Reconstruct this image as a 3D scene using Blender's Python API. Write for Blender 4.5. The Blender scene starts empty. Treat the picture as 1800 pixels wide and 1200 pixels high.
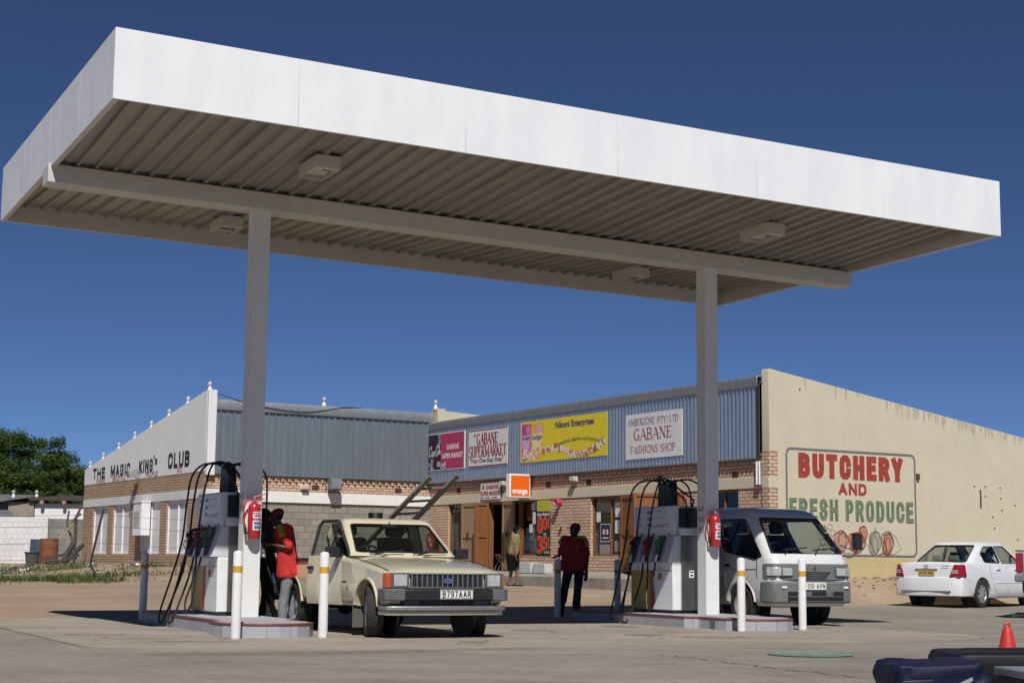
import bpy, bmesh, math, random
from mathutils import Vector, Matrix, noise as mnoise
R = math.radians
random.seed(11)
S = bpy.context.scene
C = S.collection

# ---------------------------------------------------------------- camera
cam = bpy.data.cameras.new("camera"); cam_ob = bpy.data.objects.new("camera", cam); C.objects.link(cam_ob)
cam.sensor_width = 36.0; cam.sensor_fit = 'HORIZONTAL'; cam.lens = 57.01
cam.clip_start = 0.1; cam.clip_end = 3000
CAMH = 0.92
cam_ob.matrix_world = (Matrix.Translation((0, 0, CAMH)) @ Matrix.Rotation(R(90 + 7.81), 4, 'X') @ Matrix.Rotation(R(0.61), 4, 'Z'))
S.camera = cam_ob

# ---------------------------------------------------------------- sky, sun, exposure
W = bpy.data.worlds.new("World"); S.world = W; W.use_nodes = True
nt = W.node_tree; bg = nt.nodes["Background"]
sky = nt.nodes.new("ShaderNodeTexSky"); sky.sky_type = 'NISHITA'; sky.sun_disc = False
SUN_DIR = Vector((0.0644, -0.662, 0.747)).normalized()
ELEV = math.asin(SUN_DIR.z); ROT = math.atan2(SUN_DIR.x, SUN_DIR.y)
sky.sun_elevation = ELEV; sky.sun_rotation = ROT
sky.air_density = 0.5; sky.dust_density = 0; sky.ozone_density = 8; sky.altitude = 3000
tint = nt.nodes.new("ShaderNodeMix"); tint.data_type = 'RGBA'; tint.blend_type = 'MULTIPLY'; tint.inputs[0].default_value = 1
tint.inputs[7].default_value = (1.0, .955, .94, 1); nt.links.new(sky.outputs[0], tint.inputs[6]); nt.links.new(tint.outputs[2], bg.inputs[0]); bg.inputs[1].default_value = .074
sl = bpy.data.lights.new("sun", 'SUN'); sl.energy = 4.4; sl.angle = R(0.53); sl.color = (1.0, 0.965, 0.91)
so = bpy.data.objects.new("sun", sl); C.objects.link(so)
so.rotation_euler = SUN_DIR.to_track_quat('Z', 'Y').to_euler(); so.location = (0, -20, 40)
S.view_settings.view_transform = 'Standard'; S.view_settings.look = 'None'
S.view_settings.exposure = 0.0; S.view_settings.gamma = 1.0
S.render.engine = 'CYCLES'
S.cycles.max_bounces = 8; S.cycles.transparent_max_bounces = 16; S.cycles.caustics_reflective = False; S.cycles.caustics_refractive = False

# ---------------------------------------------------------------- mesh helpers
def smooth01(t):
    t = max(0.0, min(1.0, t)); return t * t * (3 - 2 * t)

class MB:
    """collects faces (with a material slot each) for ONE mesh object"""
    def __init__(s): s.v = []; s.f = []; s.m = []
    def add(s, vs, fs, m=0):
        o = len(s.v); s.v += [tuple(p) for p in vs]
        for f in fs: s.f.append(tuple(i + o for i in f)); s.m.append(m)
        return s
    def box(s, x0, x1, y0, y1, z0, z1, m=0, T=None):
        vs = [(x, y, z) for z in (z0, z1) for y in (y0, y1) for x in (x0, x1)]
        if T: vs = [T @ Vector(p) for p in vs]
        return s.add(vs, [(0, 2, 3, 1), (4, 5, 7, 6), (0, 1, 5, 4), (1, 3, 7, 5), (3, 2, 6, 7), (2, 0, 4, 6)], m)
    def prism(s, bottom, top, m=0):
        n = len(bottom)
        fs = [tuple(range(n))[::-1], tuple(range(n, 2 * n))] + [(i, (i + 1) % n, n + (i + 1) % n, n + i) for i in range(n)]
        return s.add(list(bottom) + list(top), fs, m)
    def extr(s, poly, d, m=0):
        return s.prism(poly, [Vector(p) + Vector(d) for p in poly], m)
    def loft(s, rings, cap=True, closed=True, m=0):
        n = len(rings[0]); vs = [p for r in rings for p in r]; fs = []
        for k in range(len(rings) - 1):
            for i in range(n if closed else n - 1):
                j = (i + 1) % n
                fs.append((k * n + i, k * n + j, (k + 1) * n + j, (k + 1) * n + i))
        if cap: fs += [tuple(range(n))[::-1], tuple((len(rings) - 1) * n + i for i in range(n))]
        return s.add(vs, fs, m)
    def tube(s, pts, r, seg=8, cap=True, m=0):
        pts = [Vector(p) for p in pts]; rs = r if isinstance(r, (list, tuple)) else [r] * len(pts)
        rings = []; up = None
        for i, p in enumerate(pts):
            t = (pts[min(i + 1, len(pts) - 1)] - pts[max(i - 1, 0)])
            if t.length < 1e-9: t = Vector((0, 0, 1))
            t.normalize()
            if up is None:
                up = Vector((0, 0, 1)) if abs(t.z) < .9 else Vector((1, 0, 0))
            b = t.cross(up)
            if b.length < 1e-4: b = t.orthogonal()
            b.normalize(); up = b.cross(t).normalized()
            rings.append([p + (b * math.cos(2 * math.pi * k / seg) + up * math.sin(2 * math.pi * k / seg)) * rs[i] for k in range(seg)])
        return s.loft(rings, cap, True, m)
    def lathe(s, prof, seg=24, T=None, m=0, cap=True):
        """prof: (radius, height) pairs, turned about z"""
        rings = [[Vector((r * math.cos(2 * math.pi * k / seg), r * math.sin(2 * math.pi * k / seg), h)) for k in range(seg)] for r, h in prof]
        if T: rings = [[T @ p for p in r] for r in rings]
        return s.loft(rings, cap, True, m)
    def ball(s, c, r, seg=12, m=0, T=None):
        rx, ry, rz = r if isinstance(r, (list, tuple)) else (r, r, r)
        c = Vector(c); rings = []; n = max(4, seg // 2)
        for i in range(n + 1):
            a = -math.pi / 2 + math.pi * i / n; ca = max(math.cos(a), .02)
            rings.append([Vector((rx * ca * math.cos(2 * math.pi * k / seg), ry * ca * math.sin(2 * math.pi * k / seg), rz * math.sin(a))) for k in range(seg)])
        rings = [[(T @ p if T else p) + c for p in r_] for r_ in rings]
        return s.loft(rings, True, True, m)
    def cap(s, p, q, r1, r2=None, seg=10, m=0):
        """tapered capsule"""
        r2 = r1 if r2 is None else r2
        s.ball(p, r1, seg, m); s.ball(q, r2, seg, m)
        if (Vector(p) - Vector(q)).length > 1e-5: s.tube([p, q], [r1, r2], seg, True, m)
        return s
    def quad(s, a, b, c, d, m=0): return s.add([a, b, c, d], [(0, 1, 2, 3)], m)
    def move(s, fn): s.v = [tuple(fn(Vector(p))) for p in s.v]; return s

def raw_mesh(name, mb):
    me = bpy.data.meshes.new(name); me.from_pydata(mb.v, [], mb.f)
    me.polygons.foreach_set("material_index", mb.m)
    return me

def set_uv(me):
    """box projected UVs in metres, so brick and sheet patterns lie right on every wall"""
    uv = me.uv_layers.new(name="UVMap") if not me.uv_layers else me.uv_layers[0]
    for p in me.polygons:
        n = p.normal; ax = max(range(3), key=lambda i: abs(n[i]))
        for li in p.loop_indices:
            co = me.vertices[me.loops[li].vertex_index].co
            uv.data[li].uv = (co.y, co.z) if ax == 0 else ((co.x, co.z) if ax == 1 else (co.x, co.y))

def finish(me, mats, angle=35, smooth=True, uv=True, fix=True):
    for m in mats: me.materials.append(m)
    if fix:
        bm = bmesh.new(); bm.from_mesh(me)
        bmesh.ops.recalc_face_normals(bm, faces=bm.faces); bm.to_mesh(me); bm.free()
    me.update()
    if smooth:
        me.polygons.foreach_set("use_smooth", [True] * len(me.polygons)); me.set_sharp_from_angle(angle=R(angle))
    if uv: set_uv(me)
    return me

def link(name, me, parent=None):
    o = bpy.data.objects.new(name, me); C.objects.link(o)
    if parent: o.parent = parent
    return o

def obj(name, mb, mats, parent=None, bevel=0, seg=2, angle=35, smooth=True, world=False, uv=True, fix=True):
    if not isinstance(mats, (list, tuple)): mats = [mats]
    if world and parent:
        inv = parent.matrix_basis.inverted(); mb.v = [tuple(inv @ Vector(p)) for p in mb.v]
    me = finish(raw_mesh(name, mb), mats, angle, smooth, uv, fix)
    o = link(name, me, parent)
    if bevel:
        b = o.modifiers.new("bevel", 'BEVEL'); b.width = bevel; b.segments = seg; b.limit_method = 'ANGLE'; b.angle_limit = R(40)
        b.use_clamp_overlap = True
        b.harden_normals = False
    return o

def tag(o, label=None, cat=None, group=None, kind=None):
    if label: o["label"] = label
    if cat: o["category"] = cat
    if group: o["group"] = group
    if kind: o["kind"] = kind
    return o

def thing(name, label, cat, loc=(0, 0, 0), rotz=0, group=None):
    o = bpy.data.objects.new(name, None); C.objects.link(o)
    o.empty_display_size = .2; o.location = loc; o.rotation_euler = (0, 0, rotz)
    o.matrix_basis = Matrix.Translation(loc) @ Matrix.Rotation(rotz, 4, 'Z')
    return tag(o, label, cat, group)

def dup(o, loc=None, rotz=None, label=None, parent=None):
    c = o.copy(); C.objects.link(c); c.parent = parent
    for ch in list(o.children): dup(ch, parent=c)
    if loc is not None:
        c.matrix_basis = Matrix.Translation(loc) @ Matrix.Rotation(rotz or 0, 4, 'Z')
    if label: c["label"] = label
    return c

def evaluated(o):
    bpy.context.view_layer.update()
    dg = bpy.context.evaluated_depsgraph_get()
    return bpy.data.meshes.new_from_object(o.evaluated_get(dg), preserve_all_data_layers=False, depsgraph=dg)

def kill(o):
    me = o.data; bpy.data.objects.remove(o)
    if me and me.users == 0: bpy.data.meshes.remove(me)

def fixed(mb):
    me = raw_mesh("tmp", mb); bm = bmesh.new(); bm.from_mesh(me)
    bmesh.ops.remove_doubles(bm, verts=bm.verts, dist=1e-5)
    bmesh.ops.recalc_face_normals(bm, faces=bm.faces); bm.to_mesh(me); bm.free()
    return me

def carve(mb, cutters, op='DIFFERENCE'):
    """mesh of mb minus every cutter (exact booleans, baked)"""
    o = link("tmp", fixed(mb)); cs = []
    for c in cutters:
        co = link("tmp_cut", fixed(c)); cs.append(co)
        md = o.modifiers.new("b", 'BOOLEAN'); md.operation = op; md.object = co; md.solver = 'EXACT'
    me = evaluated(o)
    for c in cs: kill(c)
    kill(o)
    return me

def remesh(mb, voxel=.012, smooth_it=4):
    o = link("tmp", fixed(mb))
    md = o.modifiers.new("r", 'REMESH'); md.mode = 'VOXEL'; md.voxel_size = voxel
    if smooth_it:
        sm = o.modifiers.new("s", 'SMOOTH'); sm.iterations = smooth_it; sm.factor = .5
    me = evaluated(o); kill(o)
    return me

def from_me(name, me, mats, parent=None, angle=60, uv=False):
    if not isinstance(mats, (list, tuple)): mats = [mats]
    me.name = name; me.materials.clear()
    finish(me, mats, angle, True, uv, False)
    return link(name, me, parent)

class Frame:
    """a flat patch of a wall or board: u to the viewer's right, v up, n towards the viewer"""
    def __init__(s, O, U, V, N): s.O = Vector(O); s.U = Vector(U); s.V = Vector(V); s.N = Vector(N)
    def p(s, u, v, n=0): return s.O + s.U * u + s.V * v + s.N * n
    def rect(s, mb, u0, u1, v0, v1, n=.004, m=0):
        mb.quad(s.p(u0, v0, n), s.p(u1, v0, n), s.p(u1, v1, n), s.p(u0, v1, n), m)
    def board(s, mb, u0, u1, v0, v1, n0, n1, m=0):
        vs = [s.p(u, v, n) for n in (n0, n1) for v in (v0, v1) for u in (u0, u1)]
        mb.add(vs, [(0, 2, 3, 1), (4, 5, 7, 6), (0, 1, 5, 4), (1, 3, 7, 5), (3, 2, 6, 7), (2, 0, 4, 6)], m)
    def poly(s, mb, pts, n=.004, m=0):
        mb.add([s.p(u, v, n) for u, v in pts], [tuple(range(len(pts)))], m)
    def disc(s, mb, u, v, r, n=.004, m=0, seg=14, ry=None):
        s.poly(mb, [(u + r * math.cos(2 * math.pi * k / seg), v + (ry or r) * math.sin(2 * math.pi * k / seg)) for k in range(seg)], n, m)
    def stroke(s, mb, pts, w, n=.004, m=0, closed=False):
        P = [Vector(p) for p in pts]; N = len(P); L = []; Rr = []
        ws = w if isinstance(w, (list, tuple)) else [w] * N
        for i in range(N):
            a = P[(i - 1) % N] if (closed or i > 0) else P[i]; b = P[(i + 1) % N] if (closed or i < N - 1) else P[i]
            t = (b - a); t = t.normalized() if t.length > 1e-9 else Vector((1, 0)); k = Vector((-t.y, t.x)) * ws[i] / 2
            L.append(P[i] + k); Rr.append(P[i] - k)
        for i in range(N if closed else N - 1):
            j = (i + 1) % N
            mb.add([s.p(q.x, q.y, n) for q in (Rr[i], Rr[j], L[j], L[i])], [(0, 1, 2, 3)], m)
    def block(s, mb, word, u0, v0, w, h, n=.006, m=0, t=.2, gap=.3, narrow=1.0):
        """sign painter's block capitals drawn with strokes t*h thick"""
        ws = [BLOCK[c][0] for c in word]; th = t * h; tot = sum(ws) + gap * (len(word) - 1); k = w / tot; u = u0
        for c, cw in zip(word, ws):
            W0 = cw * k; ins = min(th / 2, W0 * .45)
            for si, pts in enumerate(BLOCK[c][1]):
                n_ = n + .0012 * si
                P = [Vector((u + ins + x * (W0 - 2 * ins), v0 + th / 2 + y * (h - th))) for x, y in pts]
                if (P[0] - P[-1]).length > 1e-6:
                    P[0] = P[0] + (P[0] - P[1]).normalized() * th * .5; P[-1] = P[-1] + (P[-1] - P[-2]).normalized() * th * .5
                    s.stroke(mb, [tuple(p) for p in P], th, n_, m)
                else: s.stroke(mb, [tuple(p) for p in P[:-1]], th, n_, m, True)
            u += W0 + gap * k
    def text(s, mb, body, u0, v0, w, h, n=.006, m=0, bold=0.0, shear=0.0, arc=0.0):
        vs, fs = text_shape(body, bold, shear)
        out = []
        for x, y in vs:
            yy = y * h + arc * math.sin(math.pi * x)
            out.append(s.p(u0 + x * w, v0 + yy, n))
        mb.add(out, fs, m)

_O = [(1, .72), (.94, .91), (.74, 1), (.26, 1), (.06, .91), (0, .72), (0, .28), (.06, .09), (.26, 0), (.74, 0), (.94, .09), (1, .28), (1, .72)]
BLOCK = {
 'A': (1.05, [[(0, 0), (.5, 1)], [(.5, 1), (1, 0)], [(.22, .3), (.78, .3)]]), 'B': (1, [[(0, 0), (0, 1)], [(0, 1), (.62, 1), (.9, .94), (.97, .78), (.9, .62), (.62, .55), (0, .55)], [(.5, .55), (.66, .54), (.95, .46), (1, .28), (.94, .08), (.66, 0), (0, 0)]]),
 'C': (1, [_O[:-1]]), 'D': (1, [[(0, 0), (0, 1)], [(0, 1), (.6, 1), (.92, .88), (1, .68), (1, .32), (.92, .12), (.6, 0), (0, 0)]]), 'E': (.88, [[(0, 0), (0, 1)], [(0, 1), (1, 1)], [(0, .52), (.86, .52)], [(0, 0), (1, 0)]]),
 'F': (.86, [[(0, 0), (0, 1)], [(0, 1), (1, 1)], [(0, .5), (.84, .5)]]), 'G': (1, [[(1, .74), (.94, .91), (.74, 1), (.26, 1), (.06, .91), (0, .72), (0, .28), (.06, .09), (.26, 0), (.74, 0), (1, .12), (1, .46), (.6, .46)]]),
 'H': (1, [[(0, 0), (0, 1)], [(1, 0), (1, 1)], [(0, .5), (1, .5)]]), 'I': (.36, [[(.5, 0), (.5, 1)]]), 'K': (1, [[(0, 0), (0, 1)], [(1, 1), (.1, .42)], [(.3, .56), (1, 0)]]), 'L': (.82, [[(0, 1), (0, 0)], [(0, 0), (1, 0)]]),
 'M': (1.25, [[(0, 0), (0, 1)], [(0, 1), (.5, .15)], [(.5, .15), (1, 1)], [(1, 1), (1, 0)]]), 'N': (1.02, [[(0, 0), (0, 1)], [(0, 1), (1, 0)], [(1, 0), (1, 1)]]), 'O': (1, [_O]), 'P': (.95, [[(0, 0), (0, 1)], [(0, 1), (.66, 1), (.94, .92), (1, .74), (.94, .55), (.66, .47), (0, .47)]]),
 'R': (1, [[(0, 0), (0, 1)], [(0, 1), (.66, 1), (.92, .93), (.98, .76), (.92, .59), (.66, .51), (0, .51)], [(.6, .51), (.98, 0)]]), 'S': (.95, [[(1, .76), (.92, .93), (.7, 1), (.28, 1), (.06, .92), (0, .76), (.08, .6), (.3, .53), (.7, .47), (.94, .39), (1, .24), (.92, .08), (.7, 0), (.28, 0), (.06, .08), (0, .24)]]),
 'T': (.95, [[(0, 1), (1, 1)], [(.5, 1), (.5, 0)]]), 'U': (1, [[(0, 1), (0, .26), (.08, .08), (.3, 0), (.7, 0), (.92, .08), (1, .26), (1, 1)]]), 'V': (1, [[(0, 1), (.5, 0)], [(.5, 0), (1, 1)]]), 'W': (1.35, [[(0, 1), (.24, 0)], [(.24, 0), (.5, .85)], [(.5, .85), (.76, 0)], [(.76, 0), (1, 1)]]), 'Y': (1, [[(0, 1), (.5, .42)], [(1, 1), (.5, .42)], [(.5, .5), (.5, 0)]]), ' ': (.4, []),
 '7': (.9, [[(0, 1), (1, 1)], [(1, 1), (.36, 0)]]), '9': (.95, [[(1, .66), (.92, .48), (.7, .42), (.3, .42), (.06, .52), (0, .7), (.06, .92), (.3, 1), (.7, 1), (.94, .92), (1, .7), (1, .3), (.9, .08), (.7, 0), (.2, 0), (.04, .1)]]), '1': (.5, [[(.1, .8), (.6, 1)], [(.6, 1), (.6, 0)]]),
 '5': (.92, [[(.95, 1), (.08, 1), (.04, .56), (.3, .62), (.7, .62), (.95, .52), (1, .3), (.93, .08), (.7, 0), (.25, 0), (.04, .1)]]), '0': (.95, [_O]), '6': (.95, [[(.94, .92), (.7, 1), (.3, 1), (.06, .9), (0, .7), (0, .28), (.08, .08), (.3, 0), (.7, 0), (.93, .08), (1, .28), (.93, .5), (.7, .57), (.3, .57), (.02, .48)]]),
}
_txt = {}
def text_shape(body, bold, shear):
    k = (body, bold, shear)
    if k not in _txt:
        cu = bpy.data.curves.new("t", 'FONT'); cu.body = body; cu.offset = bold; cu.shear = shear; cu.resolution_u = 3
        o = bpy.data.objects.new("t", cu); C.objects.link(o)
        me = evaluated(o); xs = [v.co.x for v in me.vertices]; ys = [v.co.y for v in me.vertices]
        x0, x1, y0, y1 = min(xs), max(xs), min(ys), max(ys)
        _txt[k] = ([((v.co.x - x0) / (x1 - x0), (v.co.y - y0) / (y1 - y0)) for v in me.vertices], [tuple(p.vertices) for p in me.polygons])
        bpy.data.objects.remove(o); bpy.data.curves.remove(cu); bpy.data.meshes.remove(me)
    return _txt[k]

# serif capitals: thick (T) and thin (t) strokes on a 0..1 high cell; each entry: width, strokes [(points, thick?)], serif feet [(x, y)]
def _arc(cx, cy, rx, ry, a0, a1, n=12):
    return [(cx + rx * math.cos(R(a0 + (a1 - a0) * i / n)), cy + ry * math.sin(R(a0 + (a1 - a0) * i / n))) for i in range(n + 1)]
SERIF = {
 'A': (.74, [([(.08, 0), (.37, 1)], 0), ([(.37, 1), (.66, 0)], 1), ([(.19, .36), (.55, .36)], 0)], [(.08, 0), (.66, 0)]),
 'B': (.62, [([(.13, 0), (.13, 1)], 1), ([(.13, 1)] + _arc(.3, .76, .2, .24, 90, -90) + [(.13, .52)], 2), ([(.13, .52)] + _arc(.32, .26, .23, .26, 90, -90) + [(.13, 0)], 2)], [(.1, 0), (.1, 1)]),
 'C': (.66, [(_arc(.36, .5, .27, .5, 50, 310), 2)], [(.56, .88)]),
 'D': (.7, [([(.13, 0), (.13, 1)], 1), ([(.13, 1)] + _arc(.28, .5, .33, .5, 90, -90) + [(.13, 0)], 2)], [(.1, 0), (.1, 1)]),
 'E': (.6, [([(.13, 0), (.13, 1)], 1), ([(.13, .97), (.54, .97), (.54, .78)], 0), ([(.13, .52), (.44, .52)], 0), ([(.13, .03), (.56, .03), (.56, .24)], 0)], [(.1, 0), (.1, 1)]),
 'F': (.56, [([(.13, 0), (.13, 1)], 1), ([(.13, .97), (.52, .97), (.52, .76)], 0), ([(.13, .5), (.42, .5)], 0)], [(.13, 0), (.1, 1)]),
 'G': (.72, [(_arc(.37, .5, .28, .5, 50, 300), 2), ([(.58, .06), (.58, .42)], 1), ([(.46, .42), (.68, .42)], 0)], [(.58, .9)]),
 'H': (.74, [([(.14, 0), (.14, 1)], 1), ([(.6, 0), (.6, 1)], 1), ([(.14, .5), (.6, .5)], 0)], [(.14, 0), (.14, 1), (.6, 0), (.6, 1)]),
 'I': (.3, [([(.15, 0), (.15, 1)], 1)], [(.15, 0), (.15, 1)]),
 'K': (.7, [([(.14, 0), (.14, 1)], 1), ([(.58, 1), (.16, .44)], 0), ([(.26, .56), (.62, 0)], 1)], [(.14, 0), (.14, 1), (.6, 1), (.62, 0)]),
 'L': (.58, [([(.13, 0), (.13, 1)], 1), ([(.13, .03), (.54, .03), (.54, .24)], 0)], [(.1, 0), (.13, 1)]),
 'M': (.9, [([(.12, 0), (.14, 1)], 0), ([(.14, 1), (.44, .08)], 1), ([(.44, .08), (.75, 1)], 0), ([(.76, 1), (.76, 0)], 1)], [(.12, 0), (.12, 1), (.76, 0), (.78, 1)]),
 'N': (.76, [([(.13, 0), (.13, 1)], 0), ([(.13, 1), (.62, 0)], 1), ([(.62, 0), (.62, 1)], 0)], [(.13, 0), (.1, 1), (.62, 1)]),
 'O': (.74, [(_arc(.37, .5, .29, .5, 0, 360, 20), 2)], []),
 'P': (.6, [([(.13, 0), (.13, 1)], 1), ([(.13, 1)] + _arc(.3, .74, .23, .26, 90, -90) + [(.13, .48)], 2)], [(.13, 0), (.1, 1)]),
 'R': (.68, [([(.13, 0), (.13, 1)], 1), ([(.13, 1)] + _arc(.3, .75, .22, .25, 90, -90) + [(.13, .5)], 2), ([(.3, .5), (.6, 0)], 1)], [(.13, 0), (.1, 1), (.62, 0)]),
 'S': (.56, [(_arc(.28, .75, .19, .25, 30, 250, 9) + _arc(.28, .25, .2, .26, 70, -150, 9), 2)], [(.46, .88), (.08, .12)]),
 'T': (.66, [([(.33, 0), (.33, 1)], 1), ([(.06, .78), (.06, .97), (.6, .97), (.6, .78)], 0)], [(.33, 0)]),
 'U': (.72, [([(.14, 1), (.14, .3)] + _arc(.36, .28, .22, .28, 180, 360, 8) + [(.58, 1)], 2)], [(.14, 1), (.58, 1)]),
 'W': (.98, [([(.06, 1), (.28, 0)], 1), ([(.28, 0), (.48, .95)], 0), ([(.48, .95), (.7, 0)], 1), ([(.7, 0), (.92, 1)], 0)], [(.06, 1), (.48, 1), (.92, 1)]),
 'Y': (.7, [([(.06, 1), (.35, .48)], 1), ([(.64, 1), (.35, .48)], 0), ([(.35, .48), (.35, 0)], 1)], [(.06, 1), (.64, 1), (.35, 0)]),
 'Z': (.62, [([(.07, .78), (.07, .97), (.54, .97)], 0), ([(.54, .97), (.07, .03)], 1), ([(.07, .03), (.56, .03), (.56, .24)], 0)], []),
 '(': (.3, [(_arc(.34, .5, .2, .6, 120, 240, 8), 0)], []), ')': (.3, [(_arc(-.04, .5, .2, .6, -60, 60, 8), 0)], []),
 ' ': (.36, [], []),
}
def serif(fr, mb, word, u0, v0, w, h, n=.006, m=0, thick=.15, thin=.06):
    tot = sum(SERIF[c][0] for c in word); k = w / tot; x = u0
    for c in word:
        cw, strokes, feet = SERIF[c]
        for si, (pts, t) in enumerate(strokes):
            n_ = n + .0012 * si
            q = [(x + px * k, v0 + py * h) for px, py in pts]
            if t == 2:
                N = len(pts); ws = []
                for i in range(N):
                    a = pts[max(i - 1, 0)]; b = pts[min(i + 1, N - 1)]; dx, dy = abs(b[0] - a[0]), abs(b[1] - a[1])
                    g = dy / (dx + dy + 1e-9); ws.append((thin + (thick - thin) * g) * min(k, h))
            else: ws = (thick if t else thin) * min(k, h)
            fr.stroke(mb, q, ws, n_, m)
        for fx, fy in feet:
            hh = .05 * h
            fr.rect(mb, x + fx * k - .11 * k, x + fx * k + .11 * k, v0 + fy * h - (hh if fy > .5 else 0), v0 + fy * h + (0 if fy > .5 else hh), n + .006, m)
        x += cw * k
# ---------------------------------------------------------------- materials
def new_mat(name):
    m = bpy.data.materials.new(name); m.use_nodes = True
    return m, m.node_tree, m.node_tree.nodes["Principled BSDF"]
def N(nt, t, **kw):
    n = nt.nodes.new(t)
    for k, v in kw.items(): setattr(n, k, v)
    return n
def ramp(nt, fac, stops):
    r = N(nt, "ShaderNodeValToRGB"); e = r.color_ramp.elements
    while len(e) < len(stops): e.new(.5)
    for x, (p, c) in zip(e, stops):
        x.position = p; x.color = c if len(c) == 4 else (*c, 1)
    nt.links.new(fac, r.inputs[0]); return r.outputs[0]
def mixc(nt, fac, a, b, mode='MIX'):
    m = N(nt, "ShaderNodeMix", data_type='RGBA', blend_type=mode)
    for s_, v in ((m.inputs[0], fac), (m.inputs[6], a), (m.inputs[7], b)):
        if hasattr(v, "is_output"): nt.links.new(v, s_)
        else: s_.default_value = v if isinstance(v, (int, float)) else ((*v, 1) if len(v) == 3 else v)
    return m.outputs[2]
def noise(nt, vec, scale, detail=4, rough=.55, dist=0):
    n = N(nt, "ShaderNodeTexNoise"); n.inputs["Scale"].default_value = scale; n.inputs["Detail"].default_value = detail
    n.inputs["Roughness"].default_value = rough; n.inputs["Distortion"].default_value = dist
    if vec: nt.links.new(vec, n.inputs["Vector"])
    return n.outputs["Fac"]
def coords(nt, which="Object"): return N(nt, "ShaderNodeTexCoord").outputs[which]
def mapped(nt, vec, scale=(1, 1, 1), rot=(0, 0, 0), loc=(0, 0, 0)):
    m = N(nt, "ShaderNodeMapping"); m.inputs["Scale"].default_value = scale; m.inputs["Rotation"].default_value = rot; m.inputs["Location"].default_value = loc
    nt.links.new(vec, m.inputs["Vector"]); return m.outputs[0]
def bump(nt, p, h, strength=.3, dist=.01, prev=None):
    b = N(nt, "ShaderNodeBump"); b.inputs["Strength"].default_value = strength; b.inputs["Distance"].default_value = dist
    nt.links.new(h, b.inputs["Height"])
    if prev: nt.links.new(prev, b.inputs["Normal"])
    nt.links.new(b.outputs[0], p.inputs["Normal"]); return b.outputs[0]
_cache = {}
def M(name, col, rough=.6, metal=0, var=.12, scale=6, coat=0, bmp=0, bscale=60, spec=.5, emis=0):
    """a plain material with a little uneven colour, wear and grain"""
    if name in _cache: return _cache[name]
    m, nt, p = new_mat(name); oc = coords(nt)
    if var:
        f = noise(nt, oc, scale, 5, .6)
        lo = tuple(c * (1 - var) for c in col); hi = tuple(min(1, c * (1 + var * .7)) for c in col)
        nt.links.new(ramp(nt, f, [(.3, lo), (.7, hi)]), p.inputs["Base Color"])
        rr = N(nt, "ShaderNodeMapRange"); rr.inputs[3].default_value = max(0, rough - .08); rr.inputs[4].default_value = min(1, rough + .1)
        nt.links.new(f, rr.inputs[0]); nt.links.new(rr.outputs[0], p.inputs["Roughness"])
    else:
        p.inputs["Base Color"].default_value = (*col, 1); p.inputs["Roughness"].default_value = rough
    p.inputs["Metallic"].default_value = metal; p.inputs["Specular IOR Level"].default_value = spec
    if coat: p.inputs["Coat Weight"].default_value = coat; p.inputs["Coat Roughness"].default_value = .06
    if bmp: bump(nt, p, noise(nt, oc, bscale, 4), bmp, .01)
    if emis: p.inputs["Emission Color"].default_value = (*col, 1); p.inputs["Emission Strength"].default_value = emis
    _cache[name] = m
    return m

def brick_mat(name, c1, c2, mortar, bw=.225, bh=.0865, ms=.011, bmp=.9, dark=None, stain=.25, offset=.5):
    m, nt, p = new_mat(name); uv = coords(nt, "UV")
    wob = N(nt, "ShaderNodeMix", data_type='RGBA', blend_type='ADD'); wob.inputs[0].default_value = .012
    nz = N(nt, "ShaderNodeTexNoise"); nz.inputs["Scale"].default_value = 9; nt.links.new(uv, nz.inputs["Vector"])
    nt.links.new(uv, wob.inputs[6]); nt.links.new(nz.outputs["Color"], wob.inputs[7])
    b = N(nt, "ShaderNodeTexBrick"); b.offset = offset
    b.inputs["Scale"].default_value = 1; b.inputs["Brick Width"].default_value = bw; b.inputs["Row Height"].default_value = bh
    b.inputs["Mortar Size"].default_value = ms; b.inputs["Mortar Smooth"].default_value = .3; b.inputs["Bias"].default_value = 0
    b.inputs["Color1"].default_value = (*c1, 1); b.inputs["Color2"].default_value = (*c2, 1); b.inputs["Mortar"].default_value = (*mortar, 1)
    nt.links.new(wob.outputs[2], b.inputs["Vector"])
    g = noise(nt, uv, 30, 6, .7); col = mixc(nt, .35, b.outputs["Color"], ramp(nt, g, [(.3, (.55, .55, .55)), (.75, (1.15, 1.15, 1.15))]), 'MULTIPLY')
    big = noise(nt, uv, .9, 5, .6); col = mixc(nt, stain, col, ramp(nt, big, [(.35, (.62, .6, .57)), (.7, (1.1, 1.1, 1.1))]), 'MULTIPLY')
    nt.links.new(col, p.inputs["Base Color"]); p.inputs["Roughness"].default_value = .9; p.inputs["Specular IOR Level"].default_value = .2
    inv = N(nt, "ShaderNodeMath", operation='SUBTRACT'); inv.inputs[0].default_value = 1; nt.links.new(b.outputs["Fac"], inv.inputs[1])
    n1 = bump(nt, p, inv.outputs[0], bmp, .012); bump(nt, p, g, .25, .01, n1)
    return m

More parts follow.
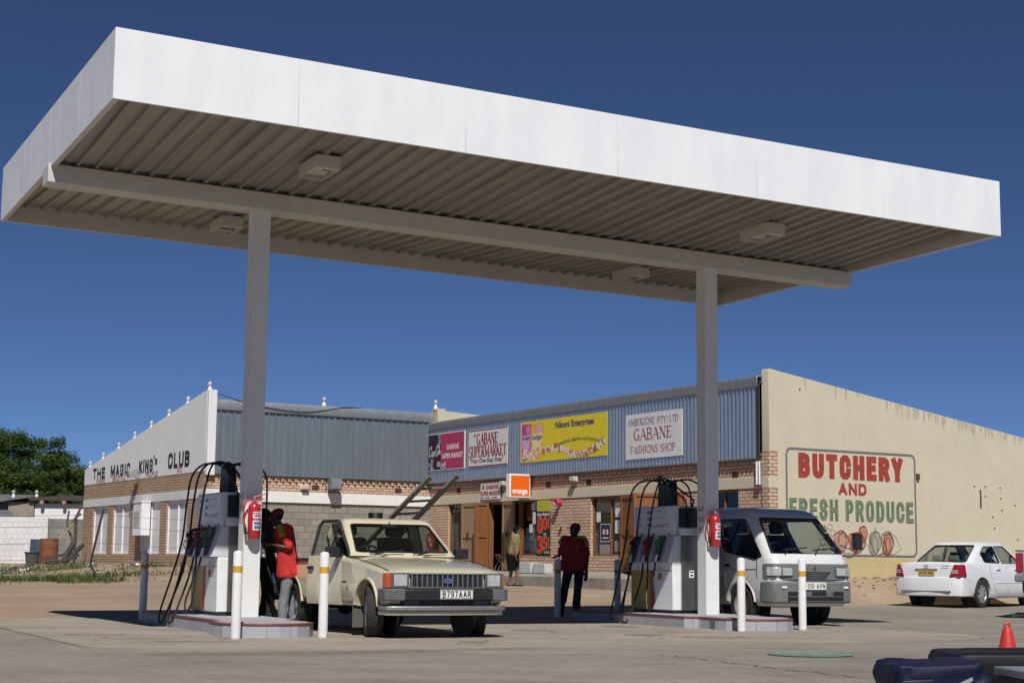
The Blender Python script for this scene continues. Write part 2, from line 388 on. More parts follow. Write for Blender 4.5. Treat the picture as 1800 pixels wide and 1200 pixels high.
def plaster_mat(name, col, streak=0.0, dirt=.2, top=None, scale=1.0):
    m, nt, p = new_mat(name); oc = coords(nt)
    c = ramp(nt, noise(nt, oc, 1.1 * scale, 6, .65), [(.3, tuple(x * (1 - dirt) for x in col)), (.68, col)])
    c = mixc(nt, .5, c, ramp(nt, noise(nt, oc, 14, 5, .7), [(.3, (.88, .87, .85)), (.7, (1.04, 1.04, 1.04))]), 'MULTIPLY')
    if streak:
        st = noise(nt, mapped(nt, oc, (5, 5, .35)), 1.6, 5, .7)
        c = mixc(nt, streak, c, ramp(nt, st, [(.52, (1, 1, 1)), (.74, (.55, .53, .48))]), 'MULTIPLY')
    nt.links.new(c, p.inputs["Base Color"]); p.inputs["Roughness"].default_value = .88; p.inputs["Specular IOR Level"].default_value = .25
    bump(nt, p, noise(nt, oc, 40, 6, .7), .35, .008)
    return m

def ground_mat(name, cols, scale=.5, grit=.5, gravel=0, pav=None):
    m, nt, p = new_mat(name); oc = coords(nt)
    c = ramp(nt, noise(nt, oc, scale, 8, .62), [(.3, cols[0]), (.5, cols[1]), (.72, cols[2])])
    c = mixc(nt, .6, c, ramp(nt, noise(nt, mapped(nt, oc, (.25, .9, 1)), 1.3, 6, .6), [(.35, (.8, .79, .77)), (.65, (1.08, 1.08, 1.08))]), 'MULTIPLY')
    fine = noise(nt, oc, 34, 8, .75)
    c = mixc(nt, grit, c, ramp(nt, fine, [(.32, (.66, .65, .63)), (.7, (1.2, 1.19, 1.17))]), 'MULTIPLY')
    hgt = fine
    sp_ = noise(nt, mapped(nt, oc, (1, 1, 1)), 1.1, 6, .7, .6)
    c = mixc(nt, .7, c, ramp(nt, sp_, [(.60, (1, 1, 1)), (.72, (.70, .68, .66))]), 'MULTIPLY')
    c = mixc(nt, .8, c, ramp(nt, noise(nt, oc, 6.5, 3, .5), [(.66, (1, 1, 1)), (.74, (.72, .70, .67))]), 'MULTIPLY')
    if pav:
        b = N(nt, "ShaderNodeTexBrick"); b.offset = .5
        b.inputs["Brick Width"].default_value = pav[0]; b.inputs["Row Height"].default_value = pav[1]; b.inputs["Scale"].default_value = 1
        b.inputs["Mortar Size"].default_value = .006; b.inputs["Mortar Smooth"].default_value = .4
        b.inputs["Color1"].default_value = (1.08, 1.07, 1.06, 1); b.inputs["Color2"].default_value = (.86, .86, .87, 1); b.inputs["Mortar"].default_value = (.74, .72, .68, 1)
        nt.links.new(mapped(nt, oc, rot=(0, 0, R(pav[2]))), b.inputs["Vector"])
        c = mixc(nt, .75, c, b.outputs["Color"], 'MULTIPLY')
    v = N(nt, "ShaderNodeTexVoronoi"); v.inputs["Scale"].default_value = 3.2; v.inputs["Randomness"].default_value = 1; nt.links.new(oc, v.inputs["Vector"])
    if gravel:
        c = mixc(nt, ramp(nt, v.outputs["Distance"], [(.05, (gravel,) * 3), (.09, (0, 0, 0))]), c, (.33, .30, .26))
    nt.links.new(c, p.inputs["Base Color"]); p.inputs["Roughness"].default_value = .92; p.inputs["Specular IOR Level"].default_value = .2
    bump(nt, p, hgt, .5, .012)
    return m

def metal_sheet(name, col, rough=.38, metal=.8, streak=.3):
    m, nt, p = new_mat(name); oc = coords(nt)
    c = ramp(nt, noise(nt, mapped(nt, oc, (3, 3, .25)), 2.2, 5, .65), [(.3, tuple(x * (1 - streak) for x in col)), (.7, col)])
    c = mixc(nt, .5, c, ramp(nt, noise(nt, oc, 22, 4, .7), [(.3, (.86, .86, .86)), (.7, (1.06, 1.06, 1.06))]), 'MULTIPLY')
    nt.links.new(c, p.inputs["Base Color"]); p.inputs["Metallic"].default_value = metal
    r = N(nt, "ShaderNodeMapRange"); r.inputs[3].default_value = rough - .08; r.inputs[4].default_value = rough + .14
    nt.links.new(noise(nt, oc, 5, 4), r.inputs[0]); nt.links.new(r.outputs[0], p.inputs["Roughness"])
    bump(nt, p, noise(nt, mapped(nt, oc, (1, 1, .3)), 3, 3), .12, .02)
    return m

def wood_mat(name, col):
    m, nt, p = new_mat(name); oc = coords(nt)
    g = noise(nt, mapped(nt, oc, (18, 18, 1.2)), 1.6, 6, .65, 1.2)
    c = ramp(nt, g, [(.28, tuple(x * .55 for x in col)), (.55, col), (.8, tuple(min(1, x * 1.25) for x in col))])
    nt.links.new(c, p.inputs["Base Color"]); p.inputs["Roughness"].default_value = .7
    bump(nt, p, g, .25, .006); return m

def glass_mat(name, tint=(.55, .6, .6), refl=.08):
    m, nt, p = new_mat(name); nt.nodes.remove(p)
    out = nt.nodes["Material Output"]; tr = N(nt, "ShaderNodeBsdfTransparent"); tr.inputs[0].default_value = (*tint, 1)
    gl = N(nt, "ShaderNodeBsdfGlossy"); gl.inputs["Roughness"].default_value = .03; gl.inputs["Color"].default_value = (.95, .97, 1, 1)
    fr = N(nt, "ShaderNodeFresnel"); fr.inputs[0].default_value = 1.5
    mx = N(nt, "ShaderNodeMixShader"); geo = N(nt, "ShaderNodeNewGeometry"); ff = N(nt, "ShaderNodeMath", operation='SUBTRACT'); ff.inputs[0].default_value = 1; nt.links.new(geo.outputs["Backfacing"], ff.inputs[1])
    mf = N(nt, "ShaderNodeMath", operation='MULTIPLY'); nt.links.new(fr.outputs[0], mf.inputs[0]); nt.links.new(ff.outputs[0], mf.inputs[1]); nt.links.new(mf.outputs[0], mx.inputs[0])
    nt.links.new(tr.outputs[0], mx.inputs[1]); nt.links.new(gl.outputs[0], mx.inputs[2]); nt.links.new(mx.outputs[0], out.inputs[0])
    return m

def leaf_mat(name, cols, trans=.25):
    m, nt, p = new_mat(name); oi = coords(nt)
    c = ramp(nt, noise(nt, oi, .55, 3, .6), [(.3, cols[0]), (.5, cols[1]), (.72, cols[2])])
    c = mixc(nt, .6, c, ramp(nt, noise(nt, oi, 9, 2), [(.3, (.7, .75, .6)), (.7, (1.25, 1.2, 1.1))]), 'MULTIPLY')
    nt.links.new(c, p.inputs["Base Color"]); p.inputs["Roughness"].default_value = .6; p.inputs["Specular IOR Level"].default_value = .25
    tl = N(nt, "ShaderNodeBsdfTranslucent"); nt.links.new(c, tl.inputs[0]); mx = N(nt, "ShaderNodeMixShader"); mx.inputs[0].default_value = trans
    out = nt.nodes["Material Output"]; nt.links.new(p.outputs[0], mx.inputs[1]); nt.links.new(tl.outputs[0], mx.inputs[2]); nt.links.new(mx.outputs[0], out.inputs[0])
    return m

def fascia_mat():
    """white painted steel sheet: faint runs, shallow dents and buckles"""
    m, nt, p = new_mat("white_sheet"); oc = coords(nt)
    c = ramp(nt, noise(nt, mapped(nt, oc, (2.2, 2.2, .3)), 1.3, 5, .6), [(.35, (.78, .79, .81)), (.62, (.83, .835, .85))])
    c = mixc(nt, .35, c, ramp(nt, noise(nt, oc, .55, 3), [(.3, (.93, .94, .96)), (.7, (1.02, 1.02, 1.02))]), 'MULTIPLY')
    nt.links.new(c, p.inputs["Base Color"]); p.inputs["Roughness"].default_value = .42
    a = bump(nt, p, noise(nt, oc, .9, 2, .4), .55, .05); bump(nt, p, noise(nt, mapped(nt, oc, (1.6, 1.6, .5)), 2.4, 2), .3, .02, a); return m
white_metal = fascia_mat()
canopy_grey = M("canopy_grey_paint", (.60, .59, .56), .55, var=.08, scale=2)
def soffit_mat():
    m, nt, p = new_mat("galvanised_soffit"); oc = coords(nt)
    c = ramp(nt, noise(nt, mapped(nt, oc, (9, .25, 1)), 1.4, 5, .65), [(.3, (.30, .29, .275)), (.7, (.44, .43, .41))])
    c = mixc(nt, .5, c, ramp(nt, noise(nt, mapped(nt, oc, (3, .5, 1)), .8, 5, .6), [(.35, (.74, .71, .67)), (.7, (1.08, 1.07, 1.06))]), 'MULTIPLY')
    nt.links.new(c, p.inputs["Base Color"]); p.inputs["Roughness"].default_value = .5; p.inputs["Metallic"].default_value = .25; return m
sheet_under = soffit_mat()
column_white = plaster_mat("column_paint", (.78, .78, .77), streak=.08, dirt=.06)
tile_grey = M("island_tile", (.50, .51, .54), .45, var=.14, scale=40)
tile_red = M("island_edge_red", (.20, .055, .05), .5, var=.2, scale=12)
black_rubber = M("black_rubber", (.012, .012, .013), .5, var=.2)
black_plastic = M("black_plastic", (.02, .02, .022), .45, var=.2)
white_paint = M("white_enamel", (.80, .80, .80), .35, var=.05, coat=.3)
yellow_band = M("yellow_band", (.62, .34, .03), .5, var=.1)
red_paint = M("red_enamel", (.46, .018, .022), .3, var=.06, coat=.5)
blue_print = M("blue_print", (.025, .04, .22), .5, var=.05)
red_print = M("red_print", (.50, .02, .025), .5, var=.05)
black_print = M("black_print", (.012, .012, .014), .6, var=0)
green_print = M("green_print", (.03, .22, .06), .5, var=.05)
white_print = M("white_print", (.82, .82, .80), .5, var=.04)
orange_print = M("orange_print", (.85, .13, .008), .5, var=.04)
yellow_print = M("yellow_print", (.72, .58, .025), .5, var=.05)
pink_print = M("pink_print", (.42, .035, .12), .5, var=.06)
steel = M("stainless_steel", (.55, .55, .55), .3, 1, var=.1)
dark_steel = M("brushed_dark_steel", (.30, .29, .28), .35, .9, var=.12)
chrome = M("chrome", (.75, .75, .76), .12, 1, var=.04)
galv = metal_sheet("galvanised_cladding", (.46, .53, .60), .30, .78, .22)
galv_flash = metal_sheet("galvanised_flashing", (.36, .38, .40), .45, .6, .25)
brick_tan = brick_mat("tan_face_brick", (.74, .53, .39), (.64, .41, .285), (.20, .165, .13))
brick_brown = brick_mat("brown_face_brick", (.56, .395, .265), (.48, .315, .20), (.19, .15, .115))
block_grey = brick_mat("cement_block", (.345, .315, .28), (.285, .255, .22), (.19, .17, .145), .42, .205, .012, .5, stain=.35)
block_dark = brick_mat("grey_block", (.27, .265, .25), (.22, .215, .2), (.2, .19, .18), .42, .205, .014, .5, stain=.4)
block_white = brick_mat("whitewashed_block", (.76, .76, .77), (.72, .72, .74), (.62, .62, .64), .42, .205, .012, .35, stain=.3)
white_wall = plaster_mat("white_wall_paint", (.78, .79, .80), streak=.12, dirt=.07)
white_band = plaster_mat("white_band_paint", (.82, .82, .80), streak=.2, dirt=.08)
cream_wall = plaster_mat("cream_wall_paint", (.625, .56, .425), streak=.15, dirt=.10)
cream_low = plaster_mat("yellow_base_paint", (.60, .48, .25), streak=.2, dirt=.15)
grey_plaster = plaster_mat("grey_plaster", (.36, .33, .28), streak=.3, dirt=.2)
concrete = ground_mat("rough_concrete", [(.24, .22, .19), (.32, .295, .255), (.38, .35, .31)], 1.2, .4)
sand = ground_mat("sandy_ground", [(.29, .215, .15), (.345, .262, .188), (.39, .30, .22)], .35, .35, .5)
pavers = ground_mat("paved_forecourt", [(.23, .208, .18), (.29, .265, .232), (.34, .312, .275)], .45, .5, 0, (.21, .105, 30))
slab_mat = ground_mat("concrete_slab", [(.285, .25, .205), (.34, .30, .25), (.385, .345, .29)], .55, .4)
wood_brown = wood_mat("varnished_wood", (.235, .095, .028))
wood_tan = wood_mat("weathered_plywood", (.30, .205, .115))
wood_dark = wood_mat("dark_old_wood", (.05, .045, .042))
wood_grey = wood_mat("grey_ladder_wood", (.17, .145, .12))
glass_car = glass_mat("car_glass", (.80, .84, .83))
glass_clear = glass_mat("window_glass", (.75, .79, .8))
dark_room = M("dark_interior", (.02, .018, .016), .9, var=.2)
rust = M("rusty_steel", (.22, .075, .028), .8, var=.45, scale=9, bmp=.3)
tyre_mat = M("tyre_rubber", (.03, .028, .026), .8, var=.25, scale=15)
trim_grey = M("grey_bumper_plastic", (.12, .122, .128), .55, var=.12)
lens_clear = M("lamp_lens", (.60, .61, .60), .16, .35, var=.3, scale=26, coat=1)
lens_amber = M("amber_lens", (.46, .075, .01), .15, var=.1, coat=.8)
lens_red = M("red_lens", (.30, .008, .010), .12, var=.1, coat=.8)
plate_white = M("number_plate_white", (.78, .77, .72), .4, var=.05)
plate_yellow = M("number_plate_yellow", (.55, .36, .05), .4, var=.08)
skin_dark = M("dark_skin", (.055, .028, .018), .5, var=.15, scale=20)
skin_brown = M("brown_skin", (.20, .10, .06), .5, var=.12, scale=20)
# ---------------------------------------------------------------- two site grids: the canopy's and the buildings'
YC = .4651; CU = Vector((math.cos(YC), math.sin(YC), 0)); CW = Vector((-math.sin(YC), math.cos(YC), 0)); CA = Vector((-4.419, 17.316, 0))
def cp(s, t, z=0): return CA + CU * s + CW * t + Vector((0, 0, z))
YB = .5417; BU = Vector((math.cos(YB), math.sin(YB), 0)); BW = Vector((-math.sin(YB), math.cos(YB), 0)); BI = Vector((-2.6386, 53.36, 0))
def bw(a, b, z=0): return BI + BU * a + BW * b + Vector((0, 0, z))
def b_of(x, y):
    d = Vector((x, y, 0)) - BI; return d.dot(BU), d.dot(BW)

# ---------------------------------------------------------------- ground
def zt(x, y):
    a, b = b_of(x, y)
    k = 1 - .6 * smooth01((x - 4) / 5)
    z = .33 * smooth01((y - 29) / 18) * k
    dn = -(b + 17.06)
    if a > -1.2:
        z = max(z, (.70 - .1 * smooth01((a - 8) / 6)) * (1 - smooth01((dn - .1) / 1.7)) * smooth01((a + 1.2) / 1.2))
    if b > -.5 or a < -7.76:
        dg = max(-(a + 7.76), 0); z += .42 * (1 - smooth01((dg - .3) / 6.5)) * smooth01((y - 40) / 8)
        z += .45 * smooth01((y - 52) / 6) * smooth01((dg - .3) / 6.5)
    if y > 33: z += .018 * math.sin(x * 1.7 + y * .6) * math.sin(y * 1.3 - x * .4) * smooth01((y - 33) / 6)
    return z
def axis(parts):
    out = []
    for a, b, n in parts: out += [a + (b - a) * i / n for i in range(n)]
    return out + [parts[-1][1]]
def build_ground():
    xs = axis([(-1500, -200, 4), (-200, -60, 6), (-60, -26, 12), (-26, 26, 104), (26, 60, 12), (60, 200, 6), (200, 1500, 4)])
    ys = axis([(-300, -40, 4), (-40, 20, 12), (20, 66, 110), (66, 110, 11), (110, 400, 6), (400, 2500, 5)])
    mb = MB(); n = len(xs)
    mb.v = [(x, y, zt(x, y)) for y in ys for x in xs]
    for j in range(len(ys) - 1):
        for i in range(n - 1):
            mb.f.append((j * n + i, j * n + i + 1, (j + 1) * n + i + 1, (j + 1) * n + i)); mb.m.append(0)
    tag(obj("ground", mb, sand, angle=80, fix=False), "bare sandy ground of the yard", "ground", kind="structure")
    # paved forecourt, a sheet just above the sand
    kn = [(-60, 18), (-20, 21.5), (-12, 23), (-7, 24.6), (-4, 26.8), (1, 31.6), (5, 35.8), (9.6, 40), (16, 42.6), (30, 44.5), (60, 46)]
    def edge(x):
        for (x0, y0), (x1, y1) in zip(kn, kn[1:]):
            if x <= x1:
                e = y0 + (y1 - y0) * (x - x0) / (x1 - x0)
                if x > 3: e = min(e, 53.36 + (-19.15 + .5156 * (x + 2.64)) / .8568)
                return e + .16 * math.sin(x * 2.3) + .1 * math.sin(x * 5.1 + 1)
        return kn[-1][1]
    xs = axis([(-60, -16, 20), (-16, 20, 120), (20, 60, 20)]); mb = MB(); m = 46
    for x in xs:
        e = edge(x)
        for j in range(m + 1):
            t = j / m; y = -38 + (e + 38) * (1 - (1 - t) ** 1.7); mb.v.append((x, y, zt(x, y) + .006))
    for i in range(len(xs) - 1):
        for j in range(m):
            k = i * (m + 1) + j; mb.f.append((k, k + m + 1, k + m + 2, k + 1)); mb.m.append(0)
    tag(obj("forecourt", mb, pavers, angle=80, fix=False), "paved forecourt around the pumps", "paving", kind="structure")
    # concrete slab under the pumps, rounded corners
    pts = []; s0, s1, t0, t1, r = -.05, 12.1, -1.15, 8.6, 1.5
    for cx, cy, a0 in ((s1 - r, t1 - r, 0), (s0 + r, t1 - r, 90), (s0 + r, t0 + r, 180), (s1 - r, t0 + r, 270)):
        pts += [(cx + r * math.cos(R(a0 + 9 * k)), cy + r * math.sin(R(a0 + 9 * k))) for k in range(11)]
    mb = MB(); mb.add([cp(s, t, .022) for s, t in pts] + [cp(s, t, -.05) for s, t in pts],
                      [tuple(range(len(pts)))] + [(i, len(pts) + i, len(pts) + (i + 1) % len(pts), (i + 1) % len(pts)) for i in range(len(pts))])
    tag(obj("concrete_slab", mb, slab_mat), "pale concrete slab under the pumps", "slab", kind="structure")
    # old cracks and joints in the paving, and oil drips
    ck = MB(); fl = Frame((0, 0, .0105), (1, 0, 0), (0, 1, 0), (0, 0, 1)); random.seed(4)
    def crack(p, q, w, n=26, dz=0):
        P = []
        for i in range(n + 1):
            t = i / n; P.append((p[0] + (q[0] - p[0]) * t + random.uniform(-.05, .05), p[1] + (q[1] - p[1]) * t + random.uniform(-.05, .05)))
        fl.stroke(ck, P, [w * random.uniform(.3, 1.4) for _ in P], dz)
    crack((1.6, 17.05), (2.2, 15.6), .03); crack((2.2, 15.6), (2.95, 13.9), .025); crack((-3.6, 16.2), (-1.5, 16.9), .03); crack((-1.5, 16.9), (.4, 18.2), .03)
    crack((.4, 16.9), (1.6, 17.05), .02); crack((3.0, 13.8), (6, 15.2), .02)
    st = MB(); fs = Frame((0, 0, .0245), (1, 0, 0), (0, 1, 0), (0, 0, 1)); rr = random.Random(21)
    for s_, t_, a_, b_, m_ in ((1.0, 1.6, .5, .12, 0), (.7, 2.6, .35, .1, 0), (1.3, .7, .6, .1, 0), (5.2, 1.5, .4, .35, 1), (5.6, 3.4, .55, .4, 1), (7.4, 1.0, .3, .3, 1), (6.6, 2.6, .35, .22, 1), (11.4, 2.6, .3, .3, 1), (4.4, -.2, .22, .3, 1), (8.0, .2, .5, .16, 0), (8.6, 3.6, .35, .4, 1)):
        c = cp(s_, t_); fs.poly(st, [(c.x + a_ * math.cos(R(20 * k)) * rr.uniform(.6, 1.15), c.y + b_ * math.sin(R(20 * k)) * rr.uniform(.6, 1.15)) for k in range(18)], rr.uniform(0, .001), m_)
        for _ in range(9): d_ = (c.x + rr.gauss(0, a_ * 1.4), c.y + rr.gauss(0, b_ * 1.6)); fs.disc(st, d_[0], d_[1], rr.uniform(.012, .05), .0012, m_, 7)
    tag(obj("oil_stain", st, [M("reddish_stain", (.31, .245, .19), .95, var=.2), M("old_oil", (.225, .20, .17), .8, var=.3)], fix=False), "old oil drips and reddish stains on the concrete slab", "stain", kind="stuff")
    tag(obj("paving_crack", ck, M("crack_fill", (.15, .135, .115), .95), fix=False), "dark cracks and joints in the forecourt", "crack", kind="stuff")
build_ground()

# grass and weeds on the bank in front of the club
def grass_patch():
    random.seed(5); mb = MB()
    spots = [(-22, -10.2, 43.0, 45.4, 8500, .15), (-22, -13.5, 50.5, 53.5, 1500, .22), (-16.5, -11.2, 52.4, 53.4, 300, .2), (-11.6, -9.6, 47.4, 49.2, 200, .15), (-20, -12, 45.5, 50, 800, .08), (-13, -9.4, 43.4, 45.6, 500, .13), (-9.4, -6, 44.5, 47, 260, .12)]
    for x0, x1, y0, y1, n, h in spots:
        for _ in range(n):
            x, y = random.uniform(x0, x1), random.gauss((y0 + y1) / 2, (y1 - y0) / 3.6)
            if math.sin(x * 1.1) * math.sin(y * 1.9 + x * .4) < -.45: continue
            z = zt(x, y) - .02; a = random.uniform(0, 6.28); hh = h * random.uniform(.4, 1.5); w = random.uniform(.012, .03)
            dx, dy = math.cos(a) * w, math.sin(a) * w; lx, ly = random.uniform(-.5, .5) * hh, random.uniform(-.5, .5) * hh
            mb.add([(x - dx, y - dy, z), (x + dx, y + dy, z), (x + lx, y + ly, z + hh)], [(0, 1, 2)], random.choice((0, 0, 1)))
    tag(obj("grass", mb, [leaf_mat("grass_green", [(.04, .075, .016), (.075, .125, .028), (.12, .155, .045)]), leaf_mat("grass_dry", [(.12, .12, .04), (.17, .16, .06), (.24, .2, .09)])], fix=False, uv=False, smooth=False),
        "green weeds and grass along the bank in front of the club wall", "grass", kind="stuff")
    # gravel, litter and clods
    mb = MB(); random.seed(8)
    def stone(x, y, r, m):
        z = zt(x, y); T = Matrix.Rotation(random.uniform(0, 3), 3, 'Z')
        mb.ball((x, y, z + r * .25), (r * random.uniform(.7, 1.4), r * random.uniform(.7, 1.3), r * random.uniform(.4, .8)), 6, m, T)
    for _ in range(230): stone(random.gauss(-15.6, 2.2), random.gauss(53.2, .9), random.uniform(.02, .10), random.choice((0, 0, 1, 1, 2, 3)))
    for _ in range(120): stone(random.uniform(-14, -6.5), random.uniform(43, 48), random.uniform(.015, .05), random.choice((0, 0, 0, 1, 1, 2)))
    for _ in range(170):
        a, b = random.uniform(.5, 12), -17.06 - abs(random.gauss(.5, .5)); P = bw(a, b); stone(P.x, P.y, random.uniform(.012, .05), random.choice((0, 0, 0, 0, 1)))
    tag(obj("rubble", mb, [M("clod", (.27, .2, .14), .95), M("grey_stone", (.3, .29, .27), .9), M("white_litter", (.7, .7, .7), .7), M("dark_litter", (.06, .06, .06), .8)], angle=50, uv=False),
        "stones, litter and broken plaster along the wall bases", "rubble", kind="stuff")
grass_patch()

# green painted manhole disc
mb = MB(); mb.lathe([(.01, .0), (.44, .0), (.45, .012), (.44, .016), (.37, .016), (.365, .013), (.02, .013)], 40); mb.box(-.05, .05, -.012, .012, .012, .02)
o = obj("manhole_cover", mb, M("green_cover_paint", (.17, .25, .20), .7, var=.3, scale=14)); o.location = (3.17, 17.33, .006)
tag(o, "round green painted cover set in the paving in front of the pumps", "manhole cover")

# ---------------------------------------------------------------- building shells
def sheet(mb, fr, u0, u1, v0, v1, pitch, depth, kind='wave', n=0, m=0):
    """profiled steel sheet, real corrugations"""
    prof = []
    if kind == 'wave':
        k = 6; c = int((u1 - u0) / pitch * k)
        prof = [(u0 + (u1 - u0) * i / c, depth * .5 * (1 + math.cos(2 * math.pi * i / k))) for i in range(c + 1)]
    else:
        u = u0
        while u < u1 - 1e-6:
            for f, d in ((0, 0), (.42, 0), (.52, 1), (.68, 1), (.78, 0)):
                if u + f * pitch <= u1: prof.append((u + f * pitch, d * depth))
            u += pitch
        prof.append((u1, 0))
    c = len(prof); o = len(mb.v)
    mb.v += [tuple(fr.p(u, v0, n + d)) for u, d in prof] + [tuple(fr.p(u, v1, n + d)) for u, d in prof]
    for i in range(c - 1): mb.f.append((o + i, o + i + 1, o + c + i + 1, o + c + i)); mb.m.append(m)
def FB(a0, a1, b0, b1, z0, z1, mb, m=0):
    """box given in the buildings' grid"""
    vs = [bw(a, b, z) for z in (z0, z1) for b in (b0, b1) for a in (a0, a1)]
    mb.add(vs, [(0, 2, 3, 1), (4, 5, 7, 6), (0, 1, 5, 4), (1, 3, 7, 5), (3, 2, 6, 7), (2, 0, 4, 6)], m)
def on_shop(b, z, off=0): return Frame(bw(0 - off, b, z), -BW, (0, 0, 1), -BU)           # shop front, u runs to the viewer's right
def on_club(a, z, off=0): return Frame(bw(a, 0 - off, z), BU, (0, 0, 1), -BW)            # club front
def on_gable(b, z, off=0): return Frame(bw(-7.76 - off, b, z), -BW, (0, 0, 1), -BU)      # club side wall
def on_butch(a, z, off=0): return Frame(bw(a, -17.06 - off, z), BU, (0, 0, 1), -BW)      # butchery side wall

shop = thing("shop_building", "row of shops with blue grey corrugated fascia and cream butchery end wall", "building", bw(0, -17.06, .0), YB)
club = thing("club_building", "club building with white sloping parapet wall and boarded white windows", "building", bw(-7.76, 0, .0), YB)
def part(name, mb, mats, root, **k): return obj(name, mb, mats, root, world=True, **k)

def build_shop():
    P = .72; HEAD = 2.796
    mb = MB()                                       # brick front with its openings
    for b1, b0 in ((0, -1.23), (-7.35, -9.42), (-13.72, -14.61), (-15.89, -16.83)): FB(.02, .25, b0, b1, P - .3, HEAD, mb)
    for b1, b0 in ((-5.62, -7.35), (-9.42, -10.93), (-14.61, -15.89)): FB(.022, .25, b0 - (0 if b0 != -7.35 else 0), b1, P - .3, 1.17, mb)
    FB(.02, .25, -16.83, 0, 3.066, 3.62, mb)
    part("front_wall", mb, brick_tan, shop)
    mb = MB()                                       # brick quoin wrapping on to the end wall
    FB(-.02, .27, -17.075, -16.832, .5, 2.79, mb); FB(-.02, .27, -17.075, -16.832, 3.07, 3.66, mb)
    part("corner_pier", mb, brick_tan, shop)
    mb = MB(); FB(-.005, .25, -16.83, 0, HEAD + .002, 3.064, mb); FB(-.025, .272, -17.08, -16.832, 2.793, 3.067, mb)
    part("lintel_band", mb, cream_wall, shop, bevel=.006)
    mb = MB()                                       # dentil course of projecting brick corners
    zig = [bw(.06, -.1, 3.36)]; b = -.1
    while b > -16.75: zig += [bw(.019, b, 3.36), bw(-.055, b - .075, 3.36), bw(.019, b - .15, 3.36)]; b -= .225
    zig.append(bw(.06, b, 3.36)); mb.prism(zig, [p + Vector((0, 0, .085)) for p in zig])
    part("dentil_course", mb, brick_tan, shop)
    mb = MB(); fr = on_shop(0, 0, .078); sheet(mb, fr, .04, 16.78, 3.505, 5.32, .152, .055)
    part("corrugated_fascia", mb, galv, shop, angle=80)
    mb = MB(); FB(-.075, .02, -16.78, -.05, 3.52, 3.56, mb); FB(-.07, -.04, -16.8, -.03, 3.54, 5.3, mb)
    part("fascia_rail", mb, wood_dark, shop)
    mb = MB()                                       # bent flashing on top
    q = [(-.14, 5.22), (-.15, 5.26), (-.15, 5.44), (-.11, 5.495), (.5, 5.45), (.5, 5.42), (-.10, 5.465), (-.13, 5.43), (-.13, 5.24)]
    mb.prism([bw(a, -16.83, z) for a, z in q], [bw(a, 0.0, z) for a, z in q])
    part("roof_flashing", mb, galv_flash, shop, bevel=.008)
    mb = MB(); q = [(.02, 5.36), (12, 3.7), (12, 3.64), (.02, 5.30)]
    mb.prism([bw(a, -16.83, z) for a, z in q], [bw(a, -.42, z) for a, z in q]); part("roof", mb, galv_flash, shop)
    # end wall of the butchery
    mb = MB(); top = lambda a: 5.655 - .1425 * a
    prof = [(.29, .0), (.29, top(.29)), (20, top(20)), (20, 0)]
    mb.prism([bw(a, -17.06, z) for a, z in prof], [bw(a, -16.832, z) for a, z in prof])
    prof = [(.03, 3.665), (.03, 5.60), (.06, 5.655), (.29, top(.29)), (.29, 3.665)]
    mb.prism([bw(a, -17.06, z) for a, z in prof], [bw(a, -16.785, z) for a, z in prof])
    prof = [(.272, .5), (.272, 3.665), (.29, 3.665), (.29, .5)]
    mb.prism([bw(a, -17.06, z) for a, z in prof], [bw(a, -16.832, z) for a, z in prof])
    part("end_wall", mb, cream_wall, shop, bevel=.012)
    mb = MB(); FB(.28, 19, -17.064, -17.05, .5, 1.16, mb); part("painted_base", mb, cream_low, shop)
    mb = MB(); random.seed(3)                       # rain stains under the coping, bolt holes, a rusty strip
    fr = on_butch(0, 0, .003)
    for _ in range(70):
        a = random.choice((random.uniform(1, 9), random.gauss(4.6, 1.2), random.gauss(6.6, .9))); w = random.uniform(.012, .045); h = random.uniform(.05, .38)
        z = top(a) - .015; fr.poly(mb, [(a - w, z - .1425 * -w), (a + w, z), (a + w * .5, z - h * .7), (a + random.uniform(-.5, .5) * w, z - h), (a - w * .6, z - h * .6)], random.uniform(.0006, .0016), 0)
    for a, z in ((6.9, 3.05), (7.3, 3.05), (7.85, 3.03), (7.3, 2.8), (7.86, 2.76), (8.4, 2.6), (7.9, 2.45), (7.55, 2.27), (7.6, 1.98), (8.46, 1.7), (8.0, 1.4), (1.0, 5.2)):
        fr.disc(mb, a, z, .028, .002, 1, 8)
    fr.board(mb, 7.09, 7.13, 2.5, 2.97, 0, .02, 1); fr.board(mb, 4.82, 4.9, 3.15, 3.3, 0, .06, 1); fr.board(mb, 8.1, 8.16, 1.05, 1.28, 0, .03, 1)
    part("wall_stains", mb, [M("rain_stain", (.46, .405, .30), .9, var=.35, scale=9), M("rust_hole", (.10, .05, .03), .9)], shop, fix=False)["kind"] = "stuff"
    # inner parapet
    mb = MB(); FB(.02, .3, -.42, -.0, 5.2, 5.95, mb)
    prof = [(.3, 4), (.3, 5.88), (11, 5.35), (11, 4)]
    mb.prism([bw(a, -.40, z) for a, z in prof], [bw(a, -.02, z) for a, z in prof]); part("inner_parapet", mb, cream_wall, shop, bevel=.01)
    # dark rooms behind the openings
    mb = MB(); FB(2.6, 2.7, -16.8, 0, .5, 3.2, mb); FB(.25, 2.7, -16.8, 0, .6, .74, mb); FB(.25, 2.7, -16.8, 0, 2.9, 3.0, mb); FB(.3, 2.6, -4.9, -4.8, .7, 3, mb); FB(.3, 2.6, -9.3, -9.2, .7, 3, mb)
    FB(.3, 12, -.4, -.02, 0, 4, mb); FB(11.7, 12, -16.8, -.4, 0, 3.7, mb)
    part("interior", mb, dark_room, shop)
    # painted wall sign
    sign = MB(); fr = on_butch(0, 0, .004)
    g = 3; U0, U1, V0, V1 = .55, 4.78, 1.215, 3.755; rr = .14
    rect = []
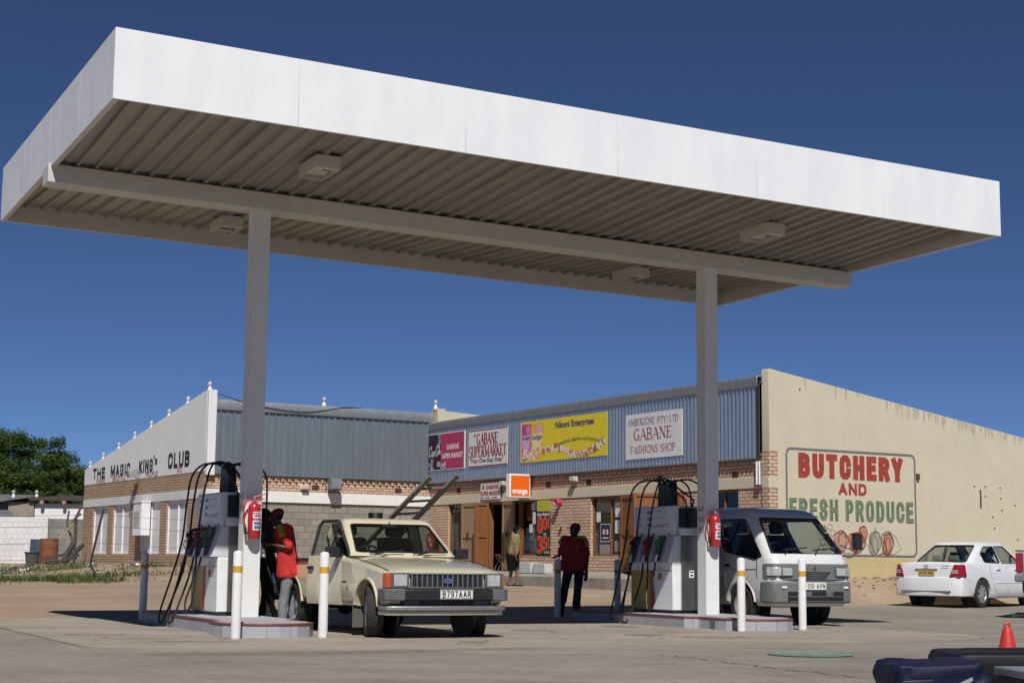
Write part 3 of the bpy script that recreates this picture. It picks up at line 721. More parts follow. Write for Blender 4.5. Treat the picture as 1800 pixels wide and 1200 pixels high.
    for cx, cy, a0 in ((U1 - rr, V1 - rr, 0), (U0 + rr, V1 - rr, 90), (U0 + rr, V0 + rr, 180), (U1 - rr, V0 + rr, 270)):
        rect += [(cx + rr * math.cos(R(a0 + 15 * k)), cy + rr * math.sin(R(a0 + 15 * k))) for k in range(7)]
    fr.stroke(sign, rect, .055, .002, 2, True)
    fr.block(sign, "BUTCHERY", .92, 3.07, 3.44, .60, .003, 0, t=.27, gap=.2)
    fr.block(sign, "AND", 2.2, 2.69, .92, .29, .003, 0, t=.25, gap=.2)
    fr.block(sign, "FRESH PRODUCE", .62, 2.05, 4.08, .52, .003, 1, t=.21, gap=.22)
    fr.block(sign, "FRESH PRODUCE", .645, 2.085, 4.03, .45, .0045, 4, t=.07, gap=.27)
    def blob(cu, cv, ru, rv, m, w=.022, a0=0, a1=360, sq=0, rot=0):
        pts = []
        for k in range(25):
            a = R(a0 + (a1 - a0) * k / 24); x = ru * math.cos(a) * (1 + (sq + .07) * math.sin(a) + .09 * math.cos(3 * a)); y = rv * math.sin(a) * (1 + .07 * math.cos(5 * a))
            pts.append((cu + x * math.cos(rot) - y * math.sin(rot), cv + x * math.sin(rot) + y * math.cos(rot)))
        fr.stroke(sign, pts, w, .003, m)
    for cu, cv, ru, rv, m in ((2.25, 1.56, .2, .23, 5), (2.76, 1.53, .25, .23, 5), (2.98, 1.74, .11, .18, 5), (3.36, 1.52, .17, .28, 6), (3.8, 1.5, .14, .25, 5)):
        fr.poly(sign, [(cu + ru * math.cos(R(18 * k)) * (1 + .22 * math.sin(R(18 * k)) + .09 * math.cos(R(54 * k))), cv + rv * math.sin(R(18 * k)) * (1 + .07 * math.cos(R(90 * k)))) for k in range(20)], .0012, m)
        for k in range(-3, 4): fr.stroke(sign, [(cu + k * ru * .25, cv + rv * .8 * (1 - abs(k) * .16)), (cu + k * ru * .3 + .01, cv), (cu + k * ru * .2, cv - rv * .8 * (1 - abs(k) * .16))], .012, .0024, 0 if m == 5 else 1)
    for cu, cv, ru, rv, m in ((2.25, 1.56, .22, .25, 0), (2.28, 1.55, .13, .22, 2), (2.76, 1.53, .27, .25, 0), (2.74, 1.55, .16, .22, 0), (2.80, 1.5, .22, .2, 2), (2.98, 1.74, .13, .2, 0), (3.36, 1.52, .19, .3, 1), (3.36, 1.5, .11, .24, 2), (3.8, 1.5, .16, .27, 0), (3.8, 1.48, .09, .2, 0), (3.78, 1.52, .2, .3, 1)):
        blob(cu, cv, ru, rv, m, .03, 0, 360, .15, random.uniform(-.2, .2)); blob(cu + .01, cv, ru * .82, rv * .86, m, .014, 20, 250, .2)
    for cu, cv in ((1.55, 1.78), (1.68, 1.84), (1.8, 1.8), (1.62, 1.66), (1.76, 1.68), (1.86, 1.66), (1.66, 1.52), (1.8, 1.54), (1.6, 1.42), (1.74, 1.4), (1.9, 1.9), (2.0, 1.76)): blob(cu, cv, .075, .075, 3, .01)
    fr.stroke(sign, [(2.1, 1.3), (2.5, 1.27), (2.9, 1.3), (3.1, 1.5), (3.3, 1.25), (3.6, 1.22), (4.0, 1.27), (4.25, 1.38), (4.1, 1.66), (3.9, 1.82)], .014, .003, 3)
    fr.stroke(sign, [(3.5, 1.24), (3.62, 1.29), (3.74, 1.25), (3.86, 1.3)], .03, .003, 0); fr.stroke(sign, [(3.36, 1.8), (3.4, 1.92)], .03, .003, 1)
    part("painted_sign", sign, [M("faded_red_paint", (.33, .045, .03), .85, var=.15), M("faded_green_paint", (.12, .17, .10), .85, var=.15), M("slate_line_paint", (.15, .15, .16), .85), M("sketch_line", (.26, .23, .19), .9), M("pale_green_paint", (.20, .25, .16), .85, var=.2), M("wash_red_paint", (.52, .36, .26), .9, var=.2), M("wash_green_paint", (.44, .44, .31), .9, var=.2)], shop, fix=False, uv=False)

    # ---- windows and doors on the front
    def papers(lst):
        def go(fr, w, f):
            for u, v, pw, ph, mt in lst:
                mb = MB(); fr.board(mb, u, u + pw, v, v + ph, .0, .004); sub("paper_notice", mb, mt, f)
        return go
    def sub(name, mb, mats, f, **k):
        inv = shop.matrix_basis.inverted(); mb.v = [tuple(inv @ Vector(p)) for p in mb.v]
        return obj(name, mb, mats, f, **k)
    def window2(b1, b0, z0, z1, mull, extra=None, bars=True):
        fr = on_shop(b1, 0, -.13); w = b1 - b0; mb = MB(); e = .05
        for u0, u1, v0, v1 in ((0, e, z0, z1), (w - e, w, z0, z1), (e, w - e, z0, z0 + e), (e, w - e, z1 - e, z1)): fr.board(mb, u0, u1, v0, v1, -.03, .03)
        for f in mull: fr.board(mb, w * f - .03, w * f + .03, z0 + e, z1 - e, -.025, .025)
        f = part("window", mb, wood_brown, shop, bevel=.006)
        g = MB(); fr.board(g, e, w - e, z0 + e, z1 - e, -.012, -.006); sub("pane", g, glass_clear, f)
        if bars:
            br = MB(); k = int(w / .14)
            for i in range(1, k): br.tube([fr.p(w * i / k, z0 + e, -.06), fr.p(w * i / k, z1 - e, -.06)], .009, 6)
            for v in (z0 + (z1 - z0) * .33, z0 + (z1 - z0) * .66): fr.board(br, e, w - e, v - .012, v + .012, -.07, -.055)
            sub("burglar_bars", br, M("dull_bars", (.22, .22, .21), .6, .3), f)
        if extra: extra(fr, w, f)
        return f
    wp = M("notice_paper", (.68, .69, .70), .8)
    window2(-9.42, -10.93, 1.17, HEAD, (.58,), papers([(.14, 2.1, .2, .27, wp), (1.05, 2.22, .22, .4, wp), (1.04, 1.78, .22, .36, wp), (.3, 1.22, .5, .34, M("grey_card", (.25, .25, .24), .8)), (1.02, 1.28, .34, .3, M("grey_card", (.25, .25, .24), .8))]))
    window2(-14.61, -15.89, 1.17, HEAD, (.5,))
    def stuff(fr, w, f):
        for u, v, pw, ph, c, d in ((.0, 1.25, .95, .5, (.16, .24, .27), -.05), (.08, 2.2, .42, .5, (.42, .10, .015), -.05), (.3, 1.62, .3, .5, (.35, .44, .46), -.04), (.52, 2.1, .2, .36, (.6, .6, .6), 0), (.45, 2.5, .26, .2, (.55, .56, .58), 0), (.34, 1.85, .22, .24, (.62, .62, .6), 0), (.6, 1.3, .28, .36, (.45, .47, .48), -.03), (.1, 1.6, .2, .4, (.12, .2, .3), -.04)):
            mb = MB(); fr.board(mb, u + .05, u + pw, v, v + ph, d - .02, d); sub("paper_notice", mb, M("shop_goods_%d" % int(u * 100 + v * 10), c, .6, var=.3, scale=20), f)
        mb = MB()
        mb.move(lambda p: p); fr.disc(mb, .32, 1.24, .2, -.01, 0, 16, .1); sub("paper_notice", mb, M("dark_bowl", (.03, .03, .035), .5), f, fix=False)
    window2(-5.62, -6.61, 1.17, HEAD, (), stuff, bars=False)
    # glass shop front beside the hose reel: dark, with white lettering at the top
    f = window2(-1.23, -2.38, .75, HEAD, (.62,), None, bars=False)
    fr = on_shop(-1.23, 0, -.13); mb = MB(); fr.text(mb, "OLASEN", .18, 2.55, .75, .1, .035, 0); sub("lettering", mb, M("chalk_white", (.42, .42, .42), .8), f, fix=False, uv=False)
    mb = MB(); fr.board(mb, .1, .42, .95, 2.2, -.05, -.03); fr.board(mb, .78, 1.05, 1.0, 1.5, -.05, -.03); fr.board(mb, .8, 1.02, 1.6, 1.9, -.05, -.03); sub("paper_notice", mb, M("grey_poster", (.2, .2, .19), .7, var=.4, scale=15), f)
    # door leaves
    def leaf(name, hinge_b, width, ang, mat, side, brace=True, z0=.74, z1=HEAD - .02):
        """boarded leaf hinged at hinge_b, swung out by ang degrees; side +1 opens towards the viewer's left"""
        O = bw(-.02, hinge_b, 0); d = (BW * side) * math.cos(R(ang)) - BU * math.sin(R(ang)); nrm = d.cross(Vector((0, 0, 1))); nrm = nrm if nrm.dot(-BU) > 0 or ang > 80 else -nrm
        fr = Frame(O, d, (0, 0, 1), nrm); mb = MB(); fr.board(mb, 0, width, z0, z1, -.02, .02)
        dr = part(name, mb, mat, shop, bevel=.004)
        fm = MB(); e = .085
        for u0, u1, v0, v1 in ((0, e, z0, z1), (width - e, width, z0, z1), (e, width - e, z0, z0 + e), (e, width - e, z1 - e, z1), (e, width - e, (z0 + z1) / 2 - e / 2, (z0 + z1) / 2 + e / 2)):
            fr.board(fm, u0, u1, v0, v1, .021, .05); fr.board(fm, u0, u1, v0, v1, -.05, -.021)
        sub("door_frame", fm, mat, dr, bevel=.004)
        h = MB(); fr.board(h, width * .5, width * .5 + .05, 1.72, 1.88, .05, .09); sub("handle", h, black_plastic, dr)
        return dr
    mb = MB()
    for b in (-2.42, -3.2, -3.78, -4.78, -5.58): FB(.03, .2, b - .04, b + .04, .74, HEAD, mb)
    FB(.04, .2, -2.4, -5.6, 2.72, HEAD - .001, mb); part("door_jamb", mb, wood_brown, shop, bevel=.006)
    leaf("door", -3.17, .79, 6, wood_tan, 1); leaf("door", -3.82, .46, 92, wood_brown, 1); leaf("door", -4.76, .86, 10, wood_tan, -1)
    mb = MB()
    for b in (-10.97, -12.3, -13.68): FB(.03, .2, b - .04, b + .04, .74, HEAD, mb)
    part("door_jamb", mb, wood_brown, shop, bevel=.006)
    leaf("door", -10.98, .9, 6, wood_brown, -1); leaf("door", -13.66, .95, 14, wood_brown, 1); leaf("door", -12.9, .85, 75, wood_brown, 1)
    # air bricks
    for b, z in ((-7.22, 3.22), (-9.33, 3.20), (-12.67, 3.17), (-15.77, 3.14), (-1.9, 3.22)):
        mb = MB(); fr = on_shop(b, z, -.017)
        for i in range(4):
            for j in range(3): fr.board(mb, -.105 + i * .055, -.065 + i * .055, -.075 + j * .055, -.035 + j * .055, -.01, .002, 1)
        fr.board(mb, -.12, .12, -.085, .085, -.012, -.001, 0); part("air_brick", mb, [M("air_brick_red", (.17, .07, .04), .9), dark_room], shop)
build_shop()

def build_club():
    mb = MB()                                       # side (gable) wall: brick below, white parapet above
    ops = [(9.54, 11.3), (7.06, 8.95), (3.97, 6.0), (1.46, 3.36)]
    z0, z1 = 1.12, 2.814
    cuts = [12.5] + [x for o in ops for x in (o[1], o[0])] + [.0]
    for k in range(0, len(cuts), 2): FB(-7.75, -7.5, cuts[k + 1], cuts[k], .3, z1, mb)
    for o in ops: FB(-7.75, -7.5, o[0], o[1], .3, z0, mb)
    FB(-7.75, -7.5, .0, 12.5, 3.098, 3.618, mb)
    FB(-7.5, -5.86, -.0, .25, .3, 2.74, mb)
    part("side_wall", mb, brick_brown, club)
    mb = MB(); FB(-7.765, -7.49, -.015, 12.52, z1 + .001, 3.096, mb); part("lintel_band", mb, plaster_mat("pale_band_paint", (.70, .71, .72), streak=.25, dirt=.1), club, bevel=.006)
    mb = MB()
    prof = [(.0, 3.62), (.0, 6.09), (.35, 6.06), (12.52, 4.20), (12.52, 3.62)]
    mb.prism([bw(-7.765, b, z) for b, z in prof], [bw(-7.48, b, z) for b, z in prof]); FB(-7.766, -7.50, -.16, -.001, 3.50, 6.10, mb)
    part("parapet_wall", mb, white_wall, club, bevel=.015)
    mb = MB(); FB(-7.80, -7.752, .0, 12.52, .2, .80, mb); part("plinth", mb, grey_plaster, club, bevel=.02)
    for b0, b1 in ops:                              # openings closed by white painted boards with a centre mullion
        mb = MB(); fr = on_gable(b1, 0, -.1); w = b1 - b0
        fr.board(mb, 0, w, z0, z1, -.03, 0); p = part("window", mb, plaster_mat("white_board_paint", (.70, .72, .74), streak=.2, dirt=.12), club)
        inv = club.matrix_basis.inverted(); mb = MB(); 
        for u0, u1 in ((0, .06), (w / 2 - .035, w / 2 + .035), (w - .06, w)): fr.board(mb, u0, u1, z0, z1, .001, .045)
        fr.board(mb, .06, w / 2 - .035, z0, z0 + .06, .001, .03); fr.board(mb, w / 2 + .035, w - .06, z0, z0 + .06, .001, .03)
        mb.v = [tuple(inv @ Vector(q)) for q in mb.v]; obj("window_frame", mb, white_paint, p, bevel=.006)
    fr = on_gable(12.5, 0, .008); pm = [M("black_wall_paint", (.018, .02, .026), .8), M("red_wall_paint", (.40, .05, .05), .8, var=.2)]
    for s_, b, z, w, h, k, t_ in (("THE", 11.45, 3.80, 1.45, .40, 0, .25), ("MAGIC", 9.35, 3.80, 2.15, .42, 0, .25), ("KING", 6.25, 3.81, 1.42, .43, 0, .25), ("CLUB", 3.35, 3.83, 2.0, .50, 0, .25),
                                  ("WHERE", 11.0, 3.645, 1.02, .155, 1, .17), ("BEAUTIFUL", 9.1, 3.65, 1.46, .155, 1, .17), ("PEOPLE", 5.5, 3.665, 1.18, .155, 1, .17), ("GO", 2.48, 3.685, .46, .155, 1, .17)):
        let = MB(); fr.block(let, s_, 12.5 - b, z, w, h, .003, 0, t=t_, gap=.24)
        if s_ == "KING": fr.text(let, "'s", 12.5 - 4.78, 4.02, .38, .32, .003, 0, bold=.03)
        part("painted_word", let, pm[k], club, fix=False, uv=False)
    # front: brick strip, white band, block infill
    mb = MB(); FB(-7.5, .3, .02, .25, 3.088, 3.62, mb); part("front_wall", mb, brick_tan, club)
    mb = MB(); FB(-7.765, .015, -.012, .25, 2.745, 3.085, mb); part("front_band", mb, white_band, club, bevel=.006)
    mb = MB(); FB(-5.86, .3, .045, .24, .3, 2.744, mb); part("block_infill", mb, block_grey, club)
    mb = MB(); a = -7.3; zig = [bw(a, .06, 3.40)]
    while a < -.25: zig += [bw(a, .019, 3.40), bw(a + .075, -.055, 3.40), bw(a + .15, .019, 3.40)]; a += .225
    zig.append(bw(a, .06, 3.40)); mb.prism(zig, [p + Vector((0, 0, .085)) for p in zig])
    part("dentil_course", mb, brick_tan, club)
    mb = MB(); sheet(mb, on_club(-7.50, 0, .07), .02, 7.48, 3.551, 5.62, .225, .04, 'rib'); part("corrugated_fascia", mb, metal_sheet("blue_grey_cladding", (.27, .32, .36), .45, .6, .2), club, angle=20)
    mb = MB(); FB(-7.5, -.05, -.066, .02, 3.57, 3.6, mb); FB(-7.5, -.03, -.066, -.04, 3.6, 5.6, mb); FB(-.6, .3, .0, .2, 3.63, 5.7, mb); part("fascia_rail", mb, wood_dark, club)
    q = [(-.14, 5.50), (-.15, 5.54), (-.15, 5.76), (-.11, 5.825), (.5, 5.76), (.5, 5.73), (-.10, 5.79), (-.13, 5.75), (-.13, 5.52)]
    mb = MB(); mb.prism([bw(-7.5, b, z) for b, z in q], [bw(-.0, b, z) for b, z in q]); part("roof_flashing", mb, galv_flash, club, bevel=.008)
    q = [(.02, 5.7), (12.3, 3.85), (12.3, 3.8), (.02, 5.64)]
    mb = MB(); mb.prism([bw(-7.48, b, z) for b, z in q], [bw(-.03, b, z) for b, z in q]); part("roof", mb, galv_flash, club)
    mb = MB(); FB(-7.4, .0, 12.2, 12.4, 0, 3.8, mb); FB(-.2, -.03, .25, 12.2, 0, 3.8, mb); part("rear_wall", mb, grey_plaster, club)
    for a, z in ((-4.08, 3.24), (-1.16, 3.24)):
        mb = MB(); fr = on_club(a, z, -.017)
        for i in range(4):
            for j in range(3): fr.board(mb, -.105 + i * .055, -.065 + i * .055, -.075 + j * .055, -.035 + j * .055, -.01, .002, 1)
        fr.board(mb, -.12, .12, -.085, .085, -.012, -.001, 0); part("air_brick", mb, [M("air_brick_red", (.17, .07, .04), .9), dark_room], club)
build_club()

# raised pavement in front of the shops
mb = MB(); q = [(-1.22, .0), (-1.22, .60), (-.05, .72), (.3, .73), (.3, 0)]
mb.prism([bw(a, -17.0, z) for a, z in q], [bw(a, -.02, z) for a, z in q]); 
tag(obj("pavement", mb, concrete, bevel=.02), "raised concrete pavement along the shop fronts", "pavement", kind="structure")
# ---------------------------------------------------------------- fuel canopy
def spline(P, n=8):
    P = [Vector(p) for p in P]; out = []
    for i in range(len(P) - 1):
        a, b, c, d = P[max(i - 1, 0)], P[i], P[i + 1], P[min(i + 2, len(P) - 1)]
        for k in range(n):
            t = k / n; out.append(.5 * ((2 * b) + (c - a) * t + (2 * a - 5 * b + 4 * c - d) * t * t + (3 * b - 3 * c + d - a) * t ** 3))
    return out + [P[-1]]
def K(s, t, z): return cp(s, t, z - .0192 * s - .0047 * t)
CL, CWD, ZB, HF = 12.862, 7.235, 5.947, .813
def KB(mb, s0, s1, t0, t1, z0, z1, m=0):
    vs = [K(s, t, z) for z in (z0, z1) for t in (t0, t1) for s in (s0, s1)]
    mb.add(vs, [(0, 2, 3, 1), (4, 5, 7, 6), (0, 1, 5, 4), (1, 3, 7, 5), (3, 2, 6, 7), (2, 0, 4, 6)], m)
canopy = thing("fuel_canopy", "large white flat canopy over the fuel pumps on two slim columns", "canopy", cp(CL / 2, CWD / 2), YC)
def build_canopy():
    def pan(s0, s1, t0, t1, inner):
        mb = MB(); KB(mb, s0, s1, t0, t1, ZB, ZB + HF); a, b, c, d = inner; KB(mb, a, b, c, d, ZB + .001, ZB + .02)
        part("fascia", mb, [white_metal], canopy, bevel=.006)
    e = .03
    # each side: an outer skin (white) with its returned lip; the back of the skin is grey painted
    n = 6
    for k in range(n):   # long sides are made of butted sheets with fine seams
        s0, s1 = CL * k / n + (.0015 if k else 0), CL * (k + 1) / n - (.0015 if k < n - 1 else 0)
        mb = MB(); KB(mb, s0, s1, 0, .012, ZB, ZB + HF); part("fascia", mb, white_metal, canopy, bevel=.003)
        mb = MB(); KB(mb, s0, s1, CWD - .012, CWD, ZB, ZB + HF); part("fascia", mb, white_metal, canopy, bevel=.003)
    for k in range(4):
        t0, t1 = .0135 + (CWD - .027) * k / 4 + (.001 if k else 0), .0135 + (CWD - .027) * (k + 1) / 4 - (.001 if k < 3 else 0)
        for s0, s1 in ((0, .012), (CL - .012, CL)):
            mb = MB(); KB(mb, s0, s1, t0, t1, ZB, ZB + HF); part("fascia", mb, white_metal, canopy, bevel=.003)
    mb = MB()
    KB(mb, .014, CL - .014, .014, .05, ZB + .002, ZB + .10); KB(mb, .014, CL - .014, CWD - .05, CWD - .014, ZB + .002, ZB + HF - .02)
    KB(mb, .014, .075, .052, CWD - .052, ZB + .002, ZB + HF - .02); KB(mb, CL - .075, CL - .014, .052, CWD - .052, ZB + .002, ZB + HF - .02)
    KB(mb, .014, CL - .014, .014, .05, ZB + .102, ZB + HF - .02)
    part("fascia_backing", mb, canopy_grey, canopy, bevel=.003)
    def h(t): return .19 + (.04 - .19) * t / 3.617 if t < 3.617 else .04 + (.235 - .04) * (t - 3.617) / (CWD - 3.617)
    mb = MB(); pitch = .242; prof = []; s = .085
    while s < CL - .08:
        for ds, dz in ((0, .0), (.028, .0), (.038, .048), (.125, .044), (.232, .048)):
            if s + ds < CL - .08: prof.append((s + ds, dz))
        s += pitch
    rows = [.055, 1.2, 2.4, 3.617, 4.8, 6.0, CWD - .055]; n = len(prof)
    for t in rows: mb.v += [tuple(K(s, t, ZB + h(t) + dz)) for s, dz in prof]
    for j in range(len(rows) - 1):
        for i in range(n - 1): mb.f.append((j * n + i, j * n + i + 1, (j + 1) * n + i + 1, (j + 1) * n + i)); mb.m.append(0)
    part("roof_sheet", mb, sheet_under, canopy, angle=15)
    mb = MB(); KB(mb, .08, CL - .08, .06, CWD - .06, ZB + .42, ZB + .46); part("roof_deck", mb, galv_flash, canopy)
    mb = MB(); KB(mb, -.03, CL + .03, 3.617 - .18, 3.617 + .18, 5.740, ZB + .037)
    part("beam", mb, canopy_grey, canopy, bevel=.008)
    for sc in (2.8665, 10.1696):
        mb = MB(); vs = []
        for z in (.15, 5.742 - .0192 * sc - .017 + .0):
            vs.append([cp(sc + a * .12, 3.617 + b * .12, z) for a, b in ((-1, -1), (1, -1), (1, 1), (-1, 1))])
        mb.prism(vs[0], vs[1]); cl = part("column", mb, column_white, canopy, bevel=.008)
        # safety pictograms on the left hand face
        fr = Frame(cp(sc - .121, 3.617 + .09, 0), -CW, (0, 0, 1), -CU); inv = canopy.matrix_basis.inverted()
        for i in range(2):
            for j in range(3):
                mb = MB(); u, v = .045 + i * .085, 1.48 + j * .16
                fr.board(mb, u - .036, u + .036, v - .05, v + .05, 0, .0015, 0)
                ring = [(u + .03 * math.cos(R(30 * k)), v + .008 + .03 * math.sin(R(30 * k))) for k in range(12)]
                if (i, j) == (0, 2): fr.poly(mb, [(u - .03, v - .03), (u + .03, v - .03), (u, v + .035)], .002, 3); fr.rect(mb, u - .004, u + .004, v - .018, v + .012, .0025, 1)
                else:
                    fr.stroke(mb, ring, .009, .002, 2, True); fr.stroke(mb, [(u - .02, v + .028), (u + .02, v - .012)], .007, .0024, 2); fr.rect(mb, u - .012, u + .012, v - .004, v + .018, .0018, 1)
                fr.rect(mb, u - .028, u + .028, v - .044, v - .032, .002, 1)
                mb.v = [tuple(inv @ Vector(p)) for p in mb.v]
                obj("safety_sticker", mb, [white_print, black_print, red_print, green_print], cl, fix=False, uv=False)
build_canopy()

def soffit_lamp(s, t, label):
    z = ZB - .0192 * s - .0047 * t + (.13 if t < 3 else .17)
    L = thing("canopy_lamp", label, "canopy lamp", cp(s, t, z), YC, "lamp boxes under the canopy")
    mb = MB(); w, l, hh = .165, .34, .17; e = .012
    mb.box(-w, -w + e, -l, l, -hh, 0); mb.box(w - e, w, -l, l, -hh, 0); mb.box(-w + e, w - e, -l, -l + e, -hh, 0); mb.box(-w + e, w - e, l - e, l, -hh, 0); mb.box(-w + e, w - e, -l + e, l - e, -.012, -.001)
    mb.box(-w + e, w - e, -l + e, -l + .08, -hh + .001, -hh + .01)
    obj("housing", mb, canopy_grey, L, bevel=.003)
    mb = MB()
    mb.prism([Vector((-w + .02, y, z)) for y, z in ((-.05, -.02), (.1, -.14), (.2, -.14), (.28, -.02))], [Vector((w - .02, y, z)) for y, z in ((-.05, -.02), (.1, -.14), (.2, -.14), (.28, -.02))])
    obj("reflector", mb, M("lamp_reflector", (.42, .42, .41), .35, .5), L, bevel=.004)
    mb = MB(); mb.lathe([(.01, -.18), (.04, -.17), (.05, -.12), (.03, -.06)], 12, Matrix.Translation((.02, -.16, .02))); obj("bulb", mb, M("brown_bulb_cap", (.16, .09, .05), .4), L)
    for y in (-.25, .25): mb = MB(); mb.box(-.03, .03, y - .05, y + .05, 0, .14); obj("bracket", mb, canopy_grey, L)
soffit_lamp(3.06, 1.8, "grey lamp box under the front left half of the canopy")
soffit_lamp(9.98, 1.85, "grey lamp box under the front right half of the canopy")
soffit_lamp(3.1, 6.0, "grey lamp box behind the canopy beam beside the left column head")
soffit_lamp(10.15, 5.9, "grey lamp box behind the canopy beam beside the right column head")

# ---------------------------------------------------------------- pump islands
def island(bs, bt, br, s0, s1, t0, t1, label):
    I = thing("pump_island", label, "pump island", cp((s0 + s1) / 2, (t0 + t1) / 2), YC, "tiled pump islands")
    arc = [(bs + br * math.cos(R(a)), bt + br * math.sin(R(a))) for a in range(150, 391, 24)]
    out = [(s0, t1), (s0, t0), (s0 + .16, t0 - .12), (bs - br * .86, t0 - .16)] + arc + [(bs + br * .86, t0 - .16), (s1 - .16, t0 - .12), (s1, t0), (s1, t1)]
    n = len(out); cx = sum(p[0] for p in out) / n; cy = sum(p[1] for p in out) / n
    def grow(d):
        res = []
        for i in range(n):
            a, b, c = Vector(out[i - 1]), Vector(out[i]), Vector(out[(i + 1) % n])
            n1 = Vector((b.y - a.y, a.x - b.x)).normalized(); n2 = Vector((c.y - b.y, b.x - c.x)).normalized()
            m = (n1 + n2); m = m / max(.5, m.dot(n1)); res.append((b.x - m.x * d, b.y - m.y * d))
        return res
    def ring(pts, z): return [cp(s, t, z) for s, t in pts]
    area = sum(out[i][0] * out[(i + 1) % n][1] - out[(i + 1) % n][0] * out[i][1] for i in range(n)); sg = 1 if area < 0 else -1
    mb = MB(); mb.prism(ring(out, -.05), ring(out, .16)); part("tiled_plinth", mb, island_tiles, I, smooth=False)
    g = grow(.008 * sg); mb = MB(); mb.prism(ring(g, .1602), ring(g, .188)); part("red_edge", mb, tile_red, I, bevel=.006)
    g = grow(-.05 * sg); mb = MB(); mb.prism(ring(g, .1884), ring(g, .192)); part("island_top", mb, island_tiles, I, smooth=False)
island_tiles = brick_mat("island_tiles", (.43, .435, .46), (.39, .395, .42), (.24, .24, .25), .30, .215, .005, .25, stain=.15, offset=0)
island(2.52, 1.85, .60, 2.14, 3.22, 2.6, 6.3, "tiled concrete pump island under the left canopy column")
island(9.98, 2.22, .59, 9.3, 10.72, 2.95, 6.35, "tiled concrete pump island under the right canopy column")

# ---------------------------------------------------------------- dispensers
def shell_mark(fr, mb, u, v, r, n, my, mr):
    """scallop emblem: yellow fan with red outline and ribs"""
    def fan(k):
        pts = [(u - r * .38 * k, v - r * .78 * k), (u - r * .42 * k, v - r * .52 * k)]
        for i in range(13):
            a = R(205 - 230 * i / 12); w = 1 + .05 * math.cos(i * math.pi)
            pts.append((u + r * k * w * math.cos(a), v + r * k * w * .95 * math.sin(a)))
        return pts + [(u + r * .42 * k, v - r * .52 * k), (u + r * .38 * k, v - r * .78 * k)]
    fr.poly(mb, fan(1.0), n, mr); fr.poly(mb, fan(.84), n + .001, my)
    for a in (150, 120, 90, 60, 30): fr.stroke(mb, [(u, v - r * .5), (u + r * .76 * math.cos(R(a)), v + r * .74 * math.sin(R(a)))], r * .07, n + .002, mr)

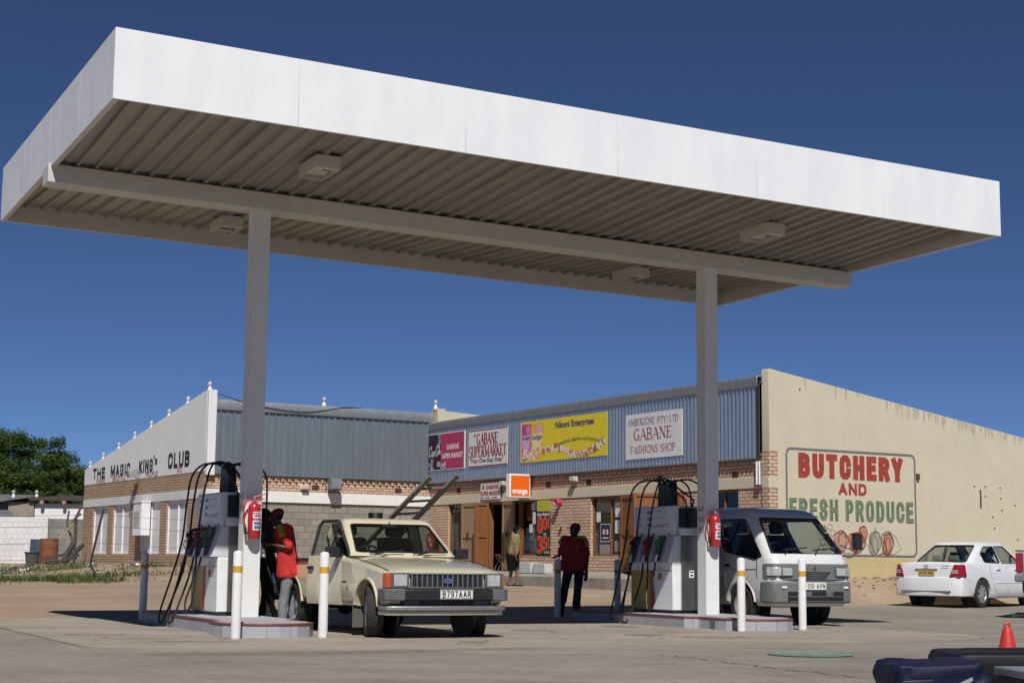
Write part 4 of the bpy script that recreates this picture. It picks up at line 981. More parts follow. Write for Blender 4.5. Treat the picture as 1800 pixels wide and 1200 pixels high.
def dispenser(s0, s1, t0, t1, label, seed):
    D = thing("fuel_dispenser", label, "fuel dispenser", cp((s0 + s1) / 2, (t0 + t1) / 2, .192), YC, "fuel dispensers on the islands")
    rnd = random.Random(seed); L = t1 - t0; Zb = .192
    def box(name, sa, sb, ta, tb, za, zb, mat, bev=.008, par=None):
        mb = MB(); vs = [cp(s, t, Zb + z) for z in (za, zb) for t in (ta, tb) for s in (sa, sb)]
        mb.add(vs, [(0, 2, 3, 1), (4, 5, 7, 6), (0, 1, 5, 4), (1, 3, 7, 5), (3, 2, 6, 7), (2, 0, 4, 6)]); return part(name, mb, mat, D, bevel=bev)
    box("base_frame", s0 + .03, s1 - .03, t0 + .02, t1 - .02, 0, .05, black_plastic)
    box("lower_cabinet", s0, s1, t0, t1, .05, .78, white_paint, .012)
    box("head", s0 + .04, s1 - .04, t0 + .03, t1 - .03, 1.20, 1.66, M("pump_head_grey", (.66, .67, .69), .4, var=.06), .014)
    sm = (s0 + s1) / 2
    # nozzle bay: both faces lean outward to a ledge
    mb = MB(); q = [(s0 - .09, .782), (s1 + .09, .782), (s1 - .05, 1.198), (s0 + .05, 1.198)]
    mb.prism([cp(s, t0 - .0, Zb + z) for s, z in q], [cp(s, t1 + .0, Zb + z) for s, z in q]); part("nozzle_bay", mb, M("pump_bay_grey", (.60, .61, .63), .45, var=.06), D, bevel=.008)
    # stainless end cover and top box on the end facing the road
    box("end_cover", sm - .15, sm + .15, t0 - .03, t0 - .001, .05, 1.19, dark_steel, .004)
    box("end_box", sm - .2, sm + .2, t0 - .09, t0 - .002, 1.2, 1.31, M("pump_head_grey", (.66, .67, .69), .4), .008)
    box("end_plate", sm - .17, sm + .17, t0 + .0, t0 + .028, 1.33, 1.62, black_plastic, .004)
    fe = Frame(cp(sm, t0 - .032, Zb), CU, (0, 0, 1), -CW); mb = MB(); fe.rect(mb, -.02, .07, .55, .66, .001, 0); fe.rect(mb, .0, .05, .57, .6, .002, 1); fe.rect(mb, -.01, .06, .625, .645, .002, 1)
    part("notice_label", mb, [white_print, blue_print], D, fix=False, uv=False)
    for side in (-1, 1):
        sf = s0 if side < 0 else s1
        N_ = CU * side; U_ = -CW if side < 0 else CW
        O = cp(sf, t1 if side < 0 else t0, Zb); fr = Frame(O, U_, (0, 0, 1), N_)
        mb = MB(); fr.board(mb, .012, L * .47, .06, .66, .001, .006, 0); fr.board(mb, L * .47, L * .55, .06, .66, .001, .0062, 1); fr.rect(mb, L * .56, L * .99, .655, .662, .004, 2)
        shell_mark(fr, mb, L * .70, .56, .068, .003, 0, 1)
        fr.disc(mb, L * .70, .70, .014, .004, 2); fr.disc(mb, L * .18, .70, .014, .008, 2)
        part("front_panel", mb, [M("pump_yellow", (.55, .36, .02), .4, var=.06), M("pump_red", (.42, .03, .025), .4, var=.06), black_print], D, fix=False, uv=False)
        hf = Frame(cp(sf - side * .04 + side * .002, t1 if side < 0 else t0, Zb), U_, (0, 0, 1), N_)
        mb = MB(); hf.board(mb, .05, L - .05, 1.25, 1.63, 0, .008, 0)
        for k in range(3):
            hf.rect(mb, L * .36, L * .36 + .15, 1.54 - k * .1, 1.59 - k * .1, .0095, 1)
            for i in range(3): hf.rect(mb, L * .36 + .02 + i * .04, L * .36 + .045 + i * .04, 1.55 - k * .1, 1.58 - k * .1, .0105, 2)
            hf.rect(mb, L * .14, L * .14 + .1, 1.55 - k * .1, 1.575 - k * .1, .0095, 3)
        for i in range(5): hf.rect(mb, L * .52 + i * .075, L * .52 + i * .075 + .05, 1.57, 1.585, .0095, 3); hf.rect(mb, L * .52 + i * .075, L * .52 + i * .075 + .055, 1.47, 1.48, .0095, 3)
        hf.stroke(mb, [(L * .5, 1.33), (L * .6, 1.36), (L * .7, 1.34), (L * .8, 1.38), (L * .88, 1.37)], .014, .0095, 4); hf.stroke(mb, [(L * .66, 1.32), (L * .9, 1.34)], .008, .0095, 3)
        part("display_panel", mb, [M("display_white", (.70, .71, .72), .3, var=.04), M("display_dark", (.05, .06, .06), .2), M("display_digits", (.34, .37, .33), .4), M("grey_print", (.3, .3, .32), .5), red_print], D, fix=False, uv=False)
        mb = MB()
        for f_, c in ((.2, 2), (.48, 2), (.68, 0), (.86, 1)): hf.board(mb, L * f_, L * f_ + .05, 1.10 + .1, 1.13 + .1, .0, .006, c)
        part("price_labels", mb, [white_print, green_print, black_print], D, fix=False, uv=False)
        # three nozzles in slanted holsters, each with its hose looping from the mast
        for k, (f_, col) in enumerate(((.19, black_plastic), (.5, M("nozzle_red", (.30, .02, .02), .5)), (.80, M("nozzle_green", (.015, .12, .045), .5)))):
            t = t1 - L * f_ if side < 0 else t0 + L * f_
            def P(out, tt, z): return cp(sf + side * out, tt, Zb + z)
            mb = MB()
            for dt, m in ((0, 0), (.11, 1)):
                q = [P(.098, t + (dt - .02) , .80), P(.098, t + (dt + .07) * 1, .80), P(-.035, t + dt + .07, 1.18), P(-.035, t + dt - .02, 1.18)]
                nv = (q[1] - q[0]).cross(q[3] - q[0]).normalized(); nv = nv if nv.dot(N_) > 0 else -nv
                mb.prism([p + nv * .001 for p in q], [p + nv * .022 for p in q], m)
            part("holster", mb, [M("holster_dark", (.09, .09, .095), .5), [M("holster_yellow", (.4, .33, .06), .5), M("holster_grey", (.32, .32, .34), .5), M("holster_pink", (.38, .2, .2), .5)][k]], D)
            mb = MB(); mb.tube([P(.13, t, .90), P(.12, t, 1.0), P(.085, t, 1.06)], [.026, .034, .03], 10)
            g = [P(.10, t + .024, 1.03), P(.165, t + .024, 1.05), P(.17, t + .024, 1.10), P(.12, t + .024, 1.135), P(.065, t + .024, 1.12)]
            mb.prism(g, [p - CW * .048 for p in g]); mb.tube(spline([P(.10, t, 1.13), P(.06, t, 1.16), P(.0, t, 1.17)], 4), .022, 8)
            nz = part("nozzle", mb, col, D, bevel=.006)
            mb = MB(); mb.tube([P(.135, t, .90), P(.15, t, .84), P(.155, t, .78)], [.028, .024, .022], 10); inv = D.matrix_basis.inverted(); mb.v = [tuple(inv @ Vector(p)) for p in mb.v]; obj("swivel", mb, steel, nz)
            mb = MB(); mb.tube(spline([P(.17, t, 1.02), P(.2, t, .95), P(.16, t, .88)], 4), .007, 6); mb.v = [tuple(inv @ Vector(p)) for p in mb.v]; obj("lever", mb, black_plastic, nz)
            tc = (t0 + t1) / 2; j = rnd.uniform(-.06, .06); spread = (t - tc)
            low = -.15 + rnd.uniform(-.02, .05) if k != 2 else .04
            out = (.52 if k != 2 else .34) + rnd.uniform(-.04, .03)
            pth = [cp(sm, tc + spread * .35, Zb + 1.9), cp(sm + side * .06, tc + spread * .45, Zb + 2.06), P(-.02, tc + spread * .75, 2.07), P(.12, tc + spread * 1.05 + j, 1.9), P(.17, t + j + .06, 1.5), P(.20, t + j + .12, 1.0), P(out * .62, t + j + .13, .55), P(out - .03, t + .08, low + .16), P(out - .02, t + .0, low + .01), P(out - .07, t - .09, low + .14), P(.24, t - .07, .50), P(.155, t, .79)]
            mb = MB(); mb.tube(spline(pth, 7), .0145, 8); part("hose", mb, black_rubber, D)
    # hose mast
    mb = MB()
    tc = (t0 + t1) / 2
    for dt in (-.22, -.11, .0, .11, .22):
        mb.tube(spline([cp(sm - .05, tc + dt * .8, Zb + 1.62), cp(sm - .03, tc + dt * .9, Zb + 1.95), cp(sm, tc + dt, Zb + 2.1 - abs(dt) * .25), cp(sm + .04, tc + dt * .9, Zb + 1.95), cp(sm + .05, tc + dt * .8, Zb + 1.62)], 6), .017, 8)
    mb.box(-.05, .05, -.19, .19, 0, .40, 0, Matrix.Translation(cp(sm, tc, Zb + 1.61)) @ Matrix.Rotation(YC, 4, 'Z'))
    part("hose_mast", mb, black_rubber, D, bevel=.006)
    mb = MB()
    for dt in (-.13, .13): mb.tube([cp(sm, t0 + .02 + 0, Zb + 1.31), cp(sm, t0 - .02, Zb + 1.42), cp(sm + dt * .6, t0 - .02, Zb + 1.75), cp(sm + dt * .5, tc - .1, Zb + 2.0)], .015, 8)
    part("hose", mb, black_rubber, D)
dispenser(2.56, 3.14, 4.02, 5.26, "white and yellow fuel dispenser seen end on, beside the left canopy column", 3)
dispenser(9.78, 10.38, 4.02, 5.26, "white and yellow fuel dispenser showing three nozzles, beside the right canopy column", 9)

# ---------------------------------------------------------------- bollards
def make_bollard(P, h, label):
    B = thing("bollard", label, "bollard", P, 0, "white bollards round the pump islands")
    mb = MB(); r = .057
    mb.lathe([(r, 0), (r, h - .03), (r * .92, h - .012), (r * .6, h), (.004, h + .006)], 20); obj("post", mb, bollard_white, B)
    mb = MB(); mb.lathe([(r + .0012, h - .25), (r + .0015, h - .25), (r + .0015, h - .175), (r + .0012, h - .175)], 20, cap=False); obj("reflective_band", mb, yellow_band, B)
    mb = MB(); mb.lathe([(r + .004, .0), (r + .003, .012), (r + .0005, .02)], 20, cap=False); obj("base_collar", mb, M("base_dust", (.5, .46, .4), .9), B)
    return B
bollard_white = plaster_mat("bollard_paint", (.80, .80, .79), streak=.12, dirt=.08, scale=3)
b0 = make_bollard((-3.19, 19.22, .02), 1.02, "white bollard in front of the left column, left of the rounded island nose")
for loc, h, lab in (((-2.23, 19.72, .02), 1, "white bollard between the left island nose and the pickup"), ((-5.56, 24.95, .02), 1, "shaded bollard behind the left pump, below the white meter box"),
                    ((.845, 28.75, .0), 1, "shaded bollard that the attendant rests his hand on"), ((1.91, 28.95, .0), 1, "shaded bollard half hidden behind the right fuel dispenser"),
                    ((3.25, 23.0, .02), 1, "white bollard in front of the right island nose, nearest the right column"), ((4.24, 23.75, .02), 1, "white bollard in front of the minivan's bumper")):
    dup(b0, loc, 0, lab)

# ---------------------------------------------------------------- fire extinguishers on the columns
def extinguisher(sc, label):
    P = cp(sc - .015, 3.617 - .12 - .095, 1.22)
    E = thing("fire_extinguisher", label, "fire extinguisher", P, YC, "fire extinguishers on the columns")
    r = .083
    mb = MB(); mb.lathe([(.01, .0), (r * .9, .0), (r, .015), (r, .40), (r * .93, .435), (r * .6, .465), (.03, .478), (.026, .50)], 28); obj("cylinder", mb, red_paint, E)
    lab = MB()      # label wrapped on the front
    for k in range(10):
        a0, a1 = R(-118 + 10 * k), R(-118 + 10 * (k + 1))
        def q(a, z, o=.001): return Vector(((r + o) * math.cos(a), (r + o) * math.sin(a), z))
        lab.quad(q(a0, .11), q(a1, .11), q(a1, .35), q(a0, .35), 0)
        for z0, z1, m in ((.322, .34, 2), (.285, .312, 1), (.235, .27, 2), (.18, .22, 1), (.125, .168, 1)):
            if m == 2 or k not in (0, 9): lab.quad(q(a0, z0, .002), q(a1 - (R(3) if k % 2 else 0), z0, .002), q(a1 - (R(3) if k % 2 else 0), z1, .002), q(a0, z1, .002), m)
    obj("label_plate", lab, [white_print, blue_print, red_print], E, fix=False, uv=False)
    mb = MB(); mb.tube([(0, 0, .49), (0, 0, .545)], .022, 10); mb.tube([(-.03, -.0, .52), (.03, 0, .52)], .014, 8); obj("valve", mb, chrome, E)
    mb = MB(); mb.tube([(-.02, 0, .545), (.05, -.01, .56), (.15, -.02, .60)], [.011, .011, .009], 6); mb.tube([(0, 0, .54), (.06, -.01, .525), (.13, -.02, .52)], [.01, .009, .008], 6); obj("handle", mb, red_paint, E)
    mb = MB(); mb.tube(spline([(-.02, 0, .52), (-.10, -.01, .50), (-.145, -.01, .40), (-.14, 0, .25), (-.115, 0, .15)], 6), .0125, 8); obj("hose", mb, red_paint, E)
    mb = MB(); mb.tube([(-.115, 0, .15), (-.105, 0, .05)], [.016, .02], 8); obj("horn", mb, black_plastic, E)
    for z in (.12, .36): mb = MB(); mb.box(-.05, .05, r - .005, .095, z, z + .04); obj("bracket", mb, steel, E)
extinguisher(2.8665, "red fire extinguisher hung on the left canopy column"); extinguisher(10.1696, "red fire extinguisher hung on the right canopy column")
# ---------------------------------------------------------------- vehicles: x forward, y to the vehicle's left, z up
def mirror_ring(x, half):
    """half section from bottom centre out and up to top centre -> closed ring"""
    return [Vector((x, y, z)) for y, z in half] + [Vector((x, -y, z)) for y, z in reversed(half) if y > 1e-6]
def rrect(x0, x1, hw, r, z, n=5, bow=0.0):
    pts = []
    for cx, cy, a0 in ((x1 - r, hw - r, 0), (x0 + r, hw - r, 90), (x0 + r, -hw + r, 180), (x1 - r, -hw + r, 270)):
        for k in range(n): a = R(a0 + 90 * k / (n - 1)); pts.append(Vector((cx + r * math.cos(a), cy + r * math.sin(a), z)))
    if bow:
        for p in pts:
            if p.x > (x0 + x1) / 2: p.x += bow * (1 - (p.y / hw) ** 2)
    return pts
class GH:
    """sloped glasshouse: rectangle at the belt, smaller rectangle at the roof edge"""
    def __init__(s, z0, z1, b, t): s.z0, s.z1, s.b, s.t = z0, z1, b, t
    def at(s, t): return [s.b[i] + (s.t[i] - s.b[i]) * t for i in range(3)] + [s.z0 + (s.z1 - s.z0) * t]
    def front(s, u, t): a = s.at(t); return Vector((a[1], u * a[2], a[3]))
    def rear(s, u, t): a = s.at(t); return Vector((a[0], u * a[2], a[3]))
    def side(s, f, t, sg): a = s.at(t); return Vector((a[0] + (a[1] - a[0]) * f, sg * a[2], a[3]))
    def quad(s, kind, q):
        if kind == 'front': return [s.front(u, t) for u, t in q]
        if kind == 'rear': return [s.rear(u, t) for u, t in q]
        return [s.side(f, t, 1 if kind == 'left' else -1) for f, t in q]
    def cutter(s, kind, q, d=.16):
        P = s.quad(kind, q); ax = Vector((1, 0, 0)) if kind in ('front', 'rear') else Vector((0, 1, 0))
        return MB().prism([p - ax * d for p in P], [p + ax * d for p in P])
    def pane(s, kind, q, inset=.016, th=.004):
        P = s.quad(kind, q); c = sum(P, Vector()) / len(P); n = (P[1] - P[0]).cross(P[-1] - P[0]).normalized()
        n = n if n.dot(Vector((0, 0, 1.0)) * .2 + Vector(c) - Vector((0, 0, c.z))) > 0 else -n
        grow = [p + (p - c).normalized() * .012 for p in P]
        return MB().prism([p - n * (inset + th) for p in grow], [p - n * inset for p in grow])
    def seal(s, kind, q, w=.018, out=.004):
        P = s.quad(kind, q); c = sum(P, Vector()) / len(P); n = (P[1] - P[0]).cross(P[-1] - P[0]).normalized()
        n = n if n.dot(Vector(c) - Vector((0, 0, c.z)) + Vector((0, 0, .2))) > 0 else -n
        mb = MB(); m = len(P)
        I = [p + (c - p).normalized() * w + n * out for p in P]; O = [p + (p - c).normalized() * .006 + n * out for p in P]; B = [p + (p - c).normalized() * .006 - n * .02 for p in P]; BI = [p + (c - p).normalized() * w - n * .02 for p in P]
        for i in range(m):
            j = (i + 1) % m; mb.add([O[i], O[j], I[j], I[i]], [(0, 1, 2, 3)]); mb.add([B[i], B[j], O[j], O[i]], [(0, 1, 2, 3)]); mb.add([I[i], I[j], BI[j], BI[i]], [(0, 1, 2, 3)])
        return mb
def rounded(q, r=.12, n=3):
    """soften the corners of a window outline given in face coordinates"""
    out = []
    for i in range(len(q)):
        a, b, c = Vector(q[i - 1]), Vector(q[i]), Vector(q[(i + 1) % len(q)])
        p0 = b + (a - b) * min(.45, r); p1 = b + (c - b) * min(.45, r)
        for k in range(n + 1):
            t = k / n; out.append(tuple(p0 * (1 - t) ** 2 + b * 2 * t * (1 - t) + p1 * t * t))
    return out
ARC_Y = Matrix.Rotation(R(90), 4, 'X')
def wheel(root, x, y, r, w, steer=0, rim='steel', spokes=6):
    out = 1 if y > 0 else -1
    T = Matrix.Translation((x, y, r)) @ Matrix.Rotation(R(steer), 4, 'Z') @ Matrix.Rotation(R(-90 * out), 4, 'X')      # local z points outwards
    mb = MB(); h = w / 2; ri = r * .60
    mb.lathe([(ri, -h * .9), (r * .80, -h), (r * .93, -h * .95), (r * .985, -h * .75), (r, -h * .4), (r, h * .4), (r * .985, h * .75), (r * .93, h * .95), (r * .80, h), (ri + .01, h * .88), (ri, h * .8)], 40, T, cap=False)
    for k in range(40):      # tread blocks
        for zz in (-.62, -.22, .18, .58):
            a = 2 * math.pi * (k + (.5 if zz in (-.22, .58) else 0)) / 40; c = T @ Matrix.Rotation(a, 4, 'Z')
            mb.box(r - .004, r + .005, -.016, .016, zz * h - .14 * h, zz * h + .14 * h, 0, c)
    wh = obj("wheel", mb, tyre_mat, root, angle=40)
    mb = MB()
    if rim == 'steel':
        mb.lathe([(.01, h * .62), (ri * .28, h * .62), (ri * .34, h * .5), (ri * .5, h * .42), (ri * .8, h * .3), (ri * .84, h * .5), (ri * .97, h * .78), (ri * 1.03, h * .86), (ri * 1.03, h * .7), (ri * .99, -h * .8), (.01, -h * .5)], 32, T)
        for k in range(8):
            a = 2 * math.pi * k / 8; mb.lathe([(.03, h * .43), (.024, h * .36)], 8, T @ Matrix.Translation((ri * .66 * math.cos(a), ri * .66 * math.sin(a), 0)))
    else:
        mb.lathe([(ri * .94, h * .7), (ri * 1.0, h * .86), (ri * 1.04, h * .86), (ri * 1.03, h * .6), (ri, -h * .8), (ri * .9, -h * .8), (ri * .9, h * .6)], 36, T, cap=False)
        mb.lathe([(.01, h * .95), (ri * .2, h * .93), (ri * .26, h * .8), (ri * .3, h * .5), (.01, h * .3)], 24, T)
        for k in range(spokes):
            a = 2 * math.pi * k / spokes; c = T @ Matrix.Rotation(a, 4, 'Z')
            q = [(ri * .2, -ri * .13), (ri * .95, -ri * .22), (ri * .95, ri * .22), (ri * .2, ri * .13)]
            mb.prism([c @ Vector((px, py, h * .55)) for px, py in q], [c @ Vector((px, py, h * (.9 if px < ri * .5 else .78))) for px, py in q])
    rm = obj("rim", mb, M("rim_" + rim, (.46, .46, .47) if rim != 'steel' else (.50, .50, .50), .38, .6, var=.12), wh, angle=40)
    if rim != 'steel':
        mb = MB(); mb.lathe([(.01, h * .2), (ri * .9, h * .2), (ri * .9, h * .1), (.01, h * .1)], 28, T); obj("brake_disc", mb, M("brake_dark", (.03, .03, .03), .6), wh)
    return wh
def seat(root, x, y, z, mat, wdt=.46):
    mb = MB(); mb.box(x - .22, x + .26, y - wdt / 2, y + wdt / 2, z, z + .14)
    T = Matrix.Translation((x - .22, y, z + .1)) @ Matrix.Rotation(R(-14), 4, 'Y'); mb.box(-.07, .06, -wdt / 2, wdt / 2, 0, .55, 0, T); mb.box(-.05, .05, -.13, .13, .57, .76, 0, T)
    return obj("seat", mb, mat, root, bevel=.04, seg=3)
def steering(root, x, y, z):
    mb = MB(); T = Matrix.Translation((x, y, z)) @ Matrix.Rotation(R(-62), 4, 'Y'); P = [T @ Vector((.18 * math.cos(R(15 * k)), .18 * math.sin(R(15 * k)), 0)) for k in range(25)]
    mb.tube(P, .015, 8); mb.tube([T @ Vector((-.17, 0, 0)), T @ Vector((.17, 0, 0))], .014, 6); mb.tube([T @ Vector((0, 0, 0)), T @ Vector((0, 0, -.35))], .02, 6)
    return obj("steering_wheel", mb, black_plastic, root)
def paint(name, col, rough=.32, coat=1.0, dust=.35):
    m, nt, p = new_mat(name); oc = coords(nt)
    c = ramp(nt, noise(nt, oc, 2.2, 6, .65), [(.35, tuple(x * .93 for x in col)), (.7, col)])
    sep = N(nt, "ShaderNodeSeparateXYZ"); nt.links.new(oc, sep.inputs[0])
    d = N(nt, "ShaderNodeMapRange"); d.inputs[1].default_value = .75; d.inputs[2].default_value = .25; d.inputs[3].default_value = 0; d.inputs[4].default_value = dust; nt.links.new(sep.outputs[2], d.inputs[0])
    dn = N(nt, "ShaderNodeMath", operation='MULTIPLY'); nt.links.new(d.outputs[0], dn.inputs[0]); nt.links.new(noise(nt, oc, 7, 6, .7), dn.inputs[1])
    c = mixc(nt, dn.outputs[0], c, (.36, .29, .21)); nt.links.new(c, p.inputs["Base Color"])
    r = N(nt, "ShaderNodeMath", operation='MULTIPLY_ADD'); nt.links.new(dn.outputs[0], r.inputs[0]); r.inputs[1].default_value = .8; r.inputs[2].default_value = rough; nt.links.new(r.outputs[0], p.inputs["Roughness"])
    p.inputs["Coat Weight"].default_value = coat; p.inputs["Coat Roughness"].default_value = .03
    bump(nt, p, noise(nt, oc, 1.8, 2), .012, .05); return m
def arch_lip(x, z, r, y, sg, w=.035, out=.012, a0=8, a1=172):
    mb = MB(); P0, P1, P2, P3 = [], [], [], []
    n = 22
    for k in range(n + 1):
        a = R(a0 + (a1 - a0) * k / n); c, s_ = math.cos(a), math.sin(a)
        P0.append(Vector((x + (r + w) * c, sg * (y - .012), z + (r + w) * s_))); P1.append(Vector((x + (r + w * .6) * c, sg * (y + out), z + (r + w * .6) * s_)))
        P2.append(Vector((x + r * c, sg * (y + out), z + r * s_))); P3.append(Vector((x + r * c, sg * (y - .06), z + r * s_)))
    o = 0; mb.v = [tuple(p) for p in P0 + P1 + P2 + P3]; m = n + 1
    for row in range(3):
        for k in range(n): mb.f.append((row * m + k, row * m + k + 1, (row + 1) * m + k + 1, (row + 1) * m + k)); mb.m.append(0)
    return mb
def cyl_y(x, z, r, y0, y1, seg=36): return MB().lathe([(r, -1), (r, 1)], seg, Matrix.Translation((x, (y0 + y1) / 2, z)) @ Matrix.Rotation(R(90), 4, 'X') @ Matrix.Scale((y1 - y0) / 2, 4, (0, 0, 1)))
def bx(x0, x1, y0, y1, z0, z1): return MB().box(x0, x1, y0, y1, z0, z1)

def make_pickup(name, label, loc, rotz, col, detail=True, door_open=0, lift=0):
    V = thing(name, label, "pickup truck", loc, rotz)
    body_m = paint(name + "_paint", col); dark = black_plastic
    XA, XR, WR = 1.48, -1.27, .315
    st = []
    def half(w, zb, zt, crown=.02): return [(0, zb), (w * .7, zb), (w - .035, zb + .01), (w - .008, zb + .07), (w, zb + .2), (w + .004, .64), (w - .012, .672), (w - .016, zt - .06), (w - .05, zt - .012), (w * .62, zt + crown * .7), (0, zt + crown)]
    for x, w, zb, zt in ((2.10, .765, .42, .785), (2.06, .782, .40, .805), (1.85, .79, .38, .845), (1.48, .795, .36, .892), (1.1, .797, .36, .936), (.74, .80, .36, .972), (.60, .80, .36, .985), (.0, .80, .36, .985), (-.43, .80, .36, .985)):
        st.append(mirror_ring(x, half(w, zb, zt, .022 if x > .7 else .0)))
    cut = [cyl_y(XA, WR + .01, .375, -1.0, -.52), cyl_y(XA, WR + .01, .375, .52, 1.0), bx(-.36, .60, -.72, .72, .46, 1.3), bx(-.30, .585, -.95, -.60, .455, 1.3)]
    me = carve(MB().loft(st), cut); from_me("body", me, [body_m, dark], V, angle=32)
    for sg in (1, -1):
        obj("wheel_arch_lip", arch_lip(XA, WR + .01, .375, .80, sg), body_m, V, angle=50)
        # inner arch liners
        mb = cyl_y(XA, WR + .01, .372, sg * .5, sg * .53); obj("arch_liner", mb, dark, V)
        mb = MB(); mb.box(XA - .42, XA - .405, sg * .56, sg * .81, .10, .46); obj("mud_flap", mb, M("dusty_rubber", (.11, .10, .09), .9), V, bevel=.005)
    # load bed
    rim = [(-.47, .79), (-2.26, .79)]
    ring = []
    for x, w in ((-.47, .79), (-2.25, .785)): ring.append(mirror_ring(x, [(0, .42), (w - .04, .42), (w, .47), (w, .70), (w - .012, .73), (w - .012, .90), (w - .03, .93), (0, .93)]))
    cut = [bx(-2.2, -.53, -.70, .70, .56, 1.2), cyl_y(XR, WR + .01, .375, -1.0, -.52), cyl_y(XR, WR + .01, .375, .52, 1.0)]
    me = carve(MB().loft(ring), cut); from_me("load_bed", me, body_m, V, angle=32)
    mb = MB()
    for y0, y1, x0, x1 in ((-.80, -.69, -2.25, -.47), (.69, .80, -2.25, -.47), (-.69, .69, -.56, -.47)): mb.box(x0, x1, y0, y1, .929, .955)
    obj("bed_rail", mb, M("bed_rail_black", (.03, .03, .03), .5), V, bevel=.01)
    for sg in (1, -1):
        obj("wheel_arch_lip", arch_lip(XR, WR + .01, .375, .787, sg), body_m, V, angle=50)
        mb = cyl_y(XR, WR + .01, .372, sg * .5, sg * .53); obj("arch_liner", mb, dark, V)
        mb = MB(); mb.box(XR - .42, XR - .405, sg * .62, sg * .79, .16, .46); obj("mud_flap", mb, M("dusty_rubber", (.11, .10, .09), .9), V, bevel=.005)
    # chassis
    mb = MB()
    for y in (-.42, .42): mb.box(-2.2, 1.9, y - .04, y + .04, .33, .43)
    mb.tube([(XA, -.66, WR), (XA, .66, WR)], .04, 8); mb.tube([(XR, -.66, WR), (XR, .66, WR)], .05, 8); mb.ball((XR, 0, WR), .13, 12); mb.box(.9, 1.7, -.3, .3, .28, .5)
    obj("chassis", mb, M("chassis_black", (.02, .019, .018), .7), V)
    # cab
    g = GH(.985, 1.435, (-.40, .80, .735), (-.31, .20, .62))
    lv = [g.at(0), g.at(.5), g.at(1)]
    rings = [rrect(a[0], a[1], a[2], .07, a[3]) for a in lv] + [rrect(-.27, .14, .575, .09, 1.468), rrect(-.2, .05, .46, .1, 1.484)]
    inner = [rrect(a[0] + .04, a[1] - .05, a[2] - .04, .05, a[3] + (-.03 if i == 0 else 0)) for i, a in enumerate(lv)] + [rrect(-.24, .1, .53, .08, 1.448)]
    qs = dict(front=[(-.90, .10), (.90, .10), (.88, .93), (-.88, .93)], rear=[(-.82, .14), (.82, .14), (.8, .9), (-.8, .9)], left=[(.10, .06), (.865, .06), (.80, .93), (.10, .93)])
    qs['right'] = qs['left'] if not door_open else [(.07, -.1), (.90, -.1), (.82, .95), (.07, .95)]
    cut = [MB().loft(inner)] + [g.cutter(k, rounded(q, .07) if k != 'right' or not door_open else q) for k, q in qs.items()]
    me = carve(MB().loft(rings), cut); from_me("cab", me, body_m, V, angle=32)
    for k, q in qs.items():
        if k == 'right' and door_open: continue
        pn = obj({'front': 'windscreen', 'rear': 'rear_window'}.get(k, 'side_window'), g.pane(k, rounded(q, .07)), glass_car, V, uv=False)
        obj("window_seal", g.seal(k, rounded(q, .07)), black_rubber, pn, uv=False)
    mb = MB(); mb.box(.34, .70, -.70, .70, .82, .965); obj("dashboard", mb, M("dash_dark", (.03, .03, .032), .6), V, bevel=.03)
    mb = MB(); mb.box(-.36, .6, -.7, .7, .46, .5); obj("cab_floor", mb, M("cab_mat", (.02, .02, .02), .9), V)
    seatm = M("seat_black", (.03, .03, .032), .8, var=.2)
    seat(V, -.02, -.34, .60, seatm, .5); seat(V, -.02, .34, .60, seatm, .5); steering(V, .32, -.34, .96)
    mb = MB(); mb.box(.22, .25, -.10, .10, 1.345, 1.40); mb.tube([(.235, 0, 1.40), (.25, 0, 1.44)], .01, 6); obj("rear_view_mirror", mb, dark, V, bevel=.012)
    # doors
    def door(sg, ang):
        hinge = Vector((.60, sg * .785, 0)); T = Matrix.Translation(hinge) @ Matrix.Rotation(R(-ang * sg), 4, 'Z')
        if ang:
            rings = []
            for x in (-.0, -.895):
                rings.append([T @ Vector((x, sg * y, z)) for y, z in ((-.05, .365), (.0, .365), (.014, .44), (.016, .64), (.004, .672), (-.004, .93), (-.02, .985), (-.05, .985))])
            d = obj("door", MB().loft(rings), body_m, V, angle=32)
            fr = MB(); z1 = 1.435
            P = [T @ Vector(q) for q in ((.13, sg * -.045, .985), (-.37, sg * -.155, z1 - .01), (-.40, sg * -.16, z1), (-.80, sg * -.165, z1), (-.865, sg * -.15, z1 - .05), (-.885, sg * -.05, .985))]
            fr.tube(P, .022, 8); obj("window_frame", fr, M("door_frame_black", (.03, .03, .03), .5), d)
            mb = MB(); P2 = [T @ Vector(q) for q in ((-.02, sg * -.05, .99), (-.38, sg * -.15, z1 - .03), (-.82, sg * -.155, z1 - .03), (-.86, sg * -.05, .99))]
            mb.prism(P2, [p + Vector((0, .004, 0)) for p in P2]); obj("side_window", mb, glass_car, d, uv=False)
            mb = MB(); q = [T @ Vector(q) for q in ((-.03, sg * -.052, .47), (-.86, sg * -.052, .47), (-.86, sg * -.052, .96), (-.03, sg * -.052, .96))]; mb.prism(q, [p - T.to_3x3() @ Vector((0, sg * .02, 0)) for p in q]); obj("door_trim", mb, M("trim_navy", (.03, .03, .045), .8), d)
        else:
            T = Matrix.Identity(4); d = None
            mb = MB(); f = Frame((0, sg * .8045, 0), (-sg, 0, 0), (0, 0, 1), (0, sg, 0))
            L = [(-.585 * 1, .44), (-.585, .96)]
            for pts in ([(-.595 * sg * -sg, .45), (-.595 * sg * -sg, .95)], [(.30 * sg * -sg * -1, .45), (.30 * sg * -sg * -1, .95)]): pass
            mb.box(.592, .598, sg * .796, sg * .8055, .44, .93); mb.box(-.305, -.299, sg * .796, sg * .8055, .44, .93)
            d = obj("door", mb, dark, V)
        mb = MB(); c = T @ Vector((-.80, sg * .018, .83)) if ang else Vector((-.2, sg * .80, .83))
